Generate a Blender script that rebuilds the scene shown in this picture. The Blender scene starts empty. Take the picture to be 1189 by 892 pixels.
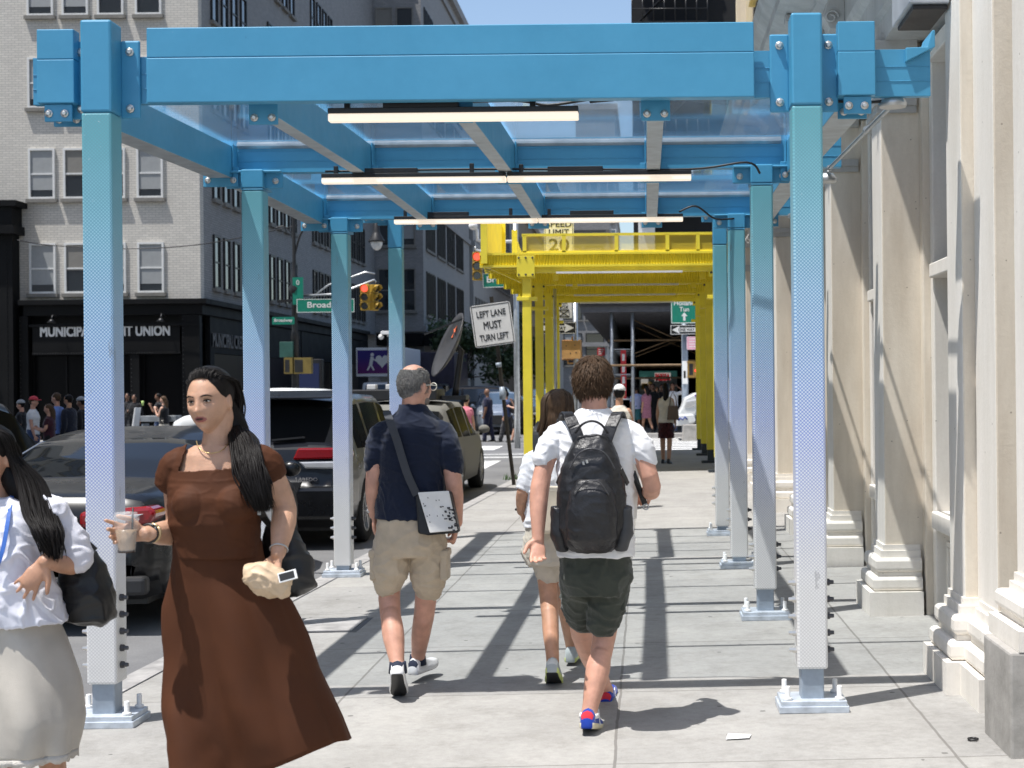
import bpy, math, random
from math import sin, cos, pi, sqrt, radians as R
from mathutils import Vector as V, Matrix as M, noise
random.seed(11)
S = bpy.context.scene
COL = S.collection
# ---------------------------------------------------------------- camera, world, sun, exposure
FPX, EYE, ROLL, CU, CV = 1706.0, 1.62, 0.010, 751.0, 450.0
cam = bpy.data.objects.new('camera', bpy.data.cameras.new('camera'))
COL.objects.link(cam)
cam.location = (0, 0, EYE)
cam.rotation_euler = (R(90), ROLL, 0)
cam.data.sensor_width = 36
cam.data.lens = 36 * FPX / 1189
cam.data.shift_x = (594.5 - CU) / 1189
cam.data.shift_y = (CV - 446) / 1189
cam.data.clip_end = 2000
cam.data.dof.use_dof = True
cam.data.dof.focus_distance = 8.6
cam.data.dof.aperture_fstop = 5.6
S.camera = cam
SUN_D = V((0.31, 0.19, -1)).normalized()
w = bpy.data.worlds.new('World'); S.world = w; w.use_nodes = True
nt = w.node_tree
sky = nt.nodes.new('ShaderNodeTexSky'); sky.sky_type = 'NISHITA'; sky.sun_disc = False
sky.sun_elevation = math.asin(-SUN_D.z)
sky.sun_rotation = math.atan2(-SUN_D.x, -SUN_D.y) % (2 * pi)
sky.dust_density = 1.5
bg = nt.nodes['Background']; bg.inputs['Strength'].default_value = 0.15
nt.links.new(sky.outputs[0], bg.inputs['Color'])
sl = bpy.data.lights.new('sun', 'SUN'); sl.energy = 5.0; sl.angle = R(0.55); sl.color = (1, .975, .94)
so = bpy.data.objects.new('sun', sl); COL.objects.link(so)
so.rotation_euler = SUN_D.to_track_quat('-Z', 'Y').to_euler()
vs = S.view_settings
vs.view_transform = 'Standard'; vs.look = 'None'; vs.gamma = 1; vs.exposure = 0.3; vs.use_curve_mapping = False
S.cycles.max_bounces = 6; S.cycles.transparent_max_bounces = 14
S.cycles.use_denoising = True
S.cycles.sample_clamp_indirect = 6

def P(u, v, Y):
    """photo pixel + distance along the street -> world point"""
    du, dv = u - CU, v - CV
    return V(((du - dv * ROLL) * Y / FPX, Y, EYE - (dv + du * ROLL) * Y / FPX))
def gz(x):
    return 0.0117 * max(x, -6) - 0.023

# ---------------------------------------------------------------- tagging and mesh helpers
def tag(o, label=None, cat=None, group=None, kind=None):
    if label: o['label'] = label
    if cat: o['category'] = cat
    if group: o['group'] = group
    if kind: o['kind'] = kind
    return o
def empty(name, loc=(0, 0, 0), rz=0, label=None, cat=None, group=None):
    o = bpy.data.objects.new(name, None); COL.objects.link(o)
    o.location = loc; o.rotation_euler = (0, 0, rz); o.empty_display_size = .1
    return tag(o, label, cat, group)
def link_mesh(name, me, parent=None, loc=(0, 0, 0), rot=(0, 0, 0)):
    o = bpy.data.objects.new(name, me); COL.objects.link(o)
    o.location = loc; o.rotation_euler = rot
    if parent: o.parent = parent
    return o
def copy_tree(o, parent=None):
    c = o.copy(); COL.objects.link(c); c.parent = parent
    for ch in list(o.children): copy_tree(ch, c)
    return c

class MB:
    """collects shapes and links them as ONE mesh object"""
    def __init__(s): s.v = []; s.f = []; s.m = []; s.sm = []
    def add(s, vs, fs, mi=0, smooth=False):
        b = len(s.v); s.v += [tuple(x) for x in vs]
        for f in fs:
            s.f.append([b + i for i in f]); s.m.append(mi); s.sm.append(smooth)
        return s
    def box(s, lo, hi, mi=0, rot=None, piv=None):
        x0, y0, z0 = lo; x1, y1, z1 = hi
        vs = [V(p) for p in ((x0,y0,z0),(x1,y0,z0),(x1,y1,z0),(x0,y1,z0),(x0,y0,z1),(x1,y0,z1),(x1,y1,z1),(x0,y1,z1))]
        if rot is not None:
            c = V(piv) if piv is not None else V(((x0+x1)/2,(y0+y1)/2,(z0+z1)/2))
            vs = [c + rot @ (q - c) for q in vs]
        return s.add(vs, [(0,3,2,1),(4,5,6,7),(0,1,5,4),(1,2,6,5),(2,3,7,6),(3,0,4,7)], mi)
    def boxb(s, lo, hi, botmi, mi=0):
        s.box(lo, hi, mi); s.m[-6] = botmi; return s
    def bar(s, a, b, wx, wz, mi=0, up=(0,0,1)):
        a, b = V(a), V(b); t = (b - a).normalized(); u = V(up)
        if abs(t.dot(u)) > .99: u = V((0, 1, 0))
        x = t.cross(u).normalized() * wx / 2; z = x.normalized().cross(t).normalized() * wz / 2
        vs = [a-x-z, a+x-z, a+x+z, a-x+z, b-x-z, b+x-z, b+x+z, b-x+z]
        return s.add(vs, [(0,1,2,3),(7,6,5,4),(0,4,5,1),(1,5,6,2),(2,6,7,3),(3,7,4,0)], mi)
    def tube(s, pts, rad, n=8, mi=0, cap=True, smooth=True):
        pts = [V(p) for p in pts]
        if not hasattr(rad, '__len__'): rad = [rad] * len(pts)
        vs = []; u = None
        for i, p in enumerate(pts):
            t = (pts[min(i+1, len(pts)-1)] - pts[max(i-1, 0)]).normalized()
            if u is None:
                u = t.cross(V((0,0,1)) if abs(t.z) < .9 else V((1,0,0))).normalized()
            else:
                u = (u - t * u.dot(t)).normalized()
            w_ = t.cross(u)
            for k in range(n):
                a = 2 * pi * k / n
                vs.append(p + (u * cos(a) + w_ * sin(a)) * rad[i])
        fs = []
        for i in range(len(pts) - 1):
            for k in range(n):
                k2 = (k + 1) % n
                fs.append((i*n+k, i*n+k2, (i+1)*n+k2, (i+1)*n+k))
        s.add(vs, fs, mi, smooth)
        if cap:
            b = len(s.v) - len(vs)
            s.f.append([b + k for k in range(n)][::-1]); s.m.append(mi); s.sm.append(False)
            s.f.append([b + (len(pts)-1)*n + k for k in range(n)]); s.m.append(mi); s.sm.append(False)
        return s
    def cyl(s, a, b, r, n=12, mi=0, r2=None): return s.tube([a, b], [r, r if r2 is None else r2], n, mi)
    def prism(s, poly, d, mi=0):
        """poly: 3-D points in a plane, extruded by vector d"""
        n = len(poly); vs = [V(p) for p in poly] + [V(p) + V(d) for p in poly]
        fs = [tuple(range(n))[::-1], tuple(range(n, 2*n))] + [(i, (i+1) % n, n+(i+1) % n, n+i) for i in range(n)]
        return s.add(vs, fs, mi)
    def lathe(s, prof, c=(0,0,0), n=20, mi=0, cap=True, mat=None):
        vs = []
        for r, z in prof:
            for k in range(n):
                a = 2*pi*k/n; q = V((r*cos(a), r*sin(a), z))
                if mat is not None: q = mat @ q
                vs.append(V(c) + q)
        fs = [(i*n+k, i*n+(k+1)%n, (i+1)*n+(k+1)%n, (i+1)*n+k) for i in range(len(prof)-1) for k in range(n)]
        s.add(vs, fs, mi, True)
        if not cap: return s
        b = len(s.v) - len(vs)
        s.f.append([b+k for k in range(n)][::-1]); s.m.append(mi); s.sm.append(False)
        s.f.append([b+(len(prof)-1)*n+k for k in range(n)]); s.m.append(mi); s.sm.append(False)
        return s
    def ell(s, c, r, nu=16, nv=10, mi=0, mat=None):
        vs = []
        for j in range(nv+1):
            t = pi*j/nv
            for k in range(nu):
                a = 2*pi*k/nu; q = V((r[0]*sin(t)*cos(a), r[1]*sin(t)*sin(a), r[2]*cos(t)))
                if mat is not None: q = mat @ q
                vs.append(V(c)+q)
        fs = [(j*nu+k, (j+1)*nu+k, (j+1)*nu+(k+1)%nu, j*nu+(k+1)%nu) for j in range(nv) for k in range(nu)]
        return s.add(vs, fs, mi, True)
    def grid(s, rows, mi=0, smooth=True, close=False):
        n = len(rows[0]); vs = [p for r in rows for p in r]
        fs = [(i*n+k, i*n+(k+1)%n, (i+1)*n+(k+1)%n, (i+1)*n+k) for i in range(len(rows)-1) for k in range(n if close else n-1)]
        return s.add(vs, fs, mi, smooth)
    def mesh(s, name, mats):
        me = bpy.data.meshes.new(name); me.from_pydata(s.v, [], s.f)
        for q in (mats if isinstance(mats, (list, tuple)) else [mats]): me.materials.append(q)
        me.polygons.foreach_set('material_index', s.m); me.polygons.foreach_set('use_smooth', s.sm)
        me.update(); return me
    def build(s, name, mats, parent=None, bevel=0, loc=(0,0,0), rot=(0,0,0), solid=0, sub=0, seg=2):
        o = link_mesh(name, s.mesh(name, mats), parent, loc, rot)
        if solid:
            q = o.modifiers.new('solid', 'SOLIDIFY'); q.thickness = solid; q.offset = 0
        if bevel:
            q = o.modifiers.new('bevel', 'BEVEL'); q.width = bevel; q.segments = seg; q.limit_method = 'ANGLE'; q.angle_limit = R(40)
        if sub:
            q = o.modifiers.new('sub', 'SUBSURF'); q.levels = sub; q.render_levels = sub
        return o

# ---------------------------------------------------------------- materials
def nodes(name):
    m = bpy.data.materials.new(name); m.use_nodes = True
    t = m.node_tree; return m, t, t.nodes['Principled BSDF']
def N(t, typ, **k):
    n = t.nodes.new(typ)
    for a, b in k.items(): setattr(n, a, b)
    return n
def math_(t, op, a, b=None, c=None):
    n = N(t, 'ShaderNodeMath', operation=op)
    for i, q in enumerate((a, b, c)):
        if q is None: continue
        if isinstance(q, (int, float)): n.inputs[i].default_value = q
        else: t.links.new(q, n.inputs[i])
    return n.outputs[0]
def mixc(t, f, a, b, typ='MIX'):
    n = N(t, 'ShaderNodeMixRGB', blend_type=typ)
    for i, q in enumerate((f, a, b)):
        if isinstance(q, (int, float)): n.inputs[i].default_value = q
        elif isinstance(q, tuple): n.inputs[i].default_value = (*q[:3], 1)
        else: t.links.new(q, n.inputs[i])
    return n.outputs[0]
def noise_(t, vec, scale, detail=4, rough=.55):
    n = N(t, 'ShaderNodeTexNoise'); n.inputs['Scale'].default_value = scale
    n.inputs['Detail'].default_value = detail; n.inputs['Roughness'].default_value = rough
    if vec is not None: t.links.new(vec, n.inputs['Vector'])
    return n.outputs['Fac']
def ramp(t, fac, stops):
    n = N(t, 'ShaderNodeValToRGB'); e = n.color_ramp.elements
    while len(e) < len(stops): e.new(.5)
    for q, (p, c) in zip(e, stops): q.position = p; q.color = (*c, 1)
    t.links.new(fac, n.inputs[0]); return n.outputs[0]
def bump_(t, b, h, strength=.3, dist=.01):
    n = N(t, 'ShaderNodeBump'); n.inputs['Strength'].default_value = strength; n.inputs['Distance'].default_value = dist
    t.links.new(h, n.inputs['Height']); t.links.new(n.outputs[0], b.inputs['Normal'])
def blue_mat():
    m, t, b = nodes('blue_paint')
    pos = N(t, 'ShaderNodeNewGeometry').outputs['Position']
    f = noise_(t, pos, 2.2, 6, .7); g = noise_(t, pos, 46, 4, .7); h = noise_(t, pos, 9, 5, .75)
    c = ramp(t, f, [(.3, (.058, .285, .465)), (.7, (.074, .33, .53))])
    c = mixc(t, math_(t, 'MULTIPLY', math_(t, 'GREATER_THAN', g, .73), .5), c, (.25, .45, .62))
    c = mixc(t, math_(t, 'MULTIPLY', math_(t, 'GREATER_THAN', h, .70), .35), c, (.025, .15, .30))
    t.links.new(c, b.inputs['Base Color']); b.inputs['Roughness'].default_value = .4
    t.links.new(math_(t, 'MULTIPLY_ADD', h, .3, .26), b.inputs['Roughness']); bump_(t, b, g, .05, .004); return m
def mat(name, c, rough=.6, metal=0, var=.18, scale=6, bump=0, bscale=80, coat=0, spec=.5, sheen=0, pos=False, sss=0):
    m, t, b = nodes(name)
    vec = N(t, 'ShaderNodeNewGeometry').outputs['Position'] if pos else N(t, 'ShaderNodeTexCoord').outputs['Object']
    if var:
        f = noise_(t, vec, scale, 6)
        lo = tuple(x * (1 - var) for x in c); hi = tuple(min(1, x * (1 + var)) for x in c)
        t.links.new(ramp(t, f, [(.3, lo), (.7, hi)]), b.inputs['Base Color'])
        t.links.new(math_(t, 'MULTIPLY_ADD', f, .25, rough - .125), b.inputs['Roughness'])
    else:
        b.inputs['Base Color'].default_value = (*c, 1); b.inputs['Roughness'].default_value = rough
    b.inputs['Metallic'].default_value = metal
    b.inputs['Specular IOR Level'].default_value = spec
    b.inputs['Coat Weight'].default_value = coat; b.inputs['Coat Roughness'].default_value = .04
    if sheen: b.inputs['Sheen Weight'].default_value = sheen
    if sss:
        b.inputs['Subsurface Weight'].default_value = sss; b.inputs['Subsurface Radius'].default_value = (.02, .008, .004)
        b.inputs['Subsurface Scale'].default_value = .5
    if bump: bump_(t, b, noise_(t, vec, bscale, 5), bump, .01)
    return m
def emit(name, c, s):
    m, t, b = nodes(name)
    b.inputs['Base Color'].default_value = (*c, 1); b.inputs['Emission Color'].default_value = (*c, 1)
    b.inputs['Emission Strength'].default_value = s; return m

m_blue = blue_mat()
m_bluedk = m_blue
m_galv = mat('galvanised', (.50, .52, .53), .38, .75, .15, 9)
m_under = mat('mill_aluminium', (.42, .46, .48), .5, .3, .2, 9)
m_steel = mat('grey_steel', (.30, .35, .41), .5, .2, .15, 12)
m_plate = mat('zinc_plate', (.55, .60, .66), .45, .35, .2, 14, .1, 60)
m_bolt = mat('bolt_zinc', (.62, .60, .56), .3, .8, .1)
m_boltdk = mat('bolt_dark', (.08, .08, .085), .45, .5, .2)
m_black = mat('black_plastic', (.012, .012, .013), .45, var=.2)
m_blackm = mat('black_metal', (.016, .016, .017), .4, var=.3, scale=3, bump=.05)
m_white = mat('white_paint', (.78, .78, .77), .5, var=.05)
m_signw = mat('sign_white', (.74, .73, .70), .45, var=.05)
m_signk = mat('sign_black', (.012, .012, .012), .5, var=0)
m_signg = mat('sign_green', (.006, .20, .13), .4, var=.08)
m_signr = mat('sign_red', (.55, .02, .03), .45, var=.08)
m_pink = mat('sign_pink', (.75, .36, .46), .5, var=.06)
m_yel = mat('yellow_paint', (.92, .77, .06), .45, var=.08, scale=3)
m_led = emit('led_diffuser', (1.0, .85, .68), .55)
m_tl_yel = mat('signal_yellow', (.50, .31, .04), .45, var=.1); m_tl_old = mat('signal_faded', (.20, .145, .035), .5, var=.2)
m_asph = None

def dots_mat():
    m, t, b = nodes('post_wrap')
    geo = N(t, 'ShaderNodeTexCoord'); pos = geo.outputs['Object']
    sx = N(t, 'ShaderNodeSeparateXYZ'); t.links.new(pos, sx.inputs[0])
    x = math_(t, 'ADD', sx.outputs[0], sx.outputs[1]); z = sx.outputs[2]
    k = 2 * pi / .036
    a = math_(t, 'MULTIPLY', math_(t, 'SINE', math_(t, 'MULTIPLY', math_(t, 'ADD', x, z), k)), math_(t, 'SINE', math_(t, 'MULTIPLY', math_(t, 'SUBTRACT', x, z), k)))
    dot = math_(t, 'GREATER_THAN', math_(t, 'ABSOLUTE', a), .36)
    g = ramp(t, math_(t, 'DIVIDE', z, 3.1), [(.0, (.66, .65, .63)), (.20, (.64, .64, .64)), (.32, (.47, .50, .66)), (.45, (.25, .34, .70)), (.60, (.17, .34, .63)), (.80, (.16, .40, .52)), (.96, (.16, .40, .46))])
    l = ramp(t, math_(t, 'DIVIDE', z, 3.1), [(.0, (.78, .77, .75)), (.25, (.80, .80, .79)), (.48, (.70, .76, .88)), (.68, (.52, .70, .84)), (.84, (.27, .56, .64)), (.96, (.14, .44, .50))])
    c = mixc(t, dot, g, l)
    n = noise_(t, pos, 5, 5)
    c = mixc(t, .35, c, mixc(t, n, (.7, .7, .7), (1, 1, 1)), 'MULTIPLY')
    wp = N(t, 'ShaderNodeNewGeometry').outputs['Position']; mp = N(t, 'ShaderNodeMapping'); mp.inputs['Scale'].default_value = (1, 1, .22); t.links.new(wp, mp.inputs[0])
    sc = noise_(t, mp.outputs[0], 11, 6, .75)
    c = mixc(t, math_(t, 'MULTIPLY', math_(t, 'GREATER_THAN', sc, .66), .38), c, (.16, .16, .17))
    c = mixc(t, math_(t, 'MULTIPLY', math_(t, 'LESS_THAN', noise_(t, wp, 30, 4, .7), .30), .4), c, (.8, .8, .8))
    t.links.new(c, b.inputs['Base Color']); b.inputs['Roughness'].default_value = .42
    bump_(t, b, math_(t, 'ADD', math_(t, 'MULTIPLY', math_(t, 'ABSOLUTE', a), .6), noise_(t, wp, 18, 4)), .15, .003)
    return m
m_wrap = dots_mat()

def clear_mat():
    m, t, b = nodes('clear_panel')
    out = t.nodes['Material Output']
    tr = N(t, 'ShaderNodeBsdfTransparent'); tr.inputs[0].default_value = (.955, .975, .985, 1)
    gl = N(t, 'ShaderNodeBsdfGlossy'); gl.inputs['Roughness'].default_value = .05; gl.inputs[0].default_value = (.85, .92, 1, 1)
    df = N(t, 'ShaderNodeBsdfTranslucent'); df.inputs[0].default_value = (.55, .75, .95, 1)
    fr = N(t, 'ShaderNodeFresnel'); fr.inputs[0].default_value = 1.5
    geo = N(t, 'ShaderNodeNewGeometry')
    nz = noise_(t, geo.outputs['Position'], 2.2, 3)
    mx0 = N(t, 'ShaderNodeMixShader'); t.links.new(math_(t, 'MULTIPLY_ADD', nz, .06, .0), mx0.inputs[0])
    t.links.new(tr.outputs[0], mx0.inputs[1]); t.links.new(df.outputs[0], mx0.inputs[2])
    mx = N(t, 'ShaderNodeMixShader'); t.links.new(math_(t, 'MULTIPLY', fr.outputs[0], .5), mx.inputs[0])
    t.links.new(mx0.outputs[0], mx.inputs[1]); t.links.new(gl.outputs[0], mx.inputs[2])
    t.links.new(mx.outputs[0], out.inputs['Surface'])
    return m
m_clear = clear_mat()
def net_mat(name, c, op):
    m, t, b = nodes(name); out = t.nodes['Material Output']
    tr = N(t, 'ShaderNodeBsdfTransparent'); mx = N(t, 'ShaderNodeMixShader'); mx.inputs[0].default_value = op
    b.inputs['Base Color'].default_value = (*c, 1)
    t.links.new(tr.outputs[0], mx.inputs[1]); t.links.new(b.outputs[0], mx.inputs[2]); t.links.new(mx.outputs[0], out.inputs['Surface'])
    return m
m_net = net_mat('yellow_mesh', (.80, .62, .05), .55)

def glass_mat(name, c=(.02, .025, .03), rough=.06):
    m, t, b = nodes(name)
    b.inputs['Base Color'].default_value = (*c, 1); b.inputs['Roughness'].default_value = rough
    b.inputs['Specular IOR Level'].default_value = .9; b.inputs['Coat Weight'].default_value = .5; b.inputs['Coat Roughness'].default_value = .02
    return m
m_glass = glass_mat('window_glass')
m_glassb = glass_mat('window_glass_blue', (.10, .13, .17))
m_carglass = glass_mat('car_glass', (.008, .009, .01), .03); m_carglass.node_tree.nodes['Principled BSDF'].inputs['Coat Weight'].default_value = 0; m_carglass.node_tree.nodes['Principled BSDF'].inputs['Specular IOR Level'].default_value = .4
m_carglass2 = glass_mat('car_glass_matte', (.012, .013, .014), .12)
for k_, v_ in (('Coat Weight', 0), ('Specular IOR Level', .05), ('IOR', 1.1)): m_carglass2.node_tree.nodes['Principled BSDF'].inputs[k_].default_value = v_
m_lens = None

def flat_text(parent, txt, center, width=None, height=.1, m=None, rx=R(90), rz=0, th=.004, bold=0.0, name='lettering', spacing=1.0, squash=None):
    """mesh lettering; the parent carries no rotation of its own here: rot given explicitly, centre in parent space"""
    cu = bpy.data.curves.new('t', 'FONT'); cu.body = txt; cu.align_x = 'CENTER'; cu.align_y = 'CENTER'
    cu.extrude = th / 2; cu.space_character = spacing; cu.resolution_u = 3
    o = bpy.data.objects.new('t', cu); COL.objects.link(o)
    dg = bpy.context.evaluated_depsgraph_get()
    me = bpy.data.meshes.new_from_object(o.evaluated_get(dg)); bpy.data.objects.remove(o)
    xs = [q.co.x for q in me.vertices]; ys = [q.co.y for q in me.vertices]
    w0, h0 = max(xs) - min(xs), max(ys) - min(ys); cx, cy = (max(xs)+min(xs))/2, (max(ys)+min(ys))/2
    sy = height / h0; sx = (width / w0) if width else sy
    for q in me.vertices:
        q.co.x = (q.co.x - cx) * sx; q.co.y = (q.co.y - cy) * sy
    if bold:
        mb = MB(); vs = [q.co.copy() for q in me.vertices]; fs = [tuple(p.vertices) for p in me.polygons]
        for k, (a, b) in enumerate(((-1,-1),(1,-1),(-1,1),(1,1))):
            d = V((a*bold*height*1.6, b*bold*height*1.6, k*.0003)); mb.add([q + d for q in vs], fs)
        me = mb.mesh(name, m)
    else: me.materials.clear(); me.materials.append(m)
    return link_mesh(name, me, parent, center, (rx, 0, rz))
# ---------------------------------------------------------------- ground
def sidewalk_mat():
    m, t, b = nodes('sidewalk_concrete')
    pos = N(t, 'ShaderNodeNewGeometry').outputs['Position']
    sx = N(t, 'ShaderNodeSeparateXYZ'); t.links.new(pos, sx.inputs[0])
    wob = math_(t, 'MULTIPLY', math_(t, 'SUBTRACT', noise_(t, pos, 3, 3), .5), .02)
    def joint(c, off, per, half):
        q = math_(t, 'ADD', math_(t, 'ADD', c, off), wob)
        d = math_(t, 'ABSOLUTE', math_(t, 'SUBTRACT', math_(t, 'FLOORED_MODULO', q, per), per / 2))
        return math_(t, 'LESS_THAN', d, half)
    jx = joint(sx.outputs[0], 1.66 + .75, 1.5, .007); jy = joint(sx.outputs[1], .42, 1.52, .006)
    j = math_(t, 'MAXIMUM', jx, jy)
    f1 = noise_(t, pos, 1.1, 6, .65); f2 = noise_(t, pos, 130, 3, .7); f3 = noise_(t, pos, 22, 5, .6)
    c = ramp(t, f1, [(.25, (.305, .296, .279)), (.5, (.375, .366, .347)), (.75, (.43, .418, .395))])
    c = mixc(t, .55, c, mixc(t, f2, (.55, .55, .55), (1.25, 1.25, 1.25)), 'MULTIPLY')
    c = mixc(t, .45, c, ramp(t, f3, [(.3, (.72, .72, .72)), (.62, (1, 1, 1))]), 'MULTIPLY')
    # per-flag tint
    wn = N(t, 'ShaderNodeTexWhiteNoise', noise_dimensions='2D')
    cb = N(t, 'ShaderNodeCombineXYZ')
    t.links.new(math_(t, 'FLOOR', math_(t, 'DIVIDE', math_(t, 'ADD', sx.outputs[0], 1.66), 1.5)), cb.inputs[0])
    t.links.new(math_(t, 'FLOOR', math_(t, 'DIVIDE', math_(t, 'ADD', sx.outputs[1], .42 - .76), 1.52)), cb.inputs[1])
    t.links.new(cb.outputs[0], wn.inputs[0])
    c = mixc(t, .5, c, mixc(t, wn.outputs[0], (.82, .82, .83), (1.08, 1.07, 1.05)), 'MULTIPLY')
    # hairline cracks and old damp stains
    vc = N(t, 'ShaderNodeTexVoronoi', feature='DISTANCE_TO_EDGE'); vc.inputs['Scale'].default_value = .42
    wv = N(t, 'ShaderNodeVectorMath', operation='ADD'); nv = N(t, 'ShaderNodeTexNoise'); nv.inputs['Scale'].default_value = 2.5; nv.inputs['Detail'].default_value = 6; t.links.new(pos, nv.inputs['Vector']); t.links.new(pos, wv.inputs[0]); t.links.new(nv.outputs['Color'], wv.inputs[1]); t.links.new(wv.outputs[0], vc.inputs['Vector'])
    crk = math_(t, 'MULTIPLY', math_(t, 'LESS_THAN', vc.outputs['Distance'], .0022), math_(t, 'GREATER_THAN', noise_(t, pos, .5, 2), .56))
    c = mixc(t, math_(t, 'MULTIPLY', crk, .3), c, (.2, .19, .18))
    c = mixc(t, .5, c, ramp(t, noise_(t, pos, 3.4, 8, .78), [(.36, (.70, .69, .67)), (.52, (1, 1, 1))]), 'MULTIPLY')
    # gum spots
    vo = N(t, 'ShaderNodeTexVoronoi'); vo.inputs['Scale'].default_value = 4.2; t.links.new(pos, vo.inputs['Vector'])
    gum = math_(t, 'LESS_THAN', math_(t, 'ADD', vo.outputs['Distance'], math_(t, 'MULTIPLY', noise_(t, pos, 30, 2), .07)), .10)
    sel = math_(t, 'GREATER_THAN', N(t, 'ShaderNodeSeparateColor').outputs[0], .38)
    sc = sel.node.inputs[0].links[0].from_node; t.links.new(vo.outputs['Color'], sc.inputs[0])
    gum = math_(t, 'MULTIPLY', gum, sel)
    c = mixc(t, math_(t, 'MULTIPLY', gum, .9), c, (.12, .115, .11))
    c = mixc(t, math_(t, 'MULTIPLY', j, .7), c, (.13, .12, .11))
    t.links.new(c, b.inputs['Base Color']); b.inputs['Roughness'].default_value = .85
    bump_(t, b, math_(t, 'SUBTRACT', math_(t, 'ADD', f2, math_(t, 'MULTIPLY', f3, .6)), math_(t, 'MULTIPLY', j, 2.0)), .35, .004)
    return m
def asphalt_mat():
    m, t, b = nodes('asphalt')
    pos = N(t, 'ShaderNodeNewGeometry').outputs['Position']
    f1 = noise_(t, pos, .6, 6, .65); f2 = noise_(t, pos, 90, 3, .7)
    c = ramp(t, f1, [(.3, (.13, .13, .135)), (.7, (.21, .21, .21))])
    c = mixc(t, .7, c, mixc(t, f2, (.45, .45, .45), (1.4, 1.4, 1.4)), 'MULTIPLY')
    t.links.new(c, b.inputs['Base Color']); b.inputs['Roughness'].default_value = .85
    bump_(t, b, f2, .4, .006); return m
def worn_paint(name, c):
    m, t, b = nodes(name); out = t.nodes['Material Output']
    pos = N(t, 'ShaderNodeNewGeometry').outputs['Position']
    f = noise_(t, pos, 14, 6, .7)
    t.links.new(mixc(t, math_(t, 'GREATER_THAN', f, .62), c, tuple(x*.55 for x in c)), b.inputs['Base Color']); b.inputs['Roughness'].default_value = .7
    return m
m_side = sidewalk_mat(); m_asph = asphalt_mat()
m_curb = mat('curb_granite', (.33, .32, .31), .8, var=.25, scale=9, bump=.3, bscale=70, pos=True)
m_mark = worn_paint('road_paint', (.72, .72, .70)); m_marky = worn_paint('road_paint_yellow', (.62, .40, .05))
RZ = -0.17
g = MB(); g.add([(-400,-200,RZ),(400,-200,RZ),(400,900,RZ),(-400,900,RZ)], [(0,1,2,3)])
tag(g.build('ground', m_asph), kind='structure')
def slab(name, poly, zf, mats, top=0):
    mb = MB(); n = len(poly)
    tp = [(x, y, zf(x)) for x, y in poly]; bt = [(x, y, RZ - .05) for x, y in poly]
    mb.add(tp, [tuple(range(n))], 0)
    for i in range(n):
        k = (i + 1) % n; mb.add([tp[i], tp[k], bt[k], bt[i]], [(3,2,1,0)], 1)
    return tag(mb.build(name, mats), kind='structure')
cx0 = lambda y: -3.12 + max(0, min(1, (y - 8) / 19)) * .62
poly = [(12, -30), (12, 38.3)] + [(-.5, 38.3)] + [(-.5 - 1.95*sin(a), 36.2 + 2.1*cos(a)) for a in [R(q) for q in (15,30,45,60,75,90)]] + [(cx0(y), y) for y in (32, 27, 20, 14, 8, 4, -30)]
slab('sidewalk', poly[::-1][::-1], gz, [m_side, m_curb])
# granite kerb strip along the street edge
kb = MB()
ys = [-30, 4, 8, 14, 20, 27, 32, 36]
for a, b_ in zip(ys[:-1], ys[1:]):
    xa, xb = cx0(a), cx0(b_)
    q = .004
    kb.add([(xa-.001, a, gz(xa)+q), (xa+.16, a, gz(xa)+q), (xb+.16, b_, gz(xb)+q), (xb-.001, b_, gz(xb)+q)], [(0,1,2,3)])
    kb.add([(xa+.16, a, gz(xa)+q+.001), (xa+.172, a, gz(xa)+q+.001), (xb+.172, b_, gz(xb)+q+.001), (xb+.16, b_, gz(xb)+q+.001)], [(0,1,2,3)], 1)
tag(kb.build('kerb', [m_curb, m_boltdk]), kind='structure')
slab('far_sidewalk', [(-40, 48.5), (-14.2, 48.5), (-13.2, 49.5), (-13.2, 260), (-40, 260)][::-1], lambda x: -.03, [m_side, m_curb])
slab('opposite_sidewalk', [(-2.0, 53), (-1.2, 52), (30, 52), (30, 260), (-3.0, 260), (-2.6, 60)], lambda x: -.03, [m_side, m_curb])
slab('left_sidewalk', [(-40, -30), (-12.6, -30), (-12.6, 34), (-14.0, 36), (-40, 36)], lambda x: -.03, [m_side, m_curb])
mk = MB()
def rect(mb, x0, y0, x1, y1, z=RZ + .004, mi=0, sk=0): mb.add([(x0, y0, z), (x1, y0, z), (x1+sk, y1, z), (x0+sk, y1, z)], [(0,1,2,3)], mi)
for k in range(11): rect(mk, -2.2, 39.6 + k*1.22, 2.7, 40.2 + k*1.22)          # bars of the crossing ahead
for k in range(7): rect(mk, -4.15 - k*1.3, 31.0, -3.65 - k*1.3, 36.6)         # crossing of the side street
rect(mk, -13, 38.2, -2.8, 38.6); rect(mk, -13, 40.0, -3.2, 40.3)
rect(mk, -5.6, 43, -4.5, 46); rect(mk, -3.4, 44, -2.6, 46)
for k in range(6): rect(mk, -8.1, -4 + k*6.0, -7.95, -1 + k*6.0)
rect(mk, -9.5, 50, -5, 50.2, mi=1)
tag(mk.build('road_marking', [m_mark, m_marky]), kind='structure')
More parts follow.
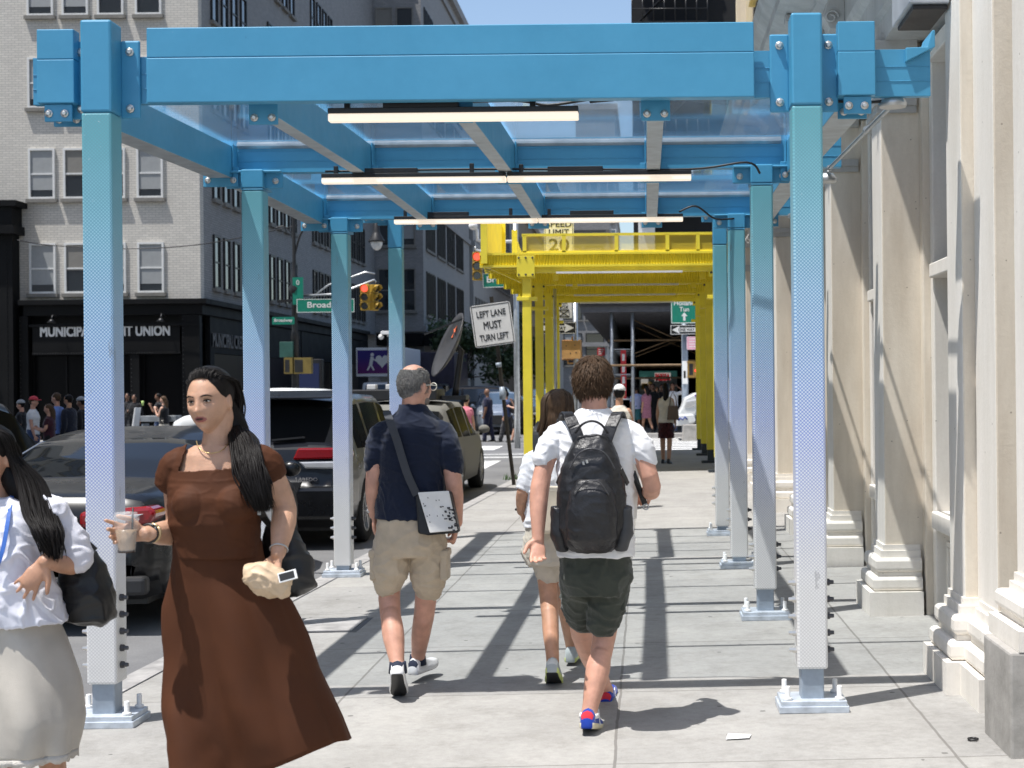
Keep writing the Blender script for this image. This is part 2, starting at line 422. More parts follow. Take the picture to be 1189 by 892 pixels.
# cast-iron cover let into the flags, litter
mc = MB(); x, y = -2.28, 10.45
mc.box((x-.26, y-.32, gz(x)-.02), (x+.26, y+.32, gz(x)+.004), 0); mc.box((x-.22, y-.28, gz(x)), (x+.22, y+.28, gz(x)+.009), 1)
o = mc.build('utility_cover', [m_boltdk, m_curb]); tag(o, 'square metal utility cover set in the pavement beside the navy shirt man', 'utility cover')
pc = P(857, 852, 6.85); pp = MB(); pp.add([(-.06,-.05,.004),(.05,-.035,.006),(.065,.045,.004),(-.045,.03,.012),(.0,.0,.010)], [(0,1,4),(1,2,4),(2,3,4),(3,0,4)])
o = pp.build('paper_scrap', m_white, None, loc=(pc.x, pc.y, gz(pc.x)+.002), solid=.0015); tag(o, 'white scrap of paper lying on the sunlit pavement', 'litter')
pc = P(1130, 867, 6.7); rg = MB(); rg.tube([(.022*cos(a), .022*sin(a), .005) for a in [2*pi*k/16 for k in range(15)]], .005, 6)
o = rg.build('rubber_ring', m_black, None, loc=(pc.x, pc.y, gz(pc.x)+.003)); tag(o, 'small black ring lying on the pavement near the concrete block', 'litter')
wd = MB(); pc = V((-2.42, 27.0, gz(-2.42)))
for k in range(70):
    a = random.uniform(0, 6.28); r = random.uniform(0, .28); h = random.uniform(.05, .14); q = pc + V((r*cos(a), r*sin(a)*.6, 0)); d = V((random.uniform(-.05,.05), random.uniform(-.05,.05), h)); sx_ = V((.008,0,0))
    wd.add([q-sx_, q+sx_, q+d], [(0,1,2)])
tag(wd.build('grass', mat('weed_green', (.06, .13, .03), .7)), kind='stuff')
# ---------------------------------------------------------------- blue sidewalk shed
XL, XR = -2.75, 0.82
ROWS = [7.45, 10.36, 13.27, 16.2]
shed = empty('sidewalk_shed', (XR, 7.45, gz(XR)), 0, 'blue open framed sidewalk shed on dotted posts over the near pavement', 'sidewalk shed')
inv = -V(shed.location)
class PB(MB):
    def build(s, name, mats, parent=None, **k):
        if parent is shed: k['loc'] = inv
        return MB.build(s, name, mats, parent, **k)
def bolt(mb, p, d, r=.018, l=.022, mi=0):
    p, d = V(p), V(d).normalized(); mb.tube([p, p + d*l*.45, p + d*l*.45, p + d*l], [r*1.35, r*1.35, r*.9, r*.75], 8, mi, True, False)
TB0 = [3.10, 3.175, 3.175, 3.56]; TB1 = [3.34, 3.405, 3.405, 3.79]
def post(x, y, row):
    zb = gz(x); top = (3.495, 3.04, 3.04, 3.57)[row]; cap = 3.18 if row == 3 else 3.03
    zs = zb + (.21 if row < 2 else .10)
    o = empty('post', V((x, y, zb)) - V(shed.location)); o.parent = shed
    h = .0765
    mb = MB(); mb.box((-h, -h, zs - zb), (h, h, cap - zb)); mb.build('wrapped_sleeve', m_wrap, o, bevel=.012)
    mb = MB(); mb.box((-h-.002, -h-.002, cap - zb), (h+.002, h+.002, top - zb)); mb.build('blue_head', m_blue, o, bevel=.012)
    mb = MB(); mb.box((-.058, -.058, .04), (.058, .058, zs - zb + .02)); mb.build('steel_core', m_steel, o, bevel=.008)
    mb = MB(); mb.box((-.175, -.13, .0), (.175, .13, .035), 0); mb.box((-.165, -.12, .035), (.165, .12, .06), 0)
    for sx in (-1, 1):
        for sy in (-1, 1): mb.tube([(sx*.13, sy*.09, .06), (sx*.13, sy*.09, .075), (sx*.13, sy*.09, .075), (sx*.13, sy*.09, .13)], [.024, .024, .014, .014], 8, 1)
    mb.build('base_plate', [m_plate, m_white], o, bevel=.004)
    mb = MB()
    for sd, mi in ((-1, 0), (1, 1)):
        for k in range(5 if row == 0 else 3): bolt(mb, (sd*h, -.02, .30 + .085*k + (0 if row == 0 else .05)), (sd, 0, 0), .013, .038, mi)
    mb.build('side_bolt', [m_bolt, m_boltdk], o)
    return o
for i, y in enumerate(ROWS):
    for x in (XL, XR): post(x, y, i)
# front girder, end boxes, transverse beams
mb = PB(); mb.box((-2.515, 7.43, 3.085), (.56, 7.50, 3.312)); mb.box((-2.514, 7.432, 3.3135), (.559, 7.498, 3.465)); mb.build('front_girder', [m_blue, m_blue], shed, bevel=.005)
# seam on girder
for x0, x1 in ((-3.075, -2.885), (.985, 1.175)):
    mb = PB(); mb.box((x0, 7.44, 3.09), (x1, 7.525, 3.3115)); mb.box((x0+.001, 7.442, 3.313), (x1-.001, 7.524, 3.465)); mb.build('end_box', m_blue, shed, bevel=.005)
    mb = PB(); mb.box((x0+.03, 7.46, 3.0), (x1-.02, 7.478, 3.088));
    for q in (.055, .135): bolt(mb, (x0+q, 7.46, 3.04), (0, -1, 0), .016, .02, 1)
    mb.build('bracket', [m_blue, m_bolt], shed, bevel=.004)
for i, y in enumerate(ROWS):
    a, b = TB0[i], TB1[i]; y0 = y + (.085 if i else .0815); x0, x1 = -3.13, (1.47 if i == 0 else 1.40)
    mb = PB(); mb.box((x0, y0, a), (x1, y0+(.09 if i else .05), b)); mb.box((x0, y0-.003, a+.075), (x1, y0, a+.079)); mb.box((x0, y0-.003, a+.15), (x1, y0, a+.153))
    mb.build('transverse_beam', [m_blue], shed, bevel=.006)
    if i in (1, 2):
        mb = PB(); mb.prism([(-2.89, y0-.03, b-.045), (-2.89, y0-.004, b-.062), (-2.89, y0-.004, b-.012), (-2.89, y0-.03, b-.03)], (3.86, 0, 0)); mb.build('glint_strip', m_galv, shed)  # added strip, tilted to reflect the sunlit ground as a bright line
    if i == 0:
        for x in (XL, XR):
            for sd in (-1, 1):
                c = x + sd*.125
                mb = PB(); mb.box((c-.05, 7.512, 3.02), (c+.05, 7.53, 3.42))
                for z in (3.07, 3.36): bolt(mb, (c, 7.512, z), (0, -1, 0), .017, .022, 1)
                mb.build('post_clamp', [m_blue, m_bolt], shed, bevel=.01)
        # gutter lip on the outrigger
        mb = PB(); mb.prism([(1.34, 7.50, 3.27), (1.49, 7.50, 3.345), (1.49, 7.50, 3.43), (1.475, 7.50, 3.43), (1.45, 7.50, 3.345), (1.34, 7.50, 3.342)], (0, .26, 0)); mb.build('gutter_lip', m_blue, shed, bevel=.004)
    else:
        for x in (XL, XR):
            mb = PB(); mb.box((x-.078, y-.078, min(3.05, a-.13) if i < 3 else 3.45), (x+.078, y+.2, a)); mb.box((x-.2, y-.01, a-.125), (x+.2, y+.012, a-.002))
            mb.box((x-.2, y-.06, a-.02), (x+.2, y-.01, a-.003))
            for q in (-.15, .15): bolt(mb, (x+q, y-.01, a-.075), (0, -1, 0), .018, .022, 1)
            mb.build('post_clamp', [m_blue, m_bolt], shed, bevel=.008)
JX = [-2.98, -1.97, -.96, .06, 1.078]
for i in range(3):
    y0, y1 = ROWS[i] + .20, ROWS[i+1] + .08
    for k, x in enumerate(JX):
        h = .078 if k in (0, 4) else .047
        za, zb_ = (3.055, 3.275) if i == 0 else (3.125, 3.35)
        zc, zd = 3.125, 3.35
        up = .40 if i == 2 else 0; za += up; zb_ += up; zc += up; zd += up
        mb = PB()
        vs = [(x-h, y0, za), (x+h, y0, za), (x+h, y1, zc), (x-h, y1, zc), (x-h, y0, zb_), (x+h, y0, zb_), (x+h, y1, zd), (x-h, y1, zd)]
        mb.add(vs, [(0,3,2,1),(4,5,6,7),(0,1,5,4),(1,2,6,5),(2,3,7,6),(3,0,4,7)]); mb.m[-6] = 1
        mb.build('edge_beam' if k in (0, 4) else 'joist', [m_blue, m_under], shed, bevel=.004)
        if i == 2:
            q_ = PB(); q_.box((x-.05, y0+.02, 3.30), (x+.05, y0+.12, za+.01)); q_.build('riser_block', m_blue, shed)
        # bolted hangers at the far end
        mb = PB(); yb = ROWS[i+1] + .066
        mb.box((x-h-.045, yb-.10, 3.06+up), (x+h+.045, yb-.082, 3.20+up)); mb.box((x-h-.012, yb-.10, 3.08+up), (x-h-.002, yb+.01, 3.36+up)); mb.box((x+h+.002, yb-.10, 3.08+up), (x+h+.012, yb+.01, 3.36+up))
        for q in (-1, 1): bolt(mb, (x + q*(h+.012), yb-.10, 3.105+up), (0, -1, 0), .017, .022, 1)
        mb.build('hanger', [m_blue, m_bolt], shed, bevel=.006)
        if i == 0:
            mb = PB(); mb.box((x-.075, 7.60, 3.0), (x+.075, 7.618, 3.11))
            for q in (-.045, .045): bolt(mb, (x+q, 7.60, 3.035), (0, -1, 0), .016, .02, 1)
            mb.build('hanger', [m_blue, m_bolt], shed, bevel=.006)
    # clear roof panels laid on the joists
    for k in range(4):
        mb = PB(); zz = (3.30, 3.352, 3.752)[i]; z2 = 3.365 if i < 2 else 3.765
        xa, xb = JX[k] + .01, JX[k+1] - .01
        mb.add([(xa, y0, zz), (xb, y0, zz), (xb, y1, z2), (xa, y1, z2)], [(0,1,2,3)])
        mb.build('roof_panel', m_clear, shed, solid=.008)
for y, z in ((8.65, 3.36), (11.42, 3.38), (12.5, 3.38), (14.0, 3.78), (14.7, 3.78), (15.4, 3.78)):
    mb = PB(); mb.box((-3.0, y-.018, z), (1.1, y+.018, z+.035)); mb.build('purlin', m_blue, shed)
# lamps and cables
for x0, x1, y, z in ((-1.62, -.337, 7.555, 3.012), (-2.22, -.955, 10.12, 3.055), (-.945, .32, 10.12, 3.055), (-2.22, -.955, 13.02, 3.10), (-.945, .335, 13.02, 3.10)):
    o = empty('light_bar', V((x0, y, z)) - V(shed.location)); o.parent = shed
    L = x1 - x0
    mb = MB(); mb.box((0, -.035, .028), (L, .035, .055)); mb.box((L*.22, -.03, .055), (L*.52, .03, .09)); mb.box((.08, -.012, .055), (.11, .012, .11)); mb.box((L-.25, -.012, .055), (L-.22, .012, .12))
    mb.build('housing', m_black, o, bevel=.003)
    mb = MB(); mb.box((0, -.032, -.012), (L, .032, .027)); mb.build('diffuser', m_led, o, bevel=.006)
def cable(pts, r=.009):
    pts = [V(p) for p in pts]; out = []
    for i in range(len(pts)-1):
        p0, p1, p2, p3 = pts[max(i-1,0)], pts[i], pts[i+1], pts[min(i+2,len(pts)-1)]
        for k in range(6):
            t = k/6; out.append(.5*((2*p1)+(p2-p0)*t+(2*p0-5*p1+4*p2-p3)*t*t+(3*p1-p0-3*p2+p3)*t**3))
    out.append(pts[-1]); return out
mb = PB(); mb.tube(cable([(-1.3,7.72,3.115),(-.7,7.70,3.13),(-.5,7.70,3.105),(-.2,7.62,3.125),(.1,7.6,3.115),(.45,7.6,3.14),(.6,7.62,3.15),(1.05,7.60,3.085),(1.25,7.6,3.09)]), .008, 6); mb.cyl((-.28,7.66,3.12),(-.16,7.62,3.122), .016)
mb.tube(cable([(-2.2,10.12,3.13),(-1.3,10.15,3.14),(-.6,10.12,3.13),(.3,10.12,3.12),(.7,10.1,3.16),(.8,10.2,3.1)]), .008, 6); mb.tube(cable([(.3,13.0,3.17),(.45,13.0,3.22),(.62,13.1,3.12),(.8,13.2,3.13)]), .009, 6)
mb.build('cable', m_black, shed)
mb = PB()
for y0, y1 in ((7.62, 10.35), (10.45, 13.2)):
    mb.cyl((1.29, y0, 3.075), (1.29, y1, 3.14), .013, 8)
    for y in (y0+.02, y1-.1, (y0*2+y1)/3): mb.cyl((1.29, y-.02, 3.085+.02*(y-y0)), (1.29, y+.02, 3.085+.02*(y-y0)), .021, 8)
mb.build('conduit', m_galv, shed)
for y in (7.62, 10.4):
    mb = PB(); mb.lathe([(.07, 0), (.075, .02), (.05, .06)], (1.29, y, 3.06), 14); mb.build('junction_cap', m_galv, shed)
# ---------------------------------------------------------------- yellow shed ahead
ysh = empty('sidewalk_shed', (1.25, 29, gz(1.2)), 0, 'yellow corrugated sidewalk shed with parapet standing at the street corner', 'sidewalk shed')
def yb(mb, name, mats, **k): return mb.build(name, mats, ysh, loc=-V(ysh.location), **k)
YR = [28.08, 31.5, 34.9, 38.0]
m_ydk = mat('dark_steel', (.03, .04, .05), .5)
def corr_mat():
    m, t, b = nodes('yellow_corrugated')
    pos = N(t, 'ShaderNodeTexCoord').outputs['Object']; sx = N(t, 'ShaderNodeSeparateXYZ'); t.links.new(pos, sx.inputs[0])
    s = math_(t, 'SINE', math_(t, 'MULTIPLY', sx.outputs[0], 2*pi/.11))
    c = mixc(t, noise_(t, pos, 2, 4), (.78, .63, .03), (.9, .75, .06))
    t.links.new(c, b.inputs['Base Color']); b.inputs['Roughness'].default_value = .45
    bump_(t, b, s, 1.0, .03); return m
m_corr = corr_mat()
for i, y in enumerate(YR):
    for x, top in ((-2.27 - (y-28)*.006, 3.96), (1.36, 3.96)):
        mb = MB(); mb.box((x-.085, y-.085, gz(x)+.28), (x+.085, y+.085, top)); yb(mb, 'post', m_yel, bevel=.01)
        mb = MB(); mb.box((x-.07, y-.07, gz(x)), (x+.07, y+.07, gz(x)+.29)); mb.box((x-.2, y-.16, gz(x)), (x+.2, y+.16, gz(x)+.05)); yb(mb, 'base_plate', m_ydk, bevel=.005)
        mb = MB(); mb.box((x-.19, y-.11, 3.30), (x+.19, y+.11, 3.37)); mb.box((x-.16, y-.10, 3.72), (x+.16, y-.087, 4.13) if i == 0 else (x+.16, y-.087, 4.0))
        for q in (-.11, .11):
            for z in (3.80, 3.95): bolt(mb, (x+q, y-.10, z), (0,-1,0), .018, .022, 1)
        yb(mb, 'post_clamp', [m_yel, m_boltdk], bevel=.006)
    mb = MB(); mb.box((-2.42, y-.06, 3.83), (1.62, y+.06, 3.965)); yb(mb, 'transverse_beam', m_yel, bevel=.006)
    mb = MB(); mb.box((-1.7, y-.2, 3.80), (.7, y-.14, 3.835)); yb(mb, 'light_bar', m_white)
for x in (-2.33, -.55, 1.37):
    mb = MB(); mb.box((x-.06, 28.2, 3.968), (x+.06, 38.3, 4.03)); yb(mb, 'edge_beam', m_yel)
mb = MB(); mb.box((-2.44, 27.82, 3.74), (-2.10, 27.84, 4.14))
for q in (-2.40, -2.27, -2.14):
    for z in (3.78, 4.10): bolt(mb, (q, 27.82, z), (0,-1,0), .016, .02, 1)
yb(mb, 'gusset_plate', [m_yel, m_boltdk], bevel=.01)
# corrugated deck with real ribs on the underside and front fascia
mb = MB(); n = 86; rows = []
xs = [-3.15 + (1.6+3.15)*k/(2*n) for k in range(2*n+1)]
lo = [(x, 28.0, 4.035 + (.0 if k % 2 else .055)) for k, x in enumerate(xs)]; hi = [(x, 38.4, 4.035 + (.0 if k % 2 else .055)) for k, x in enumerate(xs)]
mb.grid([lo, hi], 0, False); mb.box((-3.15, 28.03, 4.095), (1.6, 38.4, 4.13)); yb(mb, 'deck', m_yel)
mb = MB(); lo = [(x, 27.96 - (.0 if k % 2 else .035), 3.97) for k, x in enumerate(xs)]; hi = [(x, 27.96 - (.0 if k % 2 else .035), 4.16) for k, x in enumerate(xs)]
mb.grid([lo, hi], 0, False); mb.box((-3.15, 27.9, 4.16), (1.6, 28.02, 4.20)); mb.box((-3.15, 27.9, 3.93), (1.6, 28.02, 3.97)); yb(mb, 'fascia', m_yel)
mb = MB()
for y in (29.5, 31.0, 32.6, 34.3, 36.2): mb.grid([[(x, y - (0 if k % 2 else .03), 3.83) for k, x in enumerate(xs)], [(x, y - (0 if k % 2 else .03), 4.0) for k, x in enumerate(xs)]], 0, False)
for x, y in ((-1.75, 28.6), (1.1, 28.6), (-1.5, 31.1), (1.0, 31.1)): mb.box((x-.05, y-.03, 3.72), (x+.05, y+.03, 3.99))
yb(mb, 'stiffener', m_yel)
mb = MB(); mb.box((-2.35, 27.93, 4.52), (1.6, 27.99, 4.565)); mb.box((-2.35, 27.93, 4.20), (1.6, 27.99, 4.235))
for x in (-2.3, -1.55, -.55, .42, 1.0, 1.55): mb.box((x-.035, 27.93, 4.21), (x+.035, 27.99, 4.53))
yb(mb, 'parapet_frame', m_yel)
mb = MB(); mb.add([(-2.3,27.96,4.235),(1.55,27.96,4.235),(1.55,27.96,4.52),(-2.3,27.96,4.52)], [(0,1,2,3)]); yb(mb, 'parapet_mesh', m_net)
mb = MB()
for y0, y1, z1, z2 in ((27.9, 31.5, 5.15, 5.15), (34.4, 38.3, 5.3, 4.75)):
    k = int((y1-y0)/.11); pts = [(-3.08 + (.02 if j % 2 else -.02), y0 + (y1-y0)*j/k) for j in range(k+1)]
    mb.grid([[(x, y, 4.16) for x, y in pts], [(x, y, z1 + (z2-z1)*j/k) for j, (x, y) in enumerate(pts)]], 0, False)
    for y in (y0, y1): mb.box((-3.12, y-.06, 4.0), (-3.0, y+.06, (z1 if y == y0 else z2)+.03))
yb(mb, 'parapet_panel', m_yel)
mb = MB()
for k in range(5): mb.bar((-3.12, 28.1 + k*.12, 4.0 - k*.03), (-2.42, 28.1 + k*.12, 4.0 - k*.03), .04, .025)
mb.bar((-3.13, 28.0, 4.0), (-2.45, 28.9, 3.72), .035, .035); yb(mb, 'side_bracket', m_yel)
# ---------------------------------------------------------------- stone building on the right
def stone_mat(name, c1, c2, bscale=50, zs=.18):
    m, t, b = nodes(name)
    pos = N(t, 'ShaderNodeNewGeometry').outputs['Position']
    mp = N(t, 'ShaderNodeMapping'); mp.inputs['Scale'].default_value = (1, 1, zs); t.links.new(pos, mp.inputs[0])
    f = noise_(t, mp.outputs[0], 5, 6, .6); f2 = noise_(t, pos, 40, 4, .7)
    c = ramp(t, f, [(.3, c1), (.68, c2)])
    c = mixc(t, .35, c, mixc(t, f2, (.75, .74, .72), (1.12, 1.12, 1.12)), 'MULTIPLY')
    vo = N(t, 'ShaderNodeTexVoronoi'); vo.inputs['Scale'].default_value = 9; t.links.new(pos, vo.inputs['Vector'])
    c = mixc(t, math_(t, 'MULTIPLY', math_(t, 'LESS_THAN', vo.outputs['Distance'], .05), .5), c, (.12, .09, .06))
    t.links.new(c, b.inputs['Base Color']); b.inputs['Roughness'].default_value = .8
    bump_(t, b, math_(t, 'ADD', f2, f), .25, .006); return m
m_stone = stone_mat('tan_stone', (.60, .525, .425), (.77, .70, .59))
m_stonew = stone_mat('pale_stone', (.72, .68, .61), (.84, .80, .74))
m_stoneg = stone_mat('grey_cast_iron', (.38, .37, .35), (.52, .51, .48))
m_conc = stone_mat('rough_concrete', (.26, .25, .23), (.42, .40, .375), zs=1)
bld = empty('stone_building', (1.92, 7, gz(1.9)), 0, 'pale stone shop front with tan pilasters along the right of the pavement', 'building')
def bb(mb, name, mats, **k): return mb.build(name, mats, bld, loc=-V(bld.location), **k)
G2 = gz(1.6)
def base_mould(mb, x0, y0, x1, y1, z, steps=((.0, .17, .13), (.17, .27, .10), (.27, .30, .055), (.30, .40, .075), (.40, .45, .03), (.45, .49, .012))):
    """stack of torus-like courses round the pilaster foot; faces the street (-X) and both ends"""
    for a, b, o in steps:
        r = min(.03, (b-a)/2.05)
        prof = [(o - r, a)] + [(o - r + r*sin(t), (a+r) - r*cos(t)) for t in (.4, .8, 1.2, pi/2)] + [(o - r + r*sin(t), (b-r) - r*cos(t)) for t in (pi/2+.3, pi/2+.8, pi-.3)] + [(o - r, b)] if b-a > .06 and a > 0 else [(o, a), (o, b)]
        rows = []
        for oo, zz in prof:
            rows.append([V((x1, y0-oo, z+zz)), V((x0-oo, y0-oo, z+zz)), V((x0-oo, y1+oo, z+zz)), V((x1, y1+oo, z+zz))])
        mb.grid(rows, 0, False)
        mb.add([rows[-1][0], rows[-1][1], rows[-1][2], rows[-1][3]], [(3,2,1,0)])
        mb.add([rows[0][0], rows[0][1], rows[0][2], rows[0][3]], [(0,1,2,3)])
pil = [10.44, 13.3, 16.15, 19.0, 21.85, 24.7, 27.5]
def pilaster(y, w=.42, x0=1.68, x1=1.93, z1=4.05):
    mb = MB(); mb.box((x0, y, G2 + .02), (2.155, y+w, z1), 0)
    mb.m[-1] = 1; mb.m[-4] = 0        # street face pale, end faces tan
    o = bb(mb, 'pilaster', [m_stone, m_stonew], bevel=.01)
    mb = MB(); base_mould(mb, x0, y, x1, y+w, G2); q = mb.build('moulded_base', m_stonew, o)
    mb = MB()
    for a, b, pr in ((3.55, 3.60, .03), (3.60, 3.66, .05), (3.95, 4.05, .09)): mb.box((x0-pr, y-pr, a), (x1, y+w+pr, b))
    for sd in (y+.04, y+w-.04):
        mb.tube([V((x0-.10, sd, 3.83)) + V((.0, .0, 0)) + V((.075*cos(a)*(1-k/22), 0, .075*sin(a)*(1-k/22))) for k, a in enumerate([q_*.55 for q_ in range(18)])], .016, 6)
    mb.build('capital', m_stoneg, o)
    return o
for y in pil: pilaster(y)
# the stepped pilaster nearest the camera
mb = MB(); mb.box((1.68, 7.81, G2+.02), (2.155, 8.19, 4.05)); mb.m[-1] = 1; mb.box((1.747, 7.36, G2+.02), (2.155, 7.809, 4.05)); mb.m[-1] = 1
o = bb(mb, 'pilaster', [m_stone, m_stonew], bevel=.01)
mb = MB(); base_mould(mb, 1.68, 7.81, 1.93, 8.19, G2); base_mould(mb, 1.75, 7.37, 1.93, 7.72, G2-.002, ((.0, .168, .127), (.168, .268, .098), (.268, .298, .054), (.298, .398, .074), (.398, .448, .03), (.448, .488, .012))); mb.build('moulded_base', m_stonew, o)
# the corner pier on a concrete block
mb = MB(); mb.box((1.56, 6.36, G2-.02), (2.6, 6.86, .455)); bb(mb, 'concrete_block', m_conc, bevel=.012)
mb = MB(); mb.box((1.71, 6.47, .46), (1.93, 6.82, 4.05)); o = bb(mb, 'pilaster', [m_stonew], bevel=.01)
mb = MB(); base_mould(mb, 1.71, 6.47, 1.93, 6.82, .456, ((.0, .09, .11), (.09, .12, .06), (.12, .21, .085), (.21, .25, .03), (.25, .29, .012))); mb.build('moulded_base', m_stonew, o)
# wall, bays
mb = MB(); mb.box((2.16, 3, G2-.05), (9, 30, 4.0)); bb(mb, 'wall', [m_stoneg])
mb = MB(); mb.box((1.92, 30, G2-.05), (9, 30.4, 26)); bb(mb, 'end_wall', [m_stone])
edges = [6.84, 7.36] ; bays = [(8.19, 10.44)] + [(pil[i]+.42, pil[i+1]) for i in range(len(pil)-1)]
for y0, y1 in bays:
    mb = MB(); mb.box((1.95, y0+.001, G2), (2.16, y0+.11, 4.0)); mb.box((1.95, y1-.11, G2), (2.16, y1-.001, 4.0)); bb(mb, 'jamb', m_stone, bevel=.008)
    o = empty('window', V((2.1, y0, .1)) - V(bld.location)); o.parent = bld; lo = V((2.1, y0, .1))
    mb = MB()
    for a, b_ in ((y0+.115, y0+.22), (y1-.22, y1-.115), ((y0+y1)/2-.04, (y0+y1)/2+.04)): mb.box((2.0, a, G2), (2.15, b_, 3.98))
    for z0, z1 in ((.62, .74), (2.36, 2.46), (3.86, 3.98)): mb.box((1.97, y0+.225, z0), (2.15, y1-.225, z1))
    mb.build('frame', m_stonew, o, bevel=.01, loc=-lo)
    mb = MB(); mb.box((2.115, y0+.22, .74), (2.13, y1-.22, 3.86)); mb.build('pane', m_glass, o, loc=-lo)
    mb = MB(); mb.box((2.09, y0+.22, G2), (2.15, y1-.22, .62))
    for a, b_ in ((y0+.28, (y0+y1)/2-.1), ((y0+y1)/2+.1, y1-.28)):
        for q in ((a, .1, b_, .14), (a, .5, b_, .54), (a, .145, a+.04, .495), (b_-.04, .145, b_, .495)): mb.box((2.06, q[0], q[1]), (2.092, q[2], q[3]))
    mb.build('stall_riser', m_stonew, o, bevel=.005, loc=-lo)
# entablature with cast mouldings and scroll brackets
def run(mb, prof, y0, y1, mi=0):
    mb.grid([[V((x, y0, z)) for x, z in prof], [V((x, y1, z)) for x, z in prof]], mi, False)
    n = len(prof); mb.add([(x, y0, z) for x, z in prof] + [(2.3, y0, prof[-1][1]), (2.3, y0, prof[0][1])], [tuple(range(n+2))], mi)
mb = MB(); run(mb, [(2.2, 4.05), (1.70, 4.05), (1.70, 4.22), (1.66, 4.24), (1.66, 4.42), (1.62, 4.45), (1.60, 4.50), (1.64, 4.53), (1.64, 4.85), (1.55, 4.88), (1.50, 4.93), (1.50, 4.98), (1.30, 5.02), (1.22, 5.05), (1.22, 5.15), (1.14, 5.22), (1.10, 5.30), (2.0, 5.34)], 9.3, 30)
bb(mb, 'entablature', m_stoneg)
for k in range(13):
    y = 10.5 + k*1.43
    mb = MB()
    pr = [(1.64, 4.5), (1.52, 4.52), (1.46, 4.62), (1.50, 4.74), (1.38, 4.84), (1.30, 4.95), (1.30, 5.0), (1.64, 5.0)]
    mb.prism([(x, y, z) for x, z in pr], (0, .22, 0))
    for yy in (y - .012, y + .232):
        mb.tube([V((1.53 + .06*cos(a)*(1-j/20), yy, 4.61 + .06*sin(a)*(1-j/20))) for j, a in enumerate([q*.55 for q in range(16)])], .012, 6)
        mb.tube([V((1.42 + .07*cos(a)*(1-j/20), yy, 4.88 + .07*sin(a)*(1-j/20))) for j, a in enumerate([q*.55 for q in range(16)])], .012, 6)
    bb(mb, 'scroll_bracket', m_stoneg, bevel=.006)
# upper storeys
m_cream = stone_mat('cream_stone', (.50, .42, .30), (.66, .58, .44))
mb = MB(); mb.box((2.1, 4.2, 5.34), (9, 30, 26)); bb(mb, 'upper_wall', m_cream)
for k in range(8):
    for s in range(5):
        mb = MB(); y = 5 + k*3.1; z = 6.4 + s*3.9
        mb.box((2.02, y-.12, z-.2), (2.1, y+1.5, z-.02)); mb.box((2.02, y-.12, z+2.5), (2.1, y+1.5, z+2.7)); mb.box((2.085, y, z), (2.099, y+1.38, z+2.48), 1)
        bb(mb, 'upper_window', [m_cream, m_glass])
# roller shutter box over the nearest bay
mb = MB(); mb.box((1.45, 8.0, 3.70), (1.67, 8.56, 4.3)); mb.box((1.475, 8.03, 3.672), (1.665, 8.52, 3.699), 1)
bb(mb, 'shutter_box', [mat('shutter_grey', (.42, .44, .46), .45, .3), m_black], bevel=.006)
# ---------------------------------------------------------------- buildings of the street
def brick_mat(name, c1, c2, cm, sc=1.0, bump=.25, stain=.3):
    m, t, b = nodes(name)
    pos = N(t, 'ShaderNodeNewGeometry').outputs['Position']; sx = N(t, 'ShaderNodeSeparateXYZ'); t.links.new(pos, sx.inputs[0])
    cb = N(t, 'ShaderNodeCombineXYZ'); t.links.new(math_(t, 'ADD', sx.outputs[0], sx.outputs[1]), cb.inputs[0]); t.links.new(sx.outputs[2], cb.inputs[1])
    br = N(t, 'ShaderNodeTexBrick'); t.links.new(cb.outputs[0], br.inputs['Vector'])
    br.inputs['Color1'].default_value = (*c1, 1); br.inputs['Color2'].default_value = (*c2, 1); br.inputs['Mortar'].default_value = (*cm, 1)
    br.inputs['Scale'].default_value = 1; br.inputs['Brick Width'].default_value = .24*sc; br.inputs['Row Height'].default_value = .085*sc; br.inputs['Mortar Size'].default_value = .009*sc
    mp = N(t, 'ShaderNodeMapping'); mp.inputs['Scale'].default_value = (1, 1, .25); t.links.new(pos, mp.inputs[0])
    f = noise_(t, mp.outputs[0], .9, 6, .65)
    c = mixc(t, stain, br.outputs['Color'], mixc(t, f, (.45, .44, .43), (1.15, 1.15, 1.15)), 'MULTIPLY')
    t.links.new(c, b.inputs['Base Color']); b.inputs['Roughness'].default_value = .75
    bump_(t, b, br.outputs['Fac'], -bump, .01); return m
m_brickw = brick_mat('white_brick', (.66, .625, .56), (.575, .545, .49), (.42, .40, .365))
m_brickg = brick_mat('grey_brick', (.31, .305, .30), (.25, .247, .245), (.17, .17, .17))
m_brickt = brick_mat('tan_brick', (.30, .27, .22), (.25, .22, .18), (.17, .15, .13))
m_iron = mat('black_iron_front', (.0035, .0036, .004), .6, var=.4, scale=1.5, bump=.08, bscale=8, pos=True, spec=.18)
m_pale = stone_mat('pale_tower', (.52, .51, .49), (.62, .61, .59))
m_lime = stone_mat('limestone', (.25, .245, .235), (.34, .33, .315))
m_blind = mat('roller_blind', (.30, .31, .31), .7, var=.06); m_blindd = mat('roller_blind_tan', (.20, .19, .17), .7, var=.06)
m_winw = mat('window_white', (.66, .66, .64), .5, var=.08); m_sill = mat('sill_stone', (.20, .19, .17), .8, var=.2, bump=.3)
m_dk = mat('dark_interior', (.006, .006, .007), .6)
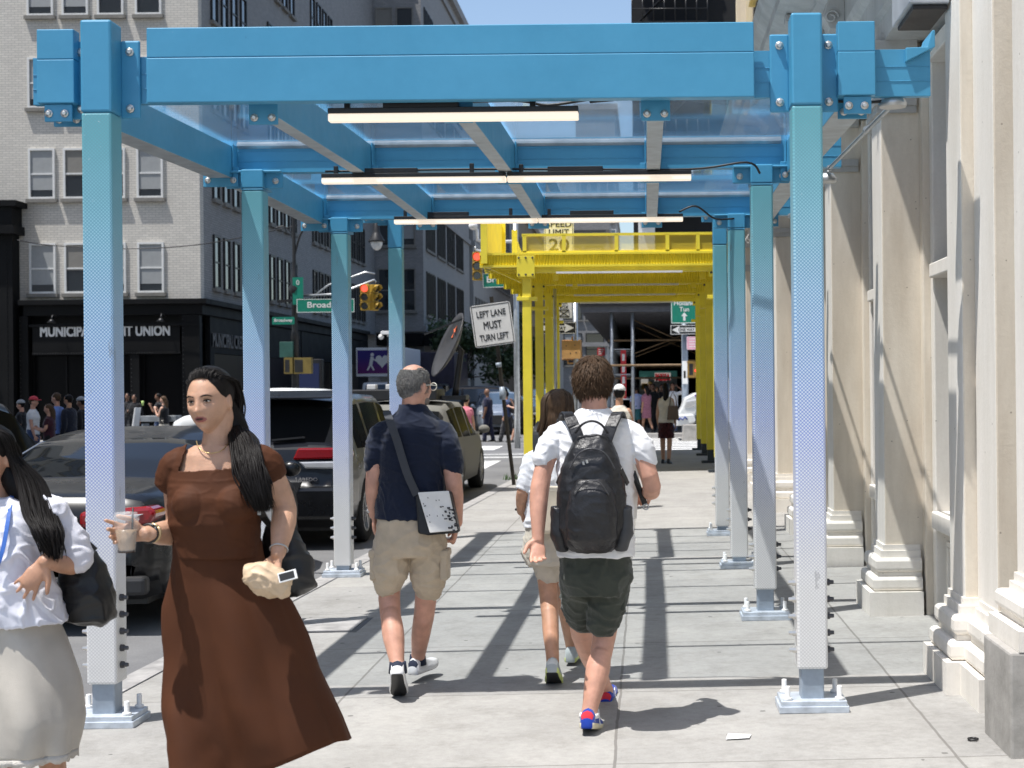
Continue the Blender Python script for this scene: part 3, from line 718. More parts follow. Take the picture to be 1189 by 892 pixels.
# window meshes (origin at sill centre, outside face towards -Y)
def win_meshes(w, h, frame, kind=0, sash=True):
    f = MB(); a = .07
    for q in ((-w/2, 0, -w/2+a, h), (w/2-a, 0, w/2, h)): f.box((q[0], -.07, q[1]), (q[2], .04, q[3]))
    f.box((-w/2+a, -.07, h-a), (w/2-a, .04, h)); f.box((-w/2+a, -.07, 0), (w/2-a, .04, a))
    if sash: f.box((-w/2+a, -.045, h*.48), (w/2-a, .04, h*.48+.055))
    fm = f.mesh('window', [frame])
    s = MB(); s.box((-w/2-.08, -.14, -.13), (w/2+.08, .05, -.005)); sm = s.mesh('sill', [m_sill])
    out = []
    for k in range(3):
        p = MB(); p.box((-w/2+a, -.014, a), (w/2-a, -.001, h-a), 0)
        bl = (.0, .55, .85)[k] if not kind else 0
        if bl: p.box((-w/2+a, -.022, h-a-(h-2*a)*bl), (w/2-a, -.0145, h-a-.002), 1)
        out.append(p.mesh('pane', [m_glass if not kind else m_glassb, m_blindd if k == 1 else m_blind]))
    return fm, sm, out
def put_win(parent, ms, loc, rz=0, k=0, name='window'):
    o = link_mesh(name, ms[0], parent, V(loc) - V(parent.location), (0, 0, rz))
    link_mesh('sill', ms[1], o); link_mesh('pane', ms[2][k], o); return o
m_shopglass = glass_mat('shop_glass', (.003, .003, .0035), .3); m_shopglass.node_tree.nodes['Principled BSDF'].inputs['Coat Weight'].default_value = 0; m_shopglass.node_tree.nodes['Principled BSDF'].inputs['Specular IOR Level'].default_value = .12
W_front = win_meshes(.93, 1.78, m_winw); W_side = win_meshes(.80, 1.95, m_blackm, sash=True); W_sideg = win_meshes(.85, 2.1, m_sill)

# --- white brick corner building
YB, XC = 52.0, -15.75
cb_ = empty('corner_building', (XC, YB, 0), 0, 'white brick corner building above a black iron shop front', 'building')
def pc_(mb, name, mats, parent=None, **k):
    p = parent or cb_; return mb.build(name, mats, p, loc=-V(p.location), **k)
mb = MB(); mb.box((-34, YB, 4.85), (XC, YB+.4, 32), 0); pc_(mb, 'front_wall', m_brickw)
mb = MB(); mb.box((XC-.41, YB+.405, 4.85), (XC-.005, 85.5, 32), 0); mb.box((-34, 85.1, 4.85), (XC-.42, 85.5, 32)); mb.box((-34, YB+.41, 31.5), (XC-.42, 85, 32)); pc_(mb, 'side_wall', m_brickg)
zs = [5.15, 8.50, 11.72, 14.98, 18.2]
ux = [51.5, 92, 133, 177]
for j, z in enumerate(zs):
    for i, u in enumerate(ux):
        x = (u - 751)*YB/FPX; put_win(cb_, W_front, (x, YB-.01, z), 0, (2, 1, 2, 1, 2, 1, 2)[(i*3+j*2) % 7])
    for i in range(2): put_win(cb_, W_front, (-24.2 - i*1.6, YB-.01, z), 0, i)
for j, z in enumerate([5.4, 8.65, 11.9, 15.15, 18.4]):
    for gidx in range(4):
        for i in range(4):
            y = YB + 1.9 + gidx*8.0 + i*1.3
            put_win(cb_, W_side, (XC+.005, y, z), R(90), 0)
# black iron ground storey
mb = MB(); mb.box((-21.9, YB-.35, 4.35), (XC+.15, YB-.005, 4.86)); mb.box((-22, YB-.55, 4.72), (XC+.35, YB-.01, 4.9)); mb.box((XC-.004, YB, 4.35), (XC+.15, 82, 4.86)); mb.box((XC, YB+.01, 4.72), (XC+.35, 82, 4.9)); pc_(mb, 'cornice', m_iron, bevel=.01)
mb = MB()
mb.box((-21.6, YB-.30, 3.05), (XC-.66, YB-.02, 3.95)); mb.box((-21.7, YB-.36, 3.95), (XC+.05, YB-.01, 4.05)); mb.box((-21.6, YB-.36, 2.97), (XC-.62, YB-.01, 3.05))
for k in range(46): mb.cyl((-21.5 + k*.092, YB-.37, 3.01), (-21.5+k*.092, YB-.36, 3.01), .02, 6, 1)
for x in (-21.9, -18.0, XC-.42):
    mb.box((x-.16, YB-.33, -.03), (x+(.16 if x < -17 else .46), YB-.02, 2.96 if x == -18.0 else 4.34))
    for k in range(17 if x == -18.0 else 26): mb.cyl((x-.12, YB-.345, .3+k*.155), (x-.12, YB-.33, .3+k*.155), .022, 6, 1)
pc_(mb, 'iron_front', [m_iron, m_blackm], bevel=.006)
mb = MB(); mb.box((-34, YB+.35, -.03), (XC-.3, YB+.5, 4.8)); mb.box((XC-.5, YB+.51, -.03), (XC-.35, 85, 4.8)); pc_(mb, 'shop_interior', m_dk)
for x0, x1 in ((-21.7, -18.2), (-17.8, XC-.65)):
    o = empty('shop_window', V((x0, YB, 0)) - V(cb_.location)); o.parent = cb_
    mb = MB(); mb.box((x0, YB+.05, .5), (x1, YB+.07, 2.95)); pane = mb.build('pane', m_shopglass, o, loc=-V((x0, YB, 0)))
    mb = MB(); mb.box((x0, YB, -.03), (x1, YB+.12, .5)); n = max(1, int((x1-x0)/1.15))
    for k in range(n+1):
        x = x0 + (x1-x0)*k/n; mb.box((x-.03, YB+.0, .505), (x+.03, YB+.12, 2.95))
    mb.build('frame', m_iron, o, loc=-V((x0, YB, 0)))
for y0 in (53, 60, 67, 74):
    mb = MB(); mb.box((XC-.02, y0+.4, .5), (XC+.0, y0+6.2, 3.0), 1); mb.box((XC-.1, y0-.2, -.03), (XC+.08, y0+.3, 4.34)); mb.box((XC-.1, y0+.31, 3.02), (XC+.05, y0+6.79, 4.34)); mb.box((XC-.1, y0+.31, -.03), (XC+.05, y0+6.79, .48)); pc_(mb, 'side_shop_front', [m_iron, m_shopglass])
m_letter = mat('letter_silver', (.62, .62, .61), .4, .2, .05); m_letterd = mat('letter_grey', (.12, .12, .12), .5, var=.1)
def tline(u0, u1, v, hpx, Y, txt, parent, m, **k):
    a, b = P(u0, v, Y), P(u1, v, Y); c = (a+b)/2
    return flat_text(parent, txt, c - V(parent.location), (b-a).length, hpx*Y/FPX, m, **k)
tline(47, 197, 384.5, 11.3, YB-.31, 'MUNICIPAL CREDIT UNION', cb_, m_letter, th=.02, bold=.025)
flat_text(cb_, 'MUNICIPAL CREDIT UNION', V((XC+.09, 56.2, 3.5)) - V(cb_.location), 6.4, .5, m_letterd, rz=R(90), th=.06, bold=.01)
mb = MB(); 
for x in (-20.7, -16.9):
    mb.tube([(x, YB-.3, 4.3), (x, YB-.75, 4.35), (x, YB-.85, 4.2)], .025, 6); mb.lathe([(.05, .12), (.16, 0)], (x, YB-.85, 4.08), 10)
pc_(mb, 'gooseneck_lamp', m_blackm)
# black iron neighbour at the far left
nb = empty('black_building', (-22.2, YB, 0), 0, 'black riveted iron shop front beside the white brick building', 'building')
mb = MB(); mb.box((-34, YB-.6, -.03), (-22.15, YB-.01, 7.2)); mb.box((-34, YB-.95, 7.2), (-21.95, YB-.01, 7.5)); mb.box((-34, YB-.85, 7.5), (-22.05, YB-.01, 8.15)); mb.box((-34, YB-1.0, 8.15), (-21.85, YB-.01, 8.35))
for x in (-22.35, -22.95):
    for k in range(40): mb.cyl((x, YB-.62, .3+k*.17), (x, YB-.6, .3+k*.17), .025, 6)
mb.build('wall', m_iron, nb, loc=-V(nb.location))
mb = MB(); mb.box((-24.4, YB-.66, 4.0), (-23.2, YB-.6, 6.6)); mb.build('window', m_glass, nb, loc=-V(nb.location))
mb = MB(); mb.prism([(-23.3, YB-.61, 4.35), (-23.3, YB-1.5, 3.6), (-23.3, YB-1.5, 3.5), (-23.3, YB-.61, 4.2)], (-3, 0, 0)); mb.build('awning', m_white, nb, loc=-V(nb.location))

# --- generic block with its own windows (each window a part)
def block(name, label, x0, x1, y0, y1, z1, m, z0=-.03, front=None, side=None, roofm=None, base=None, stripes=True):
    o = empty(name, (x1, y0, 0), 0, label, 'building')
    mb = MB(); mb.box((x0, y0, z0), (x1, y1, z1)); mb.build('wall', m, o, loc=-V(o.location))
    mb = MB(); mb.box((x0-.2, y0-.25, z1), (x1+.3, y1+.2, z1+.6)); 
    if stripes:
        for z in [5.0 + k*7.2 for k in range(int((z1-5)/7.2)+1)]: mb.box((x0-.1, y0-.12, z), (x1+.14, y1, z+.35))
    mb.build('cornice', roofm or m, o, loc=-V(o.location))
    for spec in (front or []):
        ms, xs, zs_, sc = spec
        for x in xs:
            for z in zs_: put_win(o, ms, (x, y0-.008, z), 0, int(x*7+z*3) % 3)
    for spec in (side or []):
        ms, ys_, zs_, rz = spec
        for y in ys_:
            for z in zs_: put_win(o, ms, (x1+.008 if rz > 0 else x0-.008, y, z), rz, 0)
    return o
W_tall = win_meshes(1.0, 2.5, m_sill); W_big = win_meshes(1.5, 2.6, m_blackm); W_slim = win_meshes(.62, 2.6, m_blackm, sash=False)
XD = -12.95
o = block('loft_building', 'grey loft building with narrow window groups beyond the corner building', -30, XD, 85.6, 108, 27.5, m_brickg,
      front=[(W_tall, [-15.1, -13.9], [6.2, 10.0, 13.8, 17.6, 21.4, 25], 1)], side=[(W_slim, [87 + g*4.6 + i*.95 for g in range(4) for i in range(4)], [6.0, 9.9, 13.8, 17.7, 21.6], R(90))], base=1)
mb = MB(); mb.box((XD, 85.4, 4.2), (XD+1.3, 108, 4.5)); mb.box((XD, 85.4, 4.5), (XD+.9, 108, 4.9)); mb.box((-15.6, 84.9, 4.2), (XD-.01, 85.5, 4.9)); mb.build('awning', m_iron, o, loc=-V(o.location))
block('stone_block', 'brown stone block with tall dark windows further along the left side', -30, -12.7, 108.3, 140, 21.5, m_lime,
      front=[(W_tall, [-14], [20], 1)], side=[(W_tall, [109.6 + i*1.9 for i in range(15)], [6, 10.2, 14.4, 18], R(90))])
block('tan_block', 'tan brick block with fire escapes far along the left side', -30, -12.4, 140.5, 190, 19, m_brickt, side=[(W_tall, [142 + i*3 for i in range(15)], [6, 10, 14], R(90))])
block('pale_building', 'pale painted party wall rising above the far end of the street', -26, -7.2, 192, 205, 30, m_pale, front=[(W_big, [-13.5, -17], [20, 25.5], 1)])
block('gridded_building', 'blue glazed building seen above the yellow shed parapet', -7.0, -3.0, 150, 170, 30, m_lime, front=[(win_meshes(.85, 2.3, m_winw, 1), [-6.2, -5.2, -4.2, -3.4], [12.5, 15.5, 18.5, 21.5], 1)])
block('grey_tower', 'distant bluish grey tower closing the street beyond the dark shed', -9.5, -4.6, 215, 240, 17, m_brickg, front=[(W_big, [-8.6, -6.9, -5.4], [4, 8, 12], 1)])
block('distant_facade', 'narrow grey facade beside the dark shed far down the street', -6.8, -3.2, 120, 149, 14.5, m_brickg, front=[(W_big, [-6, -4.2], [3.5, 7.2, 10.6], 1)], side=[(W_big, [122, 126], [4], -R(90))])
# left block that stands beside the parked cars, out of frame to the left (its grid of windows mirrors in the cars)
o = block('left_building', 'stone block with a regular grid of windows on the left side of the street', -30, -16.3, -4, 33, 35, m_pale,
      side=[(win_meshes(2.0, 2.2, m_sill), [-2 + i*3.3 for i in range(11)], [5 + k*3.35 for k in range(9)], R(90))])
# --- dark netted corner with its pipe scaffold shed across the side street
sc = empty('scaffold_shed', (.5, 53, 0), 0, 'dark pipe scaffold sidewalk shed under a black netted facade', 'scaffold')
def sb(mb, name, mats, **k): return mb.build(name, mats, sc, loc=-V(sc.location), **k)
m_plank = mat('dark_planks', (.035, .032, .03), .8, var=.4, scale=4); m_pipe = mat('scaffold_pipe', (.34, .36, .38), .4, .5, .25)
m_netk = mat('black_netting', (.006, .0065, .008), .8, var=.5, scale=.8, bump=.3, bscale=1.5)
xl, xr = -1.25, 3.0
mb = MB(); mb.box((xl-1.15, 52.6, 4.55), (9, 100, 4.95)); mb.box((xl-1.2, 52.5, 4.95), (9, 52.62, 6.3)); mb.box((xl-1.22, 52.63, 4.95), (xl-1.1, 100, 6.3)); sb(mb, 'deck', m_plank)
mb = MB()
for k in range(40): mb.box((xl-1.1, 52.7+k*1.2, 4.33), (3.4, 52.8+k*1.2, 4.55))
sb(mb, 'deck_joist', mat('steel_joist', (.10, .10, .11), .5, .3))
mb = MB(); mb2 = MB()
for k in range(13):
    y = 52.9 + k*3.0
    for x in (xl, xl+.75, xr, xr+.8):
        mb.cyl((x, y, -.03), (x, y, 4.33), .05 if k else .06, 8)
    mb2.cyl((xl, y, 1.2), (xl+.75, y, 1.2), .025, 6); mb2.cyl((xl, y, 3.0), (xl+.75, y, 3.0), .025, 6); mb2.cyl((xl, y, 2.1), (xl+.75, y, 2.1), .025, 6)
    mb2.cyl((xr, y, 1.2), (xr+.8, y, 1.2), .025, 6); mb2.cyl((xr, y, 3.0), (xr+.8, y, 3.0), .025, 6)
    if k < 12:
        mb2.cyl((xl, y, 2.6), (xl, y+3, 4.2), .022, 6); mb2.cyl((xl, y, 4.2), (xl, y+3, 2.6), .022, 6)
sb(mb, 'upright_pipe', m_pipe); sb(mb2, 'tie_pipe', m_pipe)
mb = MB(); m_rust = mat('rusty_tube', (.20, .13, .07), .6, .2, .3)
for z, y in ((2.42, 52.85), (3.42, 55.8), (2.0, 58.8), (2.5, 64.8)): mb.cyl((xl-.2, y, z), (xr+.9, y, z), .04, 8)
for y in (55.9, 61.9): mb.cyl((xl+.75, y, 4.2), (xr, y, 2.6), .025, 6); mb.cyl((xl+.75, y, 2.9), (xr, y, 4.2), .025, 6)
sb(mb, 'brace_pipe', m_rust)
mb = MB(); mb.box((xr+1.0, 53.2, -.03), (9, 100, 4.5)); sb(mb, 'dark_screen', m_netk)
mb = MB(); mb.box((xl-.3, 62, -.03), (xl-.25, 100, 4.5)); sb(mb, 'dark_screen', m_netk)  # black sheet added on the open side to darken the passage
mb = MB(); mb.box((xl-.2, 99, 2.72), (4, 99.2, 4.5)); mb.box((xl-.2, 99, -.03), (-.72, 99.2, 2.72)); mb.box((2.05, 99, -.03), (4, 99.2, 2.72)); sb(mb, 'dark_screen', m_netk)  # added black cross wall that makes the passage end read as shade
mb = MB(); mb.box((-.35, 53.1, 6.3), (9, 53.2, 30)); mb.box((-.42, 53.21, 6.3), (-.32, 60, 30)); sb(mb, 'netting', m_netk)
mb = MB(); 
for z in (8.2, 10.2, 12.4, 14.6, 16.8):
    mb.box((-.4, 52.3, z), (2.3, 53.05, z+.06)); mb.cyl((-.4, 52.3, z+1.0), (2.3, 52.3, z+1.0), .025, 6); mb.cyl((-.4, 52.3, z+.5), (2.3, 52.3, z+.5), .02, 6)
    for k in range(8): mb.cyl((-.4+k*.385, 52.3, z), (-.4+k*.385, 52.3, z+1.0), .018, 5)
    mb.bar((-.2, 52.6, z+.06), (1.9, 52.6, z+2.1), .4, .03)
sb(mb, 'fire_escape', m_blackm)
mb = MB(); mb.box((-.25, 52.9, 6.3), (.35, 53.05, 9.2)); sb(mb, 'pale_panel', m_white)
mb = MB(); mb.box((-.95, 54, 1.2), (-.75, 54.1, 3.0)); sb(mb, 'red_banner', m_signr)
mb = MB()
for k in range(4): mb.box((-.90, 53.985, 1.35+k*.42), (-.80, 53.995, 1.6+k*.42))
sb(mb, 'banner_mark', m_signw)
# shop at the end of the dark passage
shp = empty('pizza_shop', (1.5, 101, 0), 0, 'bright pizza shop front at the far end of the dark shed passage', 'shop')
mb = MB(); mb.box((-1.2, 101, 2.3), (3.6, 101.3, 4.4)); mb.box((-1.2, 101, -.03), (-.55, 101.3, 2.3)); mb.box((2.6, 101, -.03), (3.6, 101.3, 2.3)); mb.build('fascia', mat('shop_green', (.02, .10, .09), .5), shp, loc=-V(shp.location))
mb = MB(); mb.box((-.54, 101.4, -.03), (2.59, 101.5, 2.3)); mb.build('shop_window', m_pale, shp, loc=-V(shp.location))
a, b = P(761, 438, 100.9), P(778, 438, 100.9)
mb = MB(); mb.box((a.x-.05, 100.93, a.z-.3), (b.x+.05, 100.97, a.z+.3)); mb.build('sign_panel', m_signw, shp, loc=-V(shp.location))
flat_text(shp, 'PIZZA', (a+b)/2 - V(shp.location), (b-a).length, .45, m_signr, th=.02, bold=.02)
mb = MB(); mb.prism([(1.2, 100.5, .5), (1.8, 100.5, .6), (1.75, 100.5, 1.9)], (0, .05, 0)); mb.build('red_flag', m_signr, shp, loc=-V(shp.location))
mb = MB(); mb.box((-.4, 100.6, 1.3), (.1, 100.9, 2.2)); mb.box((-.35, 100.55, 1.5), (.05, 100.6, 1.9), 1); mb.build('poster', [m_signw, m_tl_yel], shp, loc=-V(shp.location))
# ---------------------------------------------------------------- signs, signals, lamps, trees
def at(o, mb, name, mats, **k): return mb.build(name, mats, o, **k)
def rrect(mb, w, h, r, y0, y1, mi=0, cz=0):
    pts = []
    for cx, cz_, a0 in ((w/2-r, h/2-r, 0), (-w/2+r, h/2-r, 90), (-w/2+r, -h/2+r, 180), (w/2-r, -h/2+r, 270)):
        for k in range(4): a = R(a0 + k*30); pts.append((cx + r*cos(a), y0, cz + cz_ + r*sin(a)))
    mb.prism(pts, (0, y1-y0, 0), mi)
def sign(o, name, c, w, h, m, lines, border=None, roll=0, tm=None, bt=.012, bi=.018):
    """panel facing -Y, a child of o; lines = [(text, dx, dz, width, height)]"""
    p = empty(name, V(c) - V(o.location)); p.parent = o; p.rotation_euler = (0, -roll, 0)
    mb = MB(); rrect(mb, w, h, min(w, h)*.07, 0, .006); mb.build('panel', m, p)
    if border:
        mb = MB()
        for x0, z0, x1, z1 in ((-w/2+bi, h/2-bi-bt, w/2-bi, h/2-bi), (-w/2+bi, -h/2+bi, w/2-bi, -h/2+bi+bt), (-w/2+bi, -h/2+bi+bt, -w/2+bi+bt, h/2-bi-bt), (w/2-bi-bt, -h/2+bi+bt, w/2-bi, h/2-bi-bt)):
            mb.box((x0, -.0035, z0), (x1, 0, z1))
        mb.build('border', border, p)
    for q in lines: flat_text(p, q[0], (q[1], -.003, q[2]), q[3], q[4], tm, bold=q[5] if len(q) > 5 else .012)
    return p
# tilted LEFT LANE MUST TURN LEFT sign
b0 = V((-2.32, 25.5, gz(-2.32))); tp = P(575, 392, 25.3)
o = empty('road_sign', b0, 0, 'leaning brown post carrying the LEFT LANE MUST TURN LEFT sign', 'road sign')
m_brown = mat('weathered_channel', (.045, .037, .026), .55, .3, .5, 5, .3, 40)
mb = MB(); d = tp - b0; tpp = V((d.x*1.28, -.0, d.z*1.28))
mb.bar((0,0,0), tpp, .055, .012); mb.bar((-.026, -.012, 0), tpp + V((-.026, -.012, 0)), .012, .03); mb.bar((.026, -.012, 0), tpp + V((.026, -.012, 0)), .012, .03)
mb.tube([tuple(d*.62 + V((0,0,-.1))), tuple(d*.62 + V((.01,0,0))), tuple(d*.62+V((-.01,0,.12)))], [.05,.06,.045], 8, 1); mb.cyl(tuple(d*.80), tuple(d*.83), .05, 8, 1)
at(o, mb, 'post', [m_brown, m_steel])
c = P(572, 377, 25.42)
sign(o, 'sign_panel', c, .70, .735, m_signw, [('LEFT LANE', 0, .20, .50, .105), ('MUST', 0, 0, .31, .125), ('TURN LEFT', 0, -.21, .50, .105)], m_signk, R(7.5), m_signk)
# speed limit sign
o = empty('road_sign', (-2.06, 33.2, gz(-2)), 0, 'SPEED LIMIT 20 sign on a tall pole seen through the yellow parapet', 'road sign')
mb = MB(); mb.cyl((0, .06, 0), (0, .06, 5.5), .035, 8); at(o, mb, 'pole', m_galv)
c = P(649, 275, 33.2); sign(o, 'sign_panel', c, .67, .98, m_signw, [('SPEED', 0, .285, .57, .13), ('LIMIT', 0, .10, .45, .13), ('20', 0, -.18, .45, .26)], m_signk, 0, m_signk)
# corner pole behind the yellow posts
o = empty('signal_pole', (-1.9, 39.4, RZ), 0, 'corner pole with BLOCK BOX and WAY signs and tan walk signal behind yellow posts', 'signal pole')
mb = MB(); mb.cyl((0, .1, 0), (0, .1, 4.6), .07, 10); at(o, mb, 'pole', m_galv)
c = P(651, 357.5, 39.2); sign(o, 'block_sign', c, .60, .56, m_signw, [("DON'T", -.09, .2, .22, .09), ('BLOCK', .02, .14, .33, .085), ('THE', -.15, .02, .13, .085), ('BOX', .09, .02, .22, .085)], None, 0, m_signk)
mb = MB(); q = c - V(o.location)
for a, b in (((-.05,-.24),(.22,-.24)), ((-.05,-.06),(.22,-.06)), ((-.05,-.24),(-.05,-.06)), ((.22,-.24),(.22,-.06)), ((-.05,-.24),(.22,-.06)), ((-.05,-.06),(.22,-.24))): mb.bar((q.x+a[0], q.y-.006, q.z+a[1]), (q.x+b[0], q.y-.006, q.z+b[1]), .005, .022)
at(o, mb, 'symbol', m_signk)
c = P(648, 381, 39.2); p = sign(o, 'one_way_sign', c, .98, .32, m_signk, [], m_signw, 0, m_signk, .012, .012)
def arrow(p, w, h, sgn=1, m=None):
    mb = MB(); x = sgn; pts = [(-w/2*x, -h*.27), (w*.2*x, -h*.27), (w*.2*x, -h*.5), (w*.5*x, 0), (w*.2*x, h*.5), (w*.2*x, h*.27), (-w/2*x, h*.27)]
    if x < 0: pts = pts[::-1]
    mb.prism([(a, -.005, b) for a, b in pts], (0, .004, 0)); return mb.build('arrow', m or m_signw, p)
arrow(p, .86, .24); flat_text(p, 'ONE WAY', (-.06, -.008, 0), .52, .09, m_signk, bold=.012)
c = P(663, 406, 39.2) - V(o.location)
mb = MB(); mb.box((c.x-.25, -.12, c.z-.24), (c.x+.25, .28, c.z+.24)); mb.box((c.x-.27, .24, c.z-.27), (c.x+.27, .3, c.z+.27)); mb.tube([(c.x-.1, .1, c.z-.25), (c.x-.1, .1, c.z-.36), (0, .1, c.z-.36)], .03, 6); mb.tube([(c.x+.02, .1, c.z+.25), (c.x+.02, .1, c.z+.34), (0, .1, c.z+.34)], .03, 6)
for k, (a, b) in enumerate(((-.13,.1),(.1,.12),(-.02,-.1),(.13,-.08))): mb.cyl((c.x+a, -.125, c.z+b), (c.x+a, -.12, c.z+b), .018, 6, 1)
at(o, mb, 'walk_signal', [mat('signal_tan', (.60, .34, .13), .5), m_boltdk], bevel=.03)
mb = MB(); mb.box((-.42, -.1, 3.75), (-.1, -.09, 4.15)); at(o, mb, 'blue_sign', mat('sign_navy', (.01, .02, .06), .5))
# pole with Holland Tun sign across the side street
o = empty('signal_pole', (1.34, 51.2, RZ), 0, 'grey stickered pole with green Holland Tun sign and ONE WAY arrow', 'signal pole')
mb = MB(); mb.tube([(0, .1, 0), (0, .1, 1.2), (0, .1, 4.9)], [.13, .12, .10], 12); at(o, mb, 'pole', m_steel)
c = P(794.5, 360.5, 51.0); p = sign(o, 'destination_sign', c, .93, .92, m_signg, [('Holland', 0, .26, .70, .17), ('Tun', 0, .04, .33, .155)], m_signw, 0, m_signw, .022, .014)
mb = MB(); mb.prism([(-.04, -.004, -.36), (.04, -.004, -.36), (.04, -.004, -.2), (.11, -.004, -.2), (0, -.004, -.07), (-.11, -.004, -.2), (-.04, -.004, -.2)], (0, .004, 0)); mb.build('arrow', m_signw, p)
c = P(794.5, 383, 51.0); p = sign(o, 'one_way_sign', c, .97, .34, m_signk, [], m_signw, 0, m_signk, .016, .012); arrow(p, .84, .27, -1); flat_text(p, 'ONE WAY', (.08, -.008, 0), .56, .1, m_signk, bold=.012)
c = P(805, 398.5, 51.0); p = sign(o, 'pink_sign', c, .46, .46, m_pink, [], m_signw, 0, None, .01, .01)
mb = MB()
for k in range(4): mb.box((-.15, -.004, .13-k*.09), (.15 - .05*(k % 2), 0, .16-k*.09))
mb.build('small_print', m_signw, p)
c = P(807, 429, 51.0) - V(o.location)
mb = MB(); mb.box((c.x-.26, -.05, c.z-.25), (c.x+.16, .3, c.z+.25)); mb.box((c.x-.28, -.09, c.z-.28), (c.x+.2, -.05, c.z-.25), 0); mb.box((c.x-.28, -.09, c.z+.25), (c.x+.2, -.05, c.z+.28), 0); mb.box((c.x-.2, -.055, c.z-.2), (c.x-.06, -.05, c.z+.2), 1); mb.tube([(0, .1, c.z+.31), (c.x, .1, c.z+.31), (c.x, .1, c.z+.24)], .03, 6)
at(o, mb, 'walk_signal', [mat('signal_bronze', (.28, .17, .04), .45), m_signk], bevel=.01)
mb = MB(); hz = c.z; hx = c.x + .12
mb.box((hx-.09, -.058, hz-.14), (hx+.09, -.052, hz+.02))
for k in range(4): mb.box((hx-.085+k*.045, -.058, hz+.021), (hx-.052+k*.045, -.052, hz+.12 + (.03 if k in (1, 2) else 0)))
mb.box((hx-.13, -.058, hz-.08), (hx-.091, -.052, hz+.0)); at(o, mb, 'red_hand', emit('hand_red', (1, .05, .03), 1.2))
mb = MB(); mb.box((-.1, -.04, 1.9), (.09, -.025, 2.7)); mb.box((-.05, -.045, 2.1), (.02, -.04, 2.35), 1); at(o, mb, 'sticker', [m_white, m_signk])
# red sign seen below the far towers
o = empty('hanging_sign', (-3.4, 64, 0), 0, 'small red hanging sign left of the scaffold posts', 'shop sign')
c = P(698, 408.5, 64); mb = MB(); mb.box((c.x+3.4-.17, 0, c.z-.17), (c.x+3.4+.17, .05, c.z+.17)); mb.cyl((c.x+3.4, .03, -.03), (c.x+3.4, .03, c.z), .03, 6)
for k in range(3): mb.box((c.x+3.4-.12, -.004, c.z+.07-k*.09), (c.x+3.4+.12-.05*k, 0, c.z+.11-k*.09), 1)
at(o, mb, 'panel', [m_signr, m_signw])
# traffic light heads
def tl_head(o, c, rz=0, lit=True):
    h = empty('signal_head', V(c) - V(o.location), rz); h.parent = o; h.scale = (.82, .82, .82)
    mb = MB(); 
    for k in range(3): mb.box((-.17, 0, -.52+k*.345), (.17, .2, -.52+k*.345+.335))
    mb.build('housing', m_tl_yel, h, bevel=.015)
    for k in range(3):
        z = -.35 + k*.345; on = lit and k == 2
        mb = MB(); mb.lathe([(.0, 0), (.09, -.012), (.135, -.03)], (0, -.002, z), 16, mat=M.Rotation(R(-90), 3, 'X')); mb.build('lens', (m_red_on if on else m_lens_off), h)
        v = MB(); n = 14
        rows = [[V((.155*cos(a), y, z + .155*sin(a))) for a in [R(-30) + R(240)*j/n for j in range(n+1)]] for y in (0, -.2)]
        rows[1] = [V((p.x, -.22 if p.z > z else -.12, p.z)) for p in rows[1]]
        v.grid(rows); v.build('visor', m_tl_yel, h, solid=.008)
    return h
m_red_on = emit('lens_red_lit', (1.0, .10, .06), 1.3); m_lens_off = glass_mat('lens_dark', (.012, .014, .012), .2)
bk = mat('backing', (.02, .02, .02), .5)
# left Broadway pole with mast arm
XP, YP = (343-751)*47.5/FPX, 47.5
o = empty('signal_pole', (XP, YP, -.03), 0, 'black ornate pole with Broadway street signs and bishop crook lamp arm', 'signal pole')
mb = MB(); mb.lathe([(.22,0),(.24,.25),(.16,.5),(.13,1.1),(.12,3.3),(.15,3.35),(.10,3.6),(.09,4.7),(.14,4.75),(.2,4.98),(.12,5.1),(.14,5.3),(.09,5.45),(.06,5.9),(.055,8.2),(.03,8.9)], (0,0,0), 14); mb.bar((-.55, 0, 4.55), (.5, 0, 4.6), .09, .09)
at(o, mb, 'pole', m_blackm)
mb = MB(); zt = P(343, 256, YP).z + .03; xl_ = P(437, 250, YP).x - XP
mb.tube(cable([(0,0,zt-1.2),(.2,0,zt-.5),(.5,0,zt-.1),(1.1,0,zt+.12),(1.9,0,zt+.15),(xl_-.1,0,zt+.12),(xl_,0,zt-.05)]), .035, 8); mb.tube(cable([(0,0,zt-.5),(-.3,0,zt-.2),(-.6,0,zt-.25)]), .02, 6)
at(o, mb, 'crook_arm', m_blackm)
mb = MB(); mb.lathe([(.04,.35),(.09,.3),(.11,.0),(.13,-.05),(.26,-.28),(.27,-.33)], (xl_, 0, zt-.4), 14); at(o, mb, 'lamp_hood', m_blackm)
mb = MB(); mb.ell((xl_, 0, zt-.72), (.2, .2, .28)); at(o, mb, 'lamp_globe', mat('milk_glass', (.55,.57,.58), .3))
zs_ = P(343, 344, YP).z + .03; mb = MB(); mb.tube([(-.05,0,zs_),(1.4,-.02,zs_+.05),(2.6,-.05,zs_+.5),(2.65,-.05,zs_+.42)], .035, 8); mb.tube([(.5,0,zs_-.1),(1.1,0,zs_+.35),(2.3,-.04,zs_+.75),(2.62,-.05,zs_+.7)], .03, 6)
at(o, mb, 'mast_arm', m_galv)
c = P(378, 355, YP-.2); sign(o, 'street_sign', c, 1.86, .44, m_signg, [('Broadway', .06, 0, 1.28, .24)], m_signw, 0, m_signw, .018, .004)
c = P(329, 372.5, YP-.2); sign(o, 'street_sign', c, .72, .24, m_signg, [('Broadway', 0, 0, .58, .13)], None, 0, m_signw)
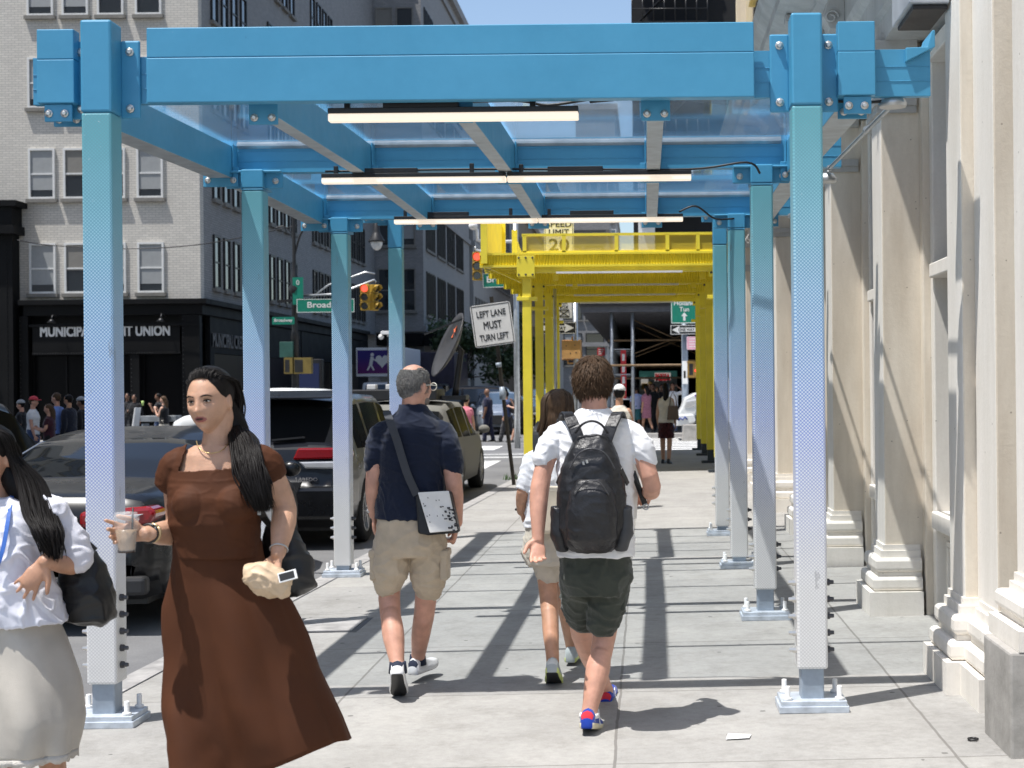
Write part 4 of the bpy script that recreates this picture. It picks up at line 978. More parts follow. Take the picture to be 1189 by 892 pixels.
c = P(347, 339, YP-.15); mb = MB(); mb.box((c.x-XP-.2, -.15, c.z-.38), (c.x-XP+.14, -.12, c.z+.5)); at(o, mb, 'green_blade', m_signg); flat_text(o, '0', (c.x-XP-.03, -.155, c.z+.3+.03), .1, .16, m_signw)
c = P(334, 406, YP-.2); mb = MB(); mb.box((c.x-XP-.25, -.25, c.z-.22), (c.x-XP+.18, -.05, c.z+.28)); at(o, mb, 'control_box', mat('green_box', (.03, .10, .08), .5), bevel=.01)
for u, ww in ((336, .16), (351, .3)):
    c = P(u, 424, YP-.25); mb = MB(); mb.box((c.x-XP-ww, -.3, c.z-.25), (c.x-XP+ww, -.05, c.z+.27)); mb.box((c.x-XP-ww*.8, -.305, c.z-.2), (c.x-XP+ww*.1, -.3, c.z+.2), 1); at(o, mb, 'walk_signal', [m_tl_old, bk], bevel=.02)
c1 = P(423.5, 345, YP-.1); tl_head(o, c1); c2 = P(435, 345, YP); tl_head(o, c2 + V((0, .2, 0)), R(62), False)
# right mast arm pole for the red light and the Bro sign, hidden behind the yellow shed
YQ = 44.0; XQ = -3.9
o = empty('signal_pole', (XQ, YQ, RZ), 0, 'signal arm pole with red light and Broadway sign at the yellow shed edge', 'signal pole')
zc = P(555, 262, YQ).z - RZ
mb = MB(); mb.cyl((0, .15, 0), (0, .15, zc+.2), .09, 10); mb.tube([(0, .15, zc-1.2), (-.5, .1, zc-.9), (-1.2, .1, zc-.72)], .045, 8); mb.cyl((-1.2, .1, zc-.72), (-1.2, .1, zc-.62), .04, 6); at(o, mb, 'pole', m_galv)
c = P(554, 309, YQ); tl_head(o, c)
c = P(588, 325, YQ-.05); sign(o, 'street_sign', c, 1.42, .44, m_signg, [('Broadway', 0, 0, 1.16, .24)], m_signw, R(1.5), m_signw, .02, .004)
mb = MB(); c = P(549, 263, YQ) - V(o.location); mb.ell((c.x, .1, c.z+.02), (.14, .14, .12)); mb.tube([(c.x, .1, c.z), (c.x+.12, .1, c.z-.1), (c.x+.12, .1, c.z-.4), (c.x+.4, .15, c.z-.45), (0, .15, c.z-.45)], .05, 8); at(o, mb, 'dome_camera', m_white)
# camera on a pole beside the billboard truck
o = empty('street_camera', (P(447, 388, 52).x, 52, RZ), 0, 'white twin security camera on a thin black pole left of the navy shirt man', 'security camera')
zq = P(447, 388, 52).z - RZ; mb = MB(); mb.cyl((.12, 0, 0), (.12, 0, zq-.1), .05, 8); at(o, mb, 'pole', m_blackm)
mb = MB(); mb.box((-.12, -.2, zq-.02), (.22, .2, zq+.1)); mb.ell((-.14, 0, zq-.1), (.1, .1, .1), 10, 6); mb.cyl((.1, 0, zq-.25), (.1, 0, zq), .03, 6); at(o, mb, 'camera_body', m_white, bevel=.02)
# overhead wire
o = MB(); o.tube(cable([P(20, 279, 50.5), P(60, 285, 50.8), P(150, 289, 51), P(240, 283, 50.5), P(345, 262, 47.6)]), .018, 5)
tag(o.build('overhead_wire', m_blackm), 'black wire sagging in front of the white brick windows', 'wire')
# ---------------------------------------------------------------- trees (leaf cards spread through limbs)
m_leaf, t_, b_ = nodes('leaf')
oi = N(t_, 'ShaderNodeNewGeometry'); f_ = noise_(t_, oi.outputs['Position'], 1.6, 3)
t_.links.new(ramp(t_, f_, [(.3, (.016, .034, .012)), (.7, (.06, .10, .03))]), b_.inputs['Base Color']); b_.inputs['Roughness'].default_value = .6
m_bark = mat('bark', (.07, .055, .04), .9, var=.3, bump=.5, bscale=20)
def tree(base, h, r, seed, label, n=2600, trunk=.16):
    rd = random.Random(seed); o = empty('street_tree', base, 0, label, 'tree', 'street trees along the far pavement')
    mb = MB(); mb.tube([(0,0,0),(.05,0,h*.25),(.0,.1,h*.5)], [trunk, trunk*.8, trunk*.5], 8)
    cl = []
    for k in range(16):
        a = rd.uniform(0, 6.28); rr = r*rd.uniform(.3, 1); z = h*rd.uniform(.42, .98); q = V((rr*cos(a)*(1.15 - z/h*.5), rr*sin(a)*(1.15 - z/h*.5), z)); cl.append((q, rd.uniform(.35, .75)*r*.62))
        mb.tube([(0, .05, h*.35 + rd.uniform(0, h*.15)), tuple(q*.6 + V((0,0,h*.18))), tuple(q)], [trunk*.35, trunk*.2, .015], 5)
    mb.build('trunk', m_bark, o)
    mb = MB()
    for k in range(n):
        c, cr = rd.choice(cl); d = V((rd.gauss(0,1), rd.gauss(0,1), rd.gauss(0,.75))); d = d.normalized()*cr*rd.uniform(.35, 1.05)
        p = c + d; s = rd.uniform(.10, .2); u = V((rd.gauss(0,1), rd.gauss(0,1), rd.gauss(0,1))).normalized(); w_ = u.cross(V((rd.gauss(0,1), rd.gauss(0,1), rd.gauss(0,1)))).normalized()
        mb.add([p-u*s, p+w_*s*.5, p+u*s, p-w_*s*.5], [(0,1,2,3)])
    mb.build('crown', m_leaf, o); return o
tree((P(534, 450, 84).x, 84, -.03), 5.0, 2.3, 1, 'low dark street tree behind the satellite dish')
tree((P(602, 450, 92).x, 92, -.03), 5.2, 2.0, 2, 'dark street tree directly behind the leaning road sign post')
tree((P(580, 450, 118).x, 118, -.03), 7.5, 2.6, 3, 'tall far street tree left of the yellow posts')
tree((P(505, 450, 100).x, 100, -.03), 6.0, 2.2, 4, 'street tree half hidden by the dark delivery truck')
hd = MB(); rd = random.Random(5)
for k in range(1500):
    x = rd.uniform(XD, XD+1.1); y = rd.uniform(86, 107); z = 4.9 + abs(rd.gauss(0, .35)); u = V((rd.gauss(0,1), rd.gauss(0,1), rd.gauss(0,1))).normalized(); w_ = u.orthogonal().normalized(); p = V((x, y, z)); s = .16
    hd.add([p-u*s, p+w_*s*.5, p+u*s, p-w_*s*.5], [(0,1,2,3)])
tag(hd.build('ivy', m_leaf), kind='stuff')
# street clock pillar / hydrant free kerb furniture: newspaper cart by the black shop front
cx_, cy_ = P(163, 488, 44).x, 44.0
o = empty('coffee_cart', (cx_, cy_, -.03), 0, 'small silver folding table with a white board before the black shop front', 'vendor table')
mb = MB(); mb.box((.1, -.3, .78), (1.15, .3, .95)); at(o, mb, 'table_top', m_galv, bevel=.01)
for x in (.15, 1.1):
    mb = MB(); mb.box((x-.02, -.28, 0), (x+.02, .28, .72)); at(o, mb, 'leg', m_steel)
mb = MB(); mb.prism([(-.32, -.1, 0), (-.14, -.1, 1.2), (-.11, -.1, 1.2), (-.26, -.1, 0)], (0, .5, 0)); at(o, mb, 'board', m_white)
# glowing screens
o = empty('link_kiosk', (P(366, 428, 52).x, 51.0, -.03), 0, 'slim black kiosk with a blue advertising screen under the side awning', 'kiosk')
mb = MB(); mb.box((-.45, 0, 0), (.45, .35, 2.75)); at(o, mb, 'body', m_black, bevel=.02)
mb = MB(); mb.box((-.36, -.01, .7), (.36, 0, 2.6)); at(o, mb, 'screen', emit('screen_blue', (.006, .012, .05), .25))
# ---------------------------------------------------------------- vehicles
def paint(name, c, metal=.3): return mat(name, c, .3, metal, .04, 3, coat=.3, spec=.35)
m_tyre = mat('tyre', (.018, .018, .018), .8, var=.2); m_rim = mat('alloy_rim', (.5, .5, .51), .3, .9, .1); m_trim = mat('black_trim', (.02, .02, .021), .5, var=.2)
m_tail = mat('tail_red', (.26, .004, .006), .15, var=.05, coat=1); m_lampw = mat('lamp_clear', (.6, .6, .6), .15, .3, .05, coat=1); m_chrome = mat('chrome', (.7, .7, .71), .12, 1, 0)
def interp(tab, y):
    if y <= tab[0][0]: return tab[0][1]
    for (a, p), (b, q) in zip(tab, tab[1:]):
        if y <= b:
            return p + (q-p)*(y-a)/(b-a)
    return tab[-1][1]
SEDAN = dict(L=4.85, top=[(0,.60),(.03,.86),(.10,1.02),(.2,1.055),(.72,1.09),(.9,1.115),(1.2,1.25),(1.6,1.385),(2.0,1.455),(2.5,1.49),(2.9,1.465),(3.15,1.40),(3.5,1.22),(3.85,1.04),(4.4,.90),(4.72,.76),(4.85,.52)],
  belt=[(0,.58),(.03,.80),(.10,.93),(.9,1.0),(1.6,.985),(3.0,.95),(3.85,.92),(4.4,.80),(4.72,.66),(4.85,.48)], hw=[(0,.68),(.05,.80),(.25,.885),(.9,.93),(3.8,.92),(4.4,.86),(4.7,.74),(4.85,.52)],
  rw=(.92, 1.72), ws=(3.05, 3.84), sg=(1.25, 3.6), pil=[(2.35, 2.45)], wheels=(.98, 3.82), r=.335)
SUV = dict(L=4.8, top=[(0,.60),(.02,.9),(.05,1.13),(.10,1.22),(.22,1.45),(.32,1.63),(.40,1.70),(.8,1.745),(1.8,1.775),(2.6,1.76),(2.95,1.70),(3.3,1.50),(3.65,1.26),(3.8,1.19),(4.4,1.08),(4.68,.95),(4.8,.6)],
  belt=[(0,.58),(.02,.86),(.05,1.08),(.1,1.12),(.6,1.12),(3.0,1.08),(3.75,1.08),(4.4,.98),(4.68,.84),(4.8,.5)], hw=[(0,.74),(.04,.85),(.2,.93),(.8,.965),(3.8,.955),(4.4,.90),(4.65,.8),(4.8,.6)],
  rw=(.10, .31), ws=(2.9, 3.68), sg=(.55, 3.5), pil=[(1.25, 1.36), (2.35, 2.47)], wheels=(.95, 3.88), r=.375)
def car(name, label, cat, loc, rz, K, pm, group=None, zs=1.0, dark_rear=True, detail=True, glass=None):
    glass = glass or m_carglass
    o = empty(name, loc, rz, label, cat, group)
    L = K['L']; ys = sorted(set([round(L*k/90, 3) for k in range(91)] + [a for a, _ in K['top']] + [a for p in K['pil'] for a in p]))
    rows = []
    for y in ys:
        t = sum(interp(K['top'], y+d) for d in (-.04, 0, .04))/3 if .15 < y < L-.2 else interp(K['top'], y); b = interp(K['belt'], y); h = interp(K['hw'], y)
        q = max(0, min(1, (t-b-.06)/.3)); q = q*q*(3-2*q)
        arch = 0
        for wy in K['wheels']:
            d = abs(y-wy); ra = K['r'] + .055
            if d < ra: arch = max(arch, K['r'] + sqrt(ra*ra-d*d))
        zl = .24 if .2 < y < L-.2 else .34
        def lp(a, b_): return a + (b_-a)*q
        rows.append([(0, zl), (h*.78, zl), (h*.96, max(zl+.05, arch)), (h*1.0, max(.52, arch+.03)), (h*.995, max(b-.16, arch+.06)), (h*.965, b), (lp(h*.88, h*.80), lp(t-.035, t-.13)), (lp(h*.72, h*.73), lp(t-.014, t-.035)), (lp(h*.4, h*.42), t-.004), (0, t)])
    body = MB(); gl = {'rear_window': MB(), 'windscreen': MB(), 'side_window': MB()}
    n = len(rows[0])
    for sd in (1, -1):
        for i in range(len(rows)-1):
            yc = (ys[i]+ys[i+1])/2
            for k in range(n-1):
                p = [V((sd*rows[i][k][0], ys[i], rows[i][k][1])), V((sd*rows[i+1][k][0], ys[i+1], rows[i+1][k][1])), V((sd*rows[i+1][k+1][0], ys[i+1], rows[i+1][k+1][1])), V((sd*rows[i][k+1][0], ys[i], rows[i][k+1][1]))]
                if sd > 0: p = p[::-1]
                tgt, mi = body, 0
                if k == 5 and K['sg'][0] < yc < K['sg'][1] and not any(a < yc < b for a, b in K['pil']): tgt = gl['side_window']
                elif k in (7, 8) and K['rw'][0] < yc < K['rw'][1]: tgt = gl['rear_window']
                elif k == 6 and K['rw'][0] < yc < K['rw'][1] : tgt, mi = body, 1
                elif k in (6, 7, 8) and K['ws'][0] < yc < K['ws'][1]: tgt = gl['windscreen']
                elif k <= 1: mi = 1
                tgt.add(p, [(0,1,2,3)], mi, True)
    for mb, e in ((body, 0),):
        a = [V((s*x, ys[0], z)) for s, x, z in [(1, *q) for q in rows[0]] + [(-1, *q) for q in rows[0][::-1]]]; body.add(a, [tuple(range(len(a)))], 0)
        a = [V((s*x, ys[-1], z)) for s, x, z in [(1, *q) for q in rows[-1]] + [(-1, *q) for q in rows[-1][::-1]]]; body.add(a, [tuple(range(len(a)))[::-1]], 0)
    def weld(ob):
        q = ob.modifiers.new('weld', 'WELD'); q.merge_threshold = .001
    for z in (zs,):
        for mb in [body] + list(gl.values()): mb.v = [(x, y, zz*z) for x, y, zz in mb.v]
    weld(body.build('body', [pm, m_trim], o))
    for k, mb in gl.items():
        if mb.v: weld(mb.build(k, glass, o))
    for wy in K['wheels']:
        for sd in (-1, 1):
            wo = empty('wheel', (sd*(K['hw'][3][1]-.13), wy, K['r'])); wo.parent = o
            rt = M.Rotation(R(90), 3, 'Y'); r = K['r']
            mb = MB(); mb.lathe([(r*.68, -.11), (r*.93, -.12), (r, -.09), (r, .09), (r*.93, .12), (r*.68, .11)], (0,0,0), 28, mat=rt, cap=False); mb.build('tyre', m_tyre, wo)
            if detail:
                mb = MB(); mb.lathe([(r*.70, -.1), (r*.69, .105), (r*.62, .11), (r*.60, .06), (.0, .06)], (0,0,0), 28, mat=rt if sd > 0 else M.Rotation(R(-90), 3, 'Y'))
                for k in range(5):
                    a = 2*pi*k/5; mb.bar((sd*.075, .05*cos(a), .05*sin(a)), (sd*.085, r*.63*cos(a), r*.63*sin(a)), .06, .02)
                mb.build('rim', m_rim, wo)
    mb = MB(); mb.box((-K['hw'][2][1]*.8, .25, .2), (K['hw'][2][1]*.8, L-.3, .5)); mb.build('underbody', m_trim, o)
    if detail:
        for sd in (-1, 1):
            h = interp(K['hw'], K['ws'][0]+.35); z = interp(K['belt'], K['ws'][0]+.3)*zs + .1
            mb = MB(); mb.ell((sd*(h+.11), K['ws'][0]+.35, z), (.10, .06, .075), 12, 8); mb.bar((sd*(h-.04), K['ws'][0]+.4, z-.08), (sd*(h+.08), K['ws'][0]+.37, z-.03), .06, .04); mb.build('mirror', pm, o)
    return o
def slabpoly(mb, pts, y0, y1, mi=0): mb.prism([(x, y0, z) for x, z in pts], (0, y1-y0, 0), mi)
m_ink = paint('black_car_paint', (.004, .0042, .005), 0)
# nearest sedan
o = car('parked_car', 'glossy black sedan parked at the kerb, its big rear window mirroring a building', 'car', (-4.48, 10.8, RZ), 0, SEDAN, m_ink, 'cars parked along the kerb')
for sd in (-1, 1):
    mb = MB(); slabpoly(mb, [(sd*x, z) for x, z in ((.30,.80),(.30,.915),(.60,.94),(.82,.955),(.87,.90),(.83,.83),(.60,.79))][::sd], -.02, .30); mb.build('tail_light', m_tail, o, bevel=.03)
    mb = MB(); slabpoly(mb, [(sd*x, z) for x, z in ((.35,.845),(.35,.875),(.62,.89),(.78,.90),(.70,.86))][::sd], -.03, .0); mb.build('tail_light_bar', m_lampw, o, bevel=.006)
mb = MB(); mb.box((-.62, -.045, .862), (.28, .02, .885)); mb.build('chrome_strip', m_chrome, o, bevel=.004)
mb = MB(); mb.box((-.8, -.06, .30), (.8, .06, .44)); mb.build('bumper', m_trim, o, bevel=.03)
mb = MB(); mb.tube([(.905, 1.15, 1.02), (.86, 1.5, 1.22), (.80, 2.0, 1.36), (.76, 2.6, 1.395), (.80, 3.1, 1.30)], .012, 6); mb.tube([(-.905, 1.15, 1.02), (-.86, 1.5, 1.22), (-.80, 2.0, 1.36), (-.76, 2.6, 1.395), (-.80, 3.1, 1.30)], .012, 6); mb.build('window_trim', m_chrome, o)
# dark SUV
m_dkg = paint('dark_grey_paint', (.007, .0075, .009), 0)
o = car('parked_car', 'dark grey SUV with wide red tail light and LAREDO lettering parked ahead of the sedan', 'SUV', (-4.27, 16.45, RZ), 0, SUV, m_dkg, 'cars parked along the kerb', glass=m_carglass2)
for sd in (-1, 1):
    mb = MB(); slabpoly(mb, [(sd*x, z) for x, z in ((.30,1.02),(.36,1.15),(.88,1.15),(.93,1.10),(.92,1.03))][::sd], -.03, .30); mb.build('tail_light', m_tail, o, bevel=.02)
    mb = MB(); slabpoly(mb, [(sd*x, z) for x, z in ((.36,1.0),(.44,.92),(.88,.91),(.92,1.005))][::sd], -.028, .24); mb.build('reversing_lamp', m_lampw, o, bevel=.02)
    mb = MB(); mb.box((sd*.78-.11, -.04, .50), (sd*.78+.11, .05, .58)); mb.build('reflector', m_tail, o, bevel=.01)
flat_text(o, 'LAREDO', (.46, -.03, .80), .24, .04, m_chrome, th=.012, bold=.02)
mb = MB(); mb.box((-.84, -.07, .34), (.84, .1, .72)); mb.build('bumper', m_dkg, o, bevel=.05)
mb = MB(); mb.prism([(-.36, -.075, .64), (.36, -.075, .64), (.42, -.075, .78), (-.42, -.075, .78)], (0, .03, 0)); mb.build('plate_recess', m_trim, o, bevel=.01)
mb = MB(); mb.prism([(-.74, -.02, 1.70), (.74, -.02, 1.70), (.74, .55, 1.77), (-.74, .55, 1.77)], (0, 0, .025)); mb.build('spoiler', m_dkg, o, bevel=.012)
mb = MB(); mb.bar((.05, .06, 1.24), (.42, .07, 1.27), .03, .02); mb.build('wiper', m_trim, o)
# tan SUV with light bar and dish
m_olive = mat('sand_paint', (.20, .195, .175), .6, var=.06, spec=.08)
o = car('parked_car', 'sand coloured utility car with a black roof bar parked past the dark SUV', 'car', (-3.97, 22.9, RZ), 0, SUV, m_olive, 'cars parked along the kerb', .91, glass=m_carglass2)
mb = MB(); slabpoly(mb, [(.66,.80),(.68,1.08),(.86,1.06),(.93,.98),(.92,.82)], -.03, .28); slabpoly(mb, [(-.66,.80),(-.68,1.08),(-.86,1.06),(-.93,.98),(-.92,.82)][::-1], -.03, .28); mb.build('tail_light', m_tail, o, bevel=.02)
mb = MB(); mb.box((-.8, .5, 1.62), (.62, 1.5, 1.80)); mb.build('roof_box', m_trim, o, bevel=.02)
mb = MB(); 
for x in (-.5, -.2, .05, .3): mb.box((x, .55, 1.80), (x+.14, .75, 1.88))
mb.build('roof_lamp', m_white, o, bevel=.01)
mb = MB(); mb.box((-.75, -.05, .9), (.75, .05, 1.06)); mb.build('white_band', m_white, o, bevel=.02)
# satellite dish above the tan car
c = P(528, 404, 24.0); dsh = empty('satellite_dish', (c.x, 24.0, RZ + 1.66), 0, 'tilted dark grey satellite dish mounted over the sand coloured car', 'satellite dish')
n_ = V((-.90, -.36, .42)).normalized(); rq = V((0,0,1)).rotation_difference(n_).to_matrix()
cc = V((0, 0, c.z - RZ - 1.66))
mb = MB(); rows = []
for j in range(9):
    r = .57*j/8 + .0005; rows.append([cc + rq @ V((r*cos(a)*1.0, r*sin(a)*.92, .16*(r/.62)**2)) for a in [2*pi*k/32 for k in range(32)]])
mb.grid(rows, close=True); mb.build('reflector', mat('dish_grey', (.05, .05, .053), .45), dsh, solid=.015)
mb = MB(); mb.tube([(0, 0, 0), (.02, .0, .2), tuple(cc - n_*.12), tuple(cc)], [.06, .05, .05, .09], 8); mb.box((-.2, -.2, -.04), (.2, .2, .03)); mb.bar(tuple(cc + rq @ V((.5, .0, .1))), tuple(cc + n_*.55), .03, .03); mb.build('mount', m_blackm, dsh)
mb = MB(); q = cc + n_*.2 + rq @ V((.1,.1,0)); mark = [(0,.09),(.03,.02),(.1,.0),(.03,-.03),(.0,-.09),(-.02,-.02)]
mb.prism([tuple(cc + rq @ V((x+.2, y+.25, .075))) for x, y in mark], tuple(n_*.006)); mb.prism([tuple(cc + rq @ V((x*1.3+.08, y*.6+.3, .055))) for x, y in mark], tuple(n_*.006)); mb.build('emblem', mat('dish_orange', (.75, .16, .06), .5), dsh)
# SUV in the next lane
o = car('moving_car', 'black SUV in the driving lane at the far left edge', 'SUV', (-7.55, 12.75, RZ), 0, SUV, m_ink, 'cars out on the roadway', glass=m_carglass2)
mb = MB(); slabpoly(mb, [(.66,1.0),(.68,1.18),(.9,1.16),(.93,1.02)], -.02, .25); slabpoly(mb, [(-.66,1.0),(-.68,1.18),(-.9,1.16),(-.93,1.02)][::-1], -.02, .25); mb.build('tail_light', m_tail, o, bevel=.02)
# cars around the crossing
def front_bits(o, W=.85, z=.75, grille=True):
    for sd in (-1, 1):
        mb = MB(); mb.prism([(sd*.42, 4.72, z), (sd*.42, 4.72, z+.1), (sd*.86, 4.5, z+.2), (sd*.88, 4.5, z+.06)][::sd], (0, .1, 0)); mb.build('headlight', m_lampw, o, bevel=.02)
    mb = MB(); mb.prism([(-.5, 4.8, .42), (-.42, 4.8, .78), (.42, 4.8, .78), (.5, 4.8, .42)], (0, .05, 0)); mb.build('grille', m_trim, o, bevel=.02)
m_silver = paint('silver_paint', (.36, .40, .46), .6); m_whitec = paint('white_car_paint', (.68, .69, .68), 0); m_blueg = paint('blue_grey_paint', (.10, .15, .22), .5)
bg_glass = glass_mat('sky_glass', (.05, .08, .12), .08)
o = car('crossing_car', 'silver SUV facing the camera at the crossing behind the man in navy overalls', 'SUV', (P(563, 480, 57).x, 61.5, RZ), pi + R(8), SUV, m_silver, 'cars at the far crossing', .95, glass=bg_glass); front_bits(o)
o = car('crossing_car', 'dark blue car facing the camera right of the silver SUV', 'car', (P(598, 480, 60).x, 66, RZ), pi, SEDAN, m_ink, 'cars at the far crossing', glass=bg_glass); front_bits(o, z=.62)
o = car('crossing_car', 'blue grey car with bright windscreen left of the yellow posts', 'car', (P(626, 470, 72).x, 78, RZ), pi, SUV, m_blueg, 'cars at the far crossing', glass=bg_glass); front_bits(o)
o = car('crossing_car', 'black van seen through the gap above the sand coloured car', 'van', (P(536, 460, 68).x + 2.3, 70, RZ), R(90), SUV, m_ink, 'cars at the far crossing', 1.1, glass=bg_glass)
o = car('crossing_car', 'white SUV crossing behind the dark SUV roof, only its roof in view', 'SUV', (P(405, 440, 41).x, 41, RZ), R(90), SUV, m_whitec, 'cars at the far crossing', 1.06)
# billboard truck
tk = empty('billboard_truck', (P(443, 460, 70).x, 70, RZ), 0, 'white truck carrying a purple heart billboard beside the shed posts', 'truck'); X0 = tk.location.x
def tb(mb, name, mats, **k): return mb.build(name, mats, tk, **k)
mb = MB(); mb.prism([(-1.05, 0, .55), (-1.05, 0, 1.15), (-1.05, .55, 1.75), (-1.05, .75, 2.15), (-1.05, 2.3, 2.2), (-1.05, 2.3, .55)], (2.1, 0, 0)); tb(mb, 'cab', m_whitec, bevel=.08)
mb = MB(); mb.prism([(-.92, -.02, 1.15), (.92, -.02, 1.15), (.85, .66, 2.03), (-.85, .66, 2.03)], (0, -.03, .03)); tb(mb, 'windscreen', bg_glass, bevel=.02)
mb = MB(); mb.box((-.6, -.04, .7), (.6, .02, 1.05)); mb.box((-1.0, -.08, .45), (1.0, .2, .65)); tb(mb, 'grille', m_trim, bevel=.02)
mb = MB()
for sd in (-1, 1): mb.box((sd*.85-.13, -.03, .75), (sd*.85+.13, .05, .95))
tb(mb, 'headlight', m_lampw, bevel=.02)
for sd in (-1, 1):
    mb = MB(); mb.cyl((sd*.75, .9, .45), (sd*1.02, .9, .45), .45, 18); tb(mb, 'wheel', m_tyre)
    mb = MB(); mb.box((sd*1.3-.1, .3, 1.25), (sd*1.3+.1, .38, 1.75)); mb.bar((sd*1.0, .5, 1.6), (sd*1.25, .34, 1.6), .03, .03); tb(mb, 'mirror', m_trim)
a, b = P(413, 404, 71.5), P(470, 437, 71.5); xa, xb, za, zb_ = a.x-X0, b.x-X0, b.z-RZ, a.z-RZ
mb = MB(); mb.box((xa, 1.52, za), (xb, 6.5, zb_)); mb.box((-1.0, 1.0, .6), (1.0, 6.4, .9)); mb.box((-.5, 2.4, .9), (.5, 6, za)); tb(mb, 'billboard_box', m_white, bevel=.03)
mb = MB(); mb.box((xa+.08, 1.5, za+.15), (xb-.08, 1.515, zb_-.13)); 
mp_, t_, b_ = nodes('billboard_purple'); tc = N(t_, 'ShaderNodeTexCoord'); sx = N(t_, 'ShaderNodeSeparateXYZ'); t_.links.new(tc.outputs['Generated'], sx.inputs[0]); t_.links.new(ramp(t_, sx.outputs[2], [(.0, (.12, .008, .12)), (.7, (.03, .015, .18))]), b_.inputs['Base Color']); b_.inputs['Roughness'].default_value = .3
tb(mb, 'billboard_face', mp_)
mb = MB(); q = P(443.5, 419, 71.45); hx, hz = q.x-X0, q.z-RZ; hp = []
for k in range(40):
    a = 2*pi*k/40; hp.append((hx + .020*16*sin(a)**3, 1.49, hz + .022*(13*cos(a)-5*cos(2*a)-2*cos(3*a)-cos(4*a))))
mb.prism(hp[::-1], (0, .008, 0))
for sd in (-1, 1):
    x = hx + sd*.48; mb.cyl((x, 1.49, hz+.3), (x, 1.498, hz+.3), .09, 12); mb.bar((x, 1.494, hz+.2), (x+sd*.08, 1.494, hz-.2), .16, .008, up=(0,1,0)); mb.bar((x, 1.493, hz+.12), (hx+sd*.25, 1.493, hz-.02), .07, .007, up=(0,1,0)); mb.bar((x+sd*.06, 1.494, hz-.2), (x-sd*.08, 1.494, hz-.46), .08, .008, up=(0,1,0)); mb.bar((x+sd*.1, 1.495, hz-.2), (x+sd*.24, 1.495, hz-.46), .08, .008, up=(0,1,0))
tb(mb, 'billboard_art', m_signw)
# dark box truck behind
t2 = empty('box_truck', (P(500, 430, 78).x, 78, RZ), 0, 'dark purple box truck behind the satellite dish', 'truck')
zt = P(500, 409, 78).z - RZ
mb = MB(); mb.box((-1.25, 0, .9), (1.25, 6, zt)); mb.build('cargo_box', mat('dark_purple', (.03, .025, .05), .5, var=.4, scale=2), t2, bevel=.04)
mb = MB(); mb.box((-1.05, -1.9, .5), (1.05, -.05, 2.1)); mb.build('cab', m_ink, t2, bevel=.12)
mb = MB(); mb.box((-.9, -1.93, 1.2), (.9, -1.88, 1.95)); mb.build('windscreen', bg_glass, t2)
for sd in (-1, 1):
    for y in (-1.0, 4.5):
        mb = MB(); mb.cyl((sd*.75, y, .45), (sd*1.05, y, .45), .45, 16); mb.build('wheel', m_tyre, t2)
# white truck on the right
wt = empty('white_truck', (P(787, 500, 50).x, 50.0, RZ), 0, 'white truck nose with headlight and front wheel entering behind the yellow posts', 'truck')
mb = MB(); pr = [(0, .62), (.02, .95), (.12, 1.12), (.22, 1.42), (.55, 1.58), (1.5, 1.78), (1.6, 1.80), (1.6, .85), (1.42, .85), (1.35, 1.12), (1.15, 1.28), (.9, 1.28), (.68, 1.12), (.58, .8), (.55, .62)]
mb.prism([(x, -1.05, z) for x, z in pr][::-1], (0, 2.1, 0)); mb.build('hood', m_whitec, wt, bevel=.06)
mb = MB(); mb.prism([(1.62, -1.1, .6), (4.2, -1.1, .6), (4.2, -1.1, 2.75), (2.25, -1.1, 2.75), (1.62, -1.1, 1.85)][::-1], (0, 2.2, 0)); mb.build('cab', m_whitec, wt, bevel=.06)
mb = MB(); mb.prism([(2.0, -1.12, 1.85), (3.4, -1.12, 1.85), (3.4, -1.12, 2.55), (2.4, -1.12, 2.55)][::-1], (0, .03, 0)); mb.build('side_window', m_carglass, wt)
mb = MB(); mb.prism([(.2, -1.08, 1.10), (.26, -1.08, 1.32), (.62, -1.08, 1.38), (.72, -1.08, 1.30), (.5, -1.08, 1.12)][::-1], (0, .1, 0)); mb.build('headlight', m_lampw, wt, bevel=.03)
mb = MB(); mb.prism([(-.15, -1.1, .50), (-.15, -1.1, .88), (.5, -1.1, .9), (.62, -1.1, .62), (.3, -1.1, .5)][::-1], (0, 2.2, 0)); mb.build('bumper', m_whitec, wt, bevel=.06)
mb = MB(); mb.tube([(.0, -1.11, .68), (.06, -1.11, .76), (.15, -1.11, .70), (.22, -1.11, .80), (.3, -1.11, .7)], .03, 6); mb.build('emblem', mat('truck_blue', (.02, .05, .25), .4), wt)
mb = MB()
for k in range(9): mb.box((.55 + k*.09, -1.062, 1.47 + k*.012), (.61 + k*.09, -1.05, 1.53 + k*.012), 1 if k < 2 else 0)
mb.build('hood_lettering', [m_steel, mat('hood_purple', (.15, .03, .3), .5)], wt)
w_ = empty('wheel', (1.05, -.95, .53)); w_.parent = wt; rt = M.Rotation(R(90), 3, 'X')
mb = MB(); mb.lathe([(.33, -.15), (.5, -.15), (.53, -.1), (.53, .1), (.5, .15), (.33, .15)], (0,0,0), 26, mat=rt, cap=False); mb.build('tyre', m_tyre, w_)
mb = MB(); mb.lathe([(.33, -.12), (.33, .13), (.28, .13), (.22, .05), (.1, .08), (.08, .14), (0, .14)], (0,0,0), 26, mat=rt); mb.build('rim', m_white, w_)
mb = MB(); mb.prism([(.1, -.6, 0), (.15, -.6, .55), (.65, -.6, .55), (.7, -.6, 0)][::-1], (0, .5, 0)); o = mb.build('concrete_barrier', m_conc, None, bevel=.03, loc=(wt.location.x, 49.2, RZ)); tag(o, 'short pale concrete barrier under the white truck bumper', 'barrier')
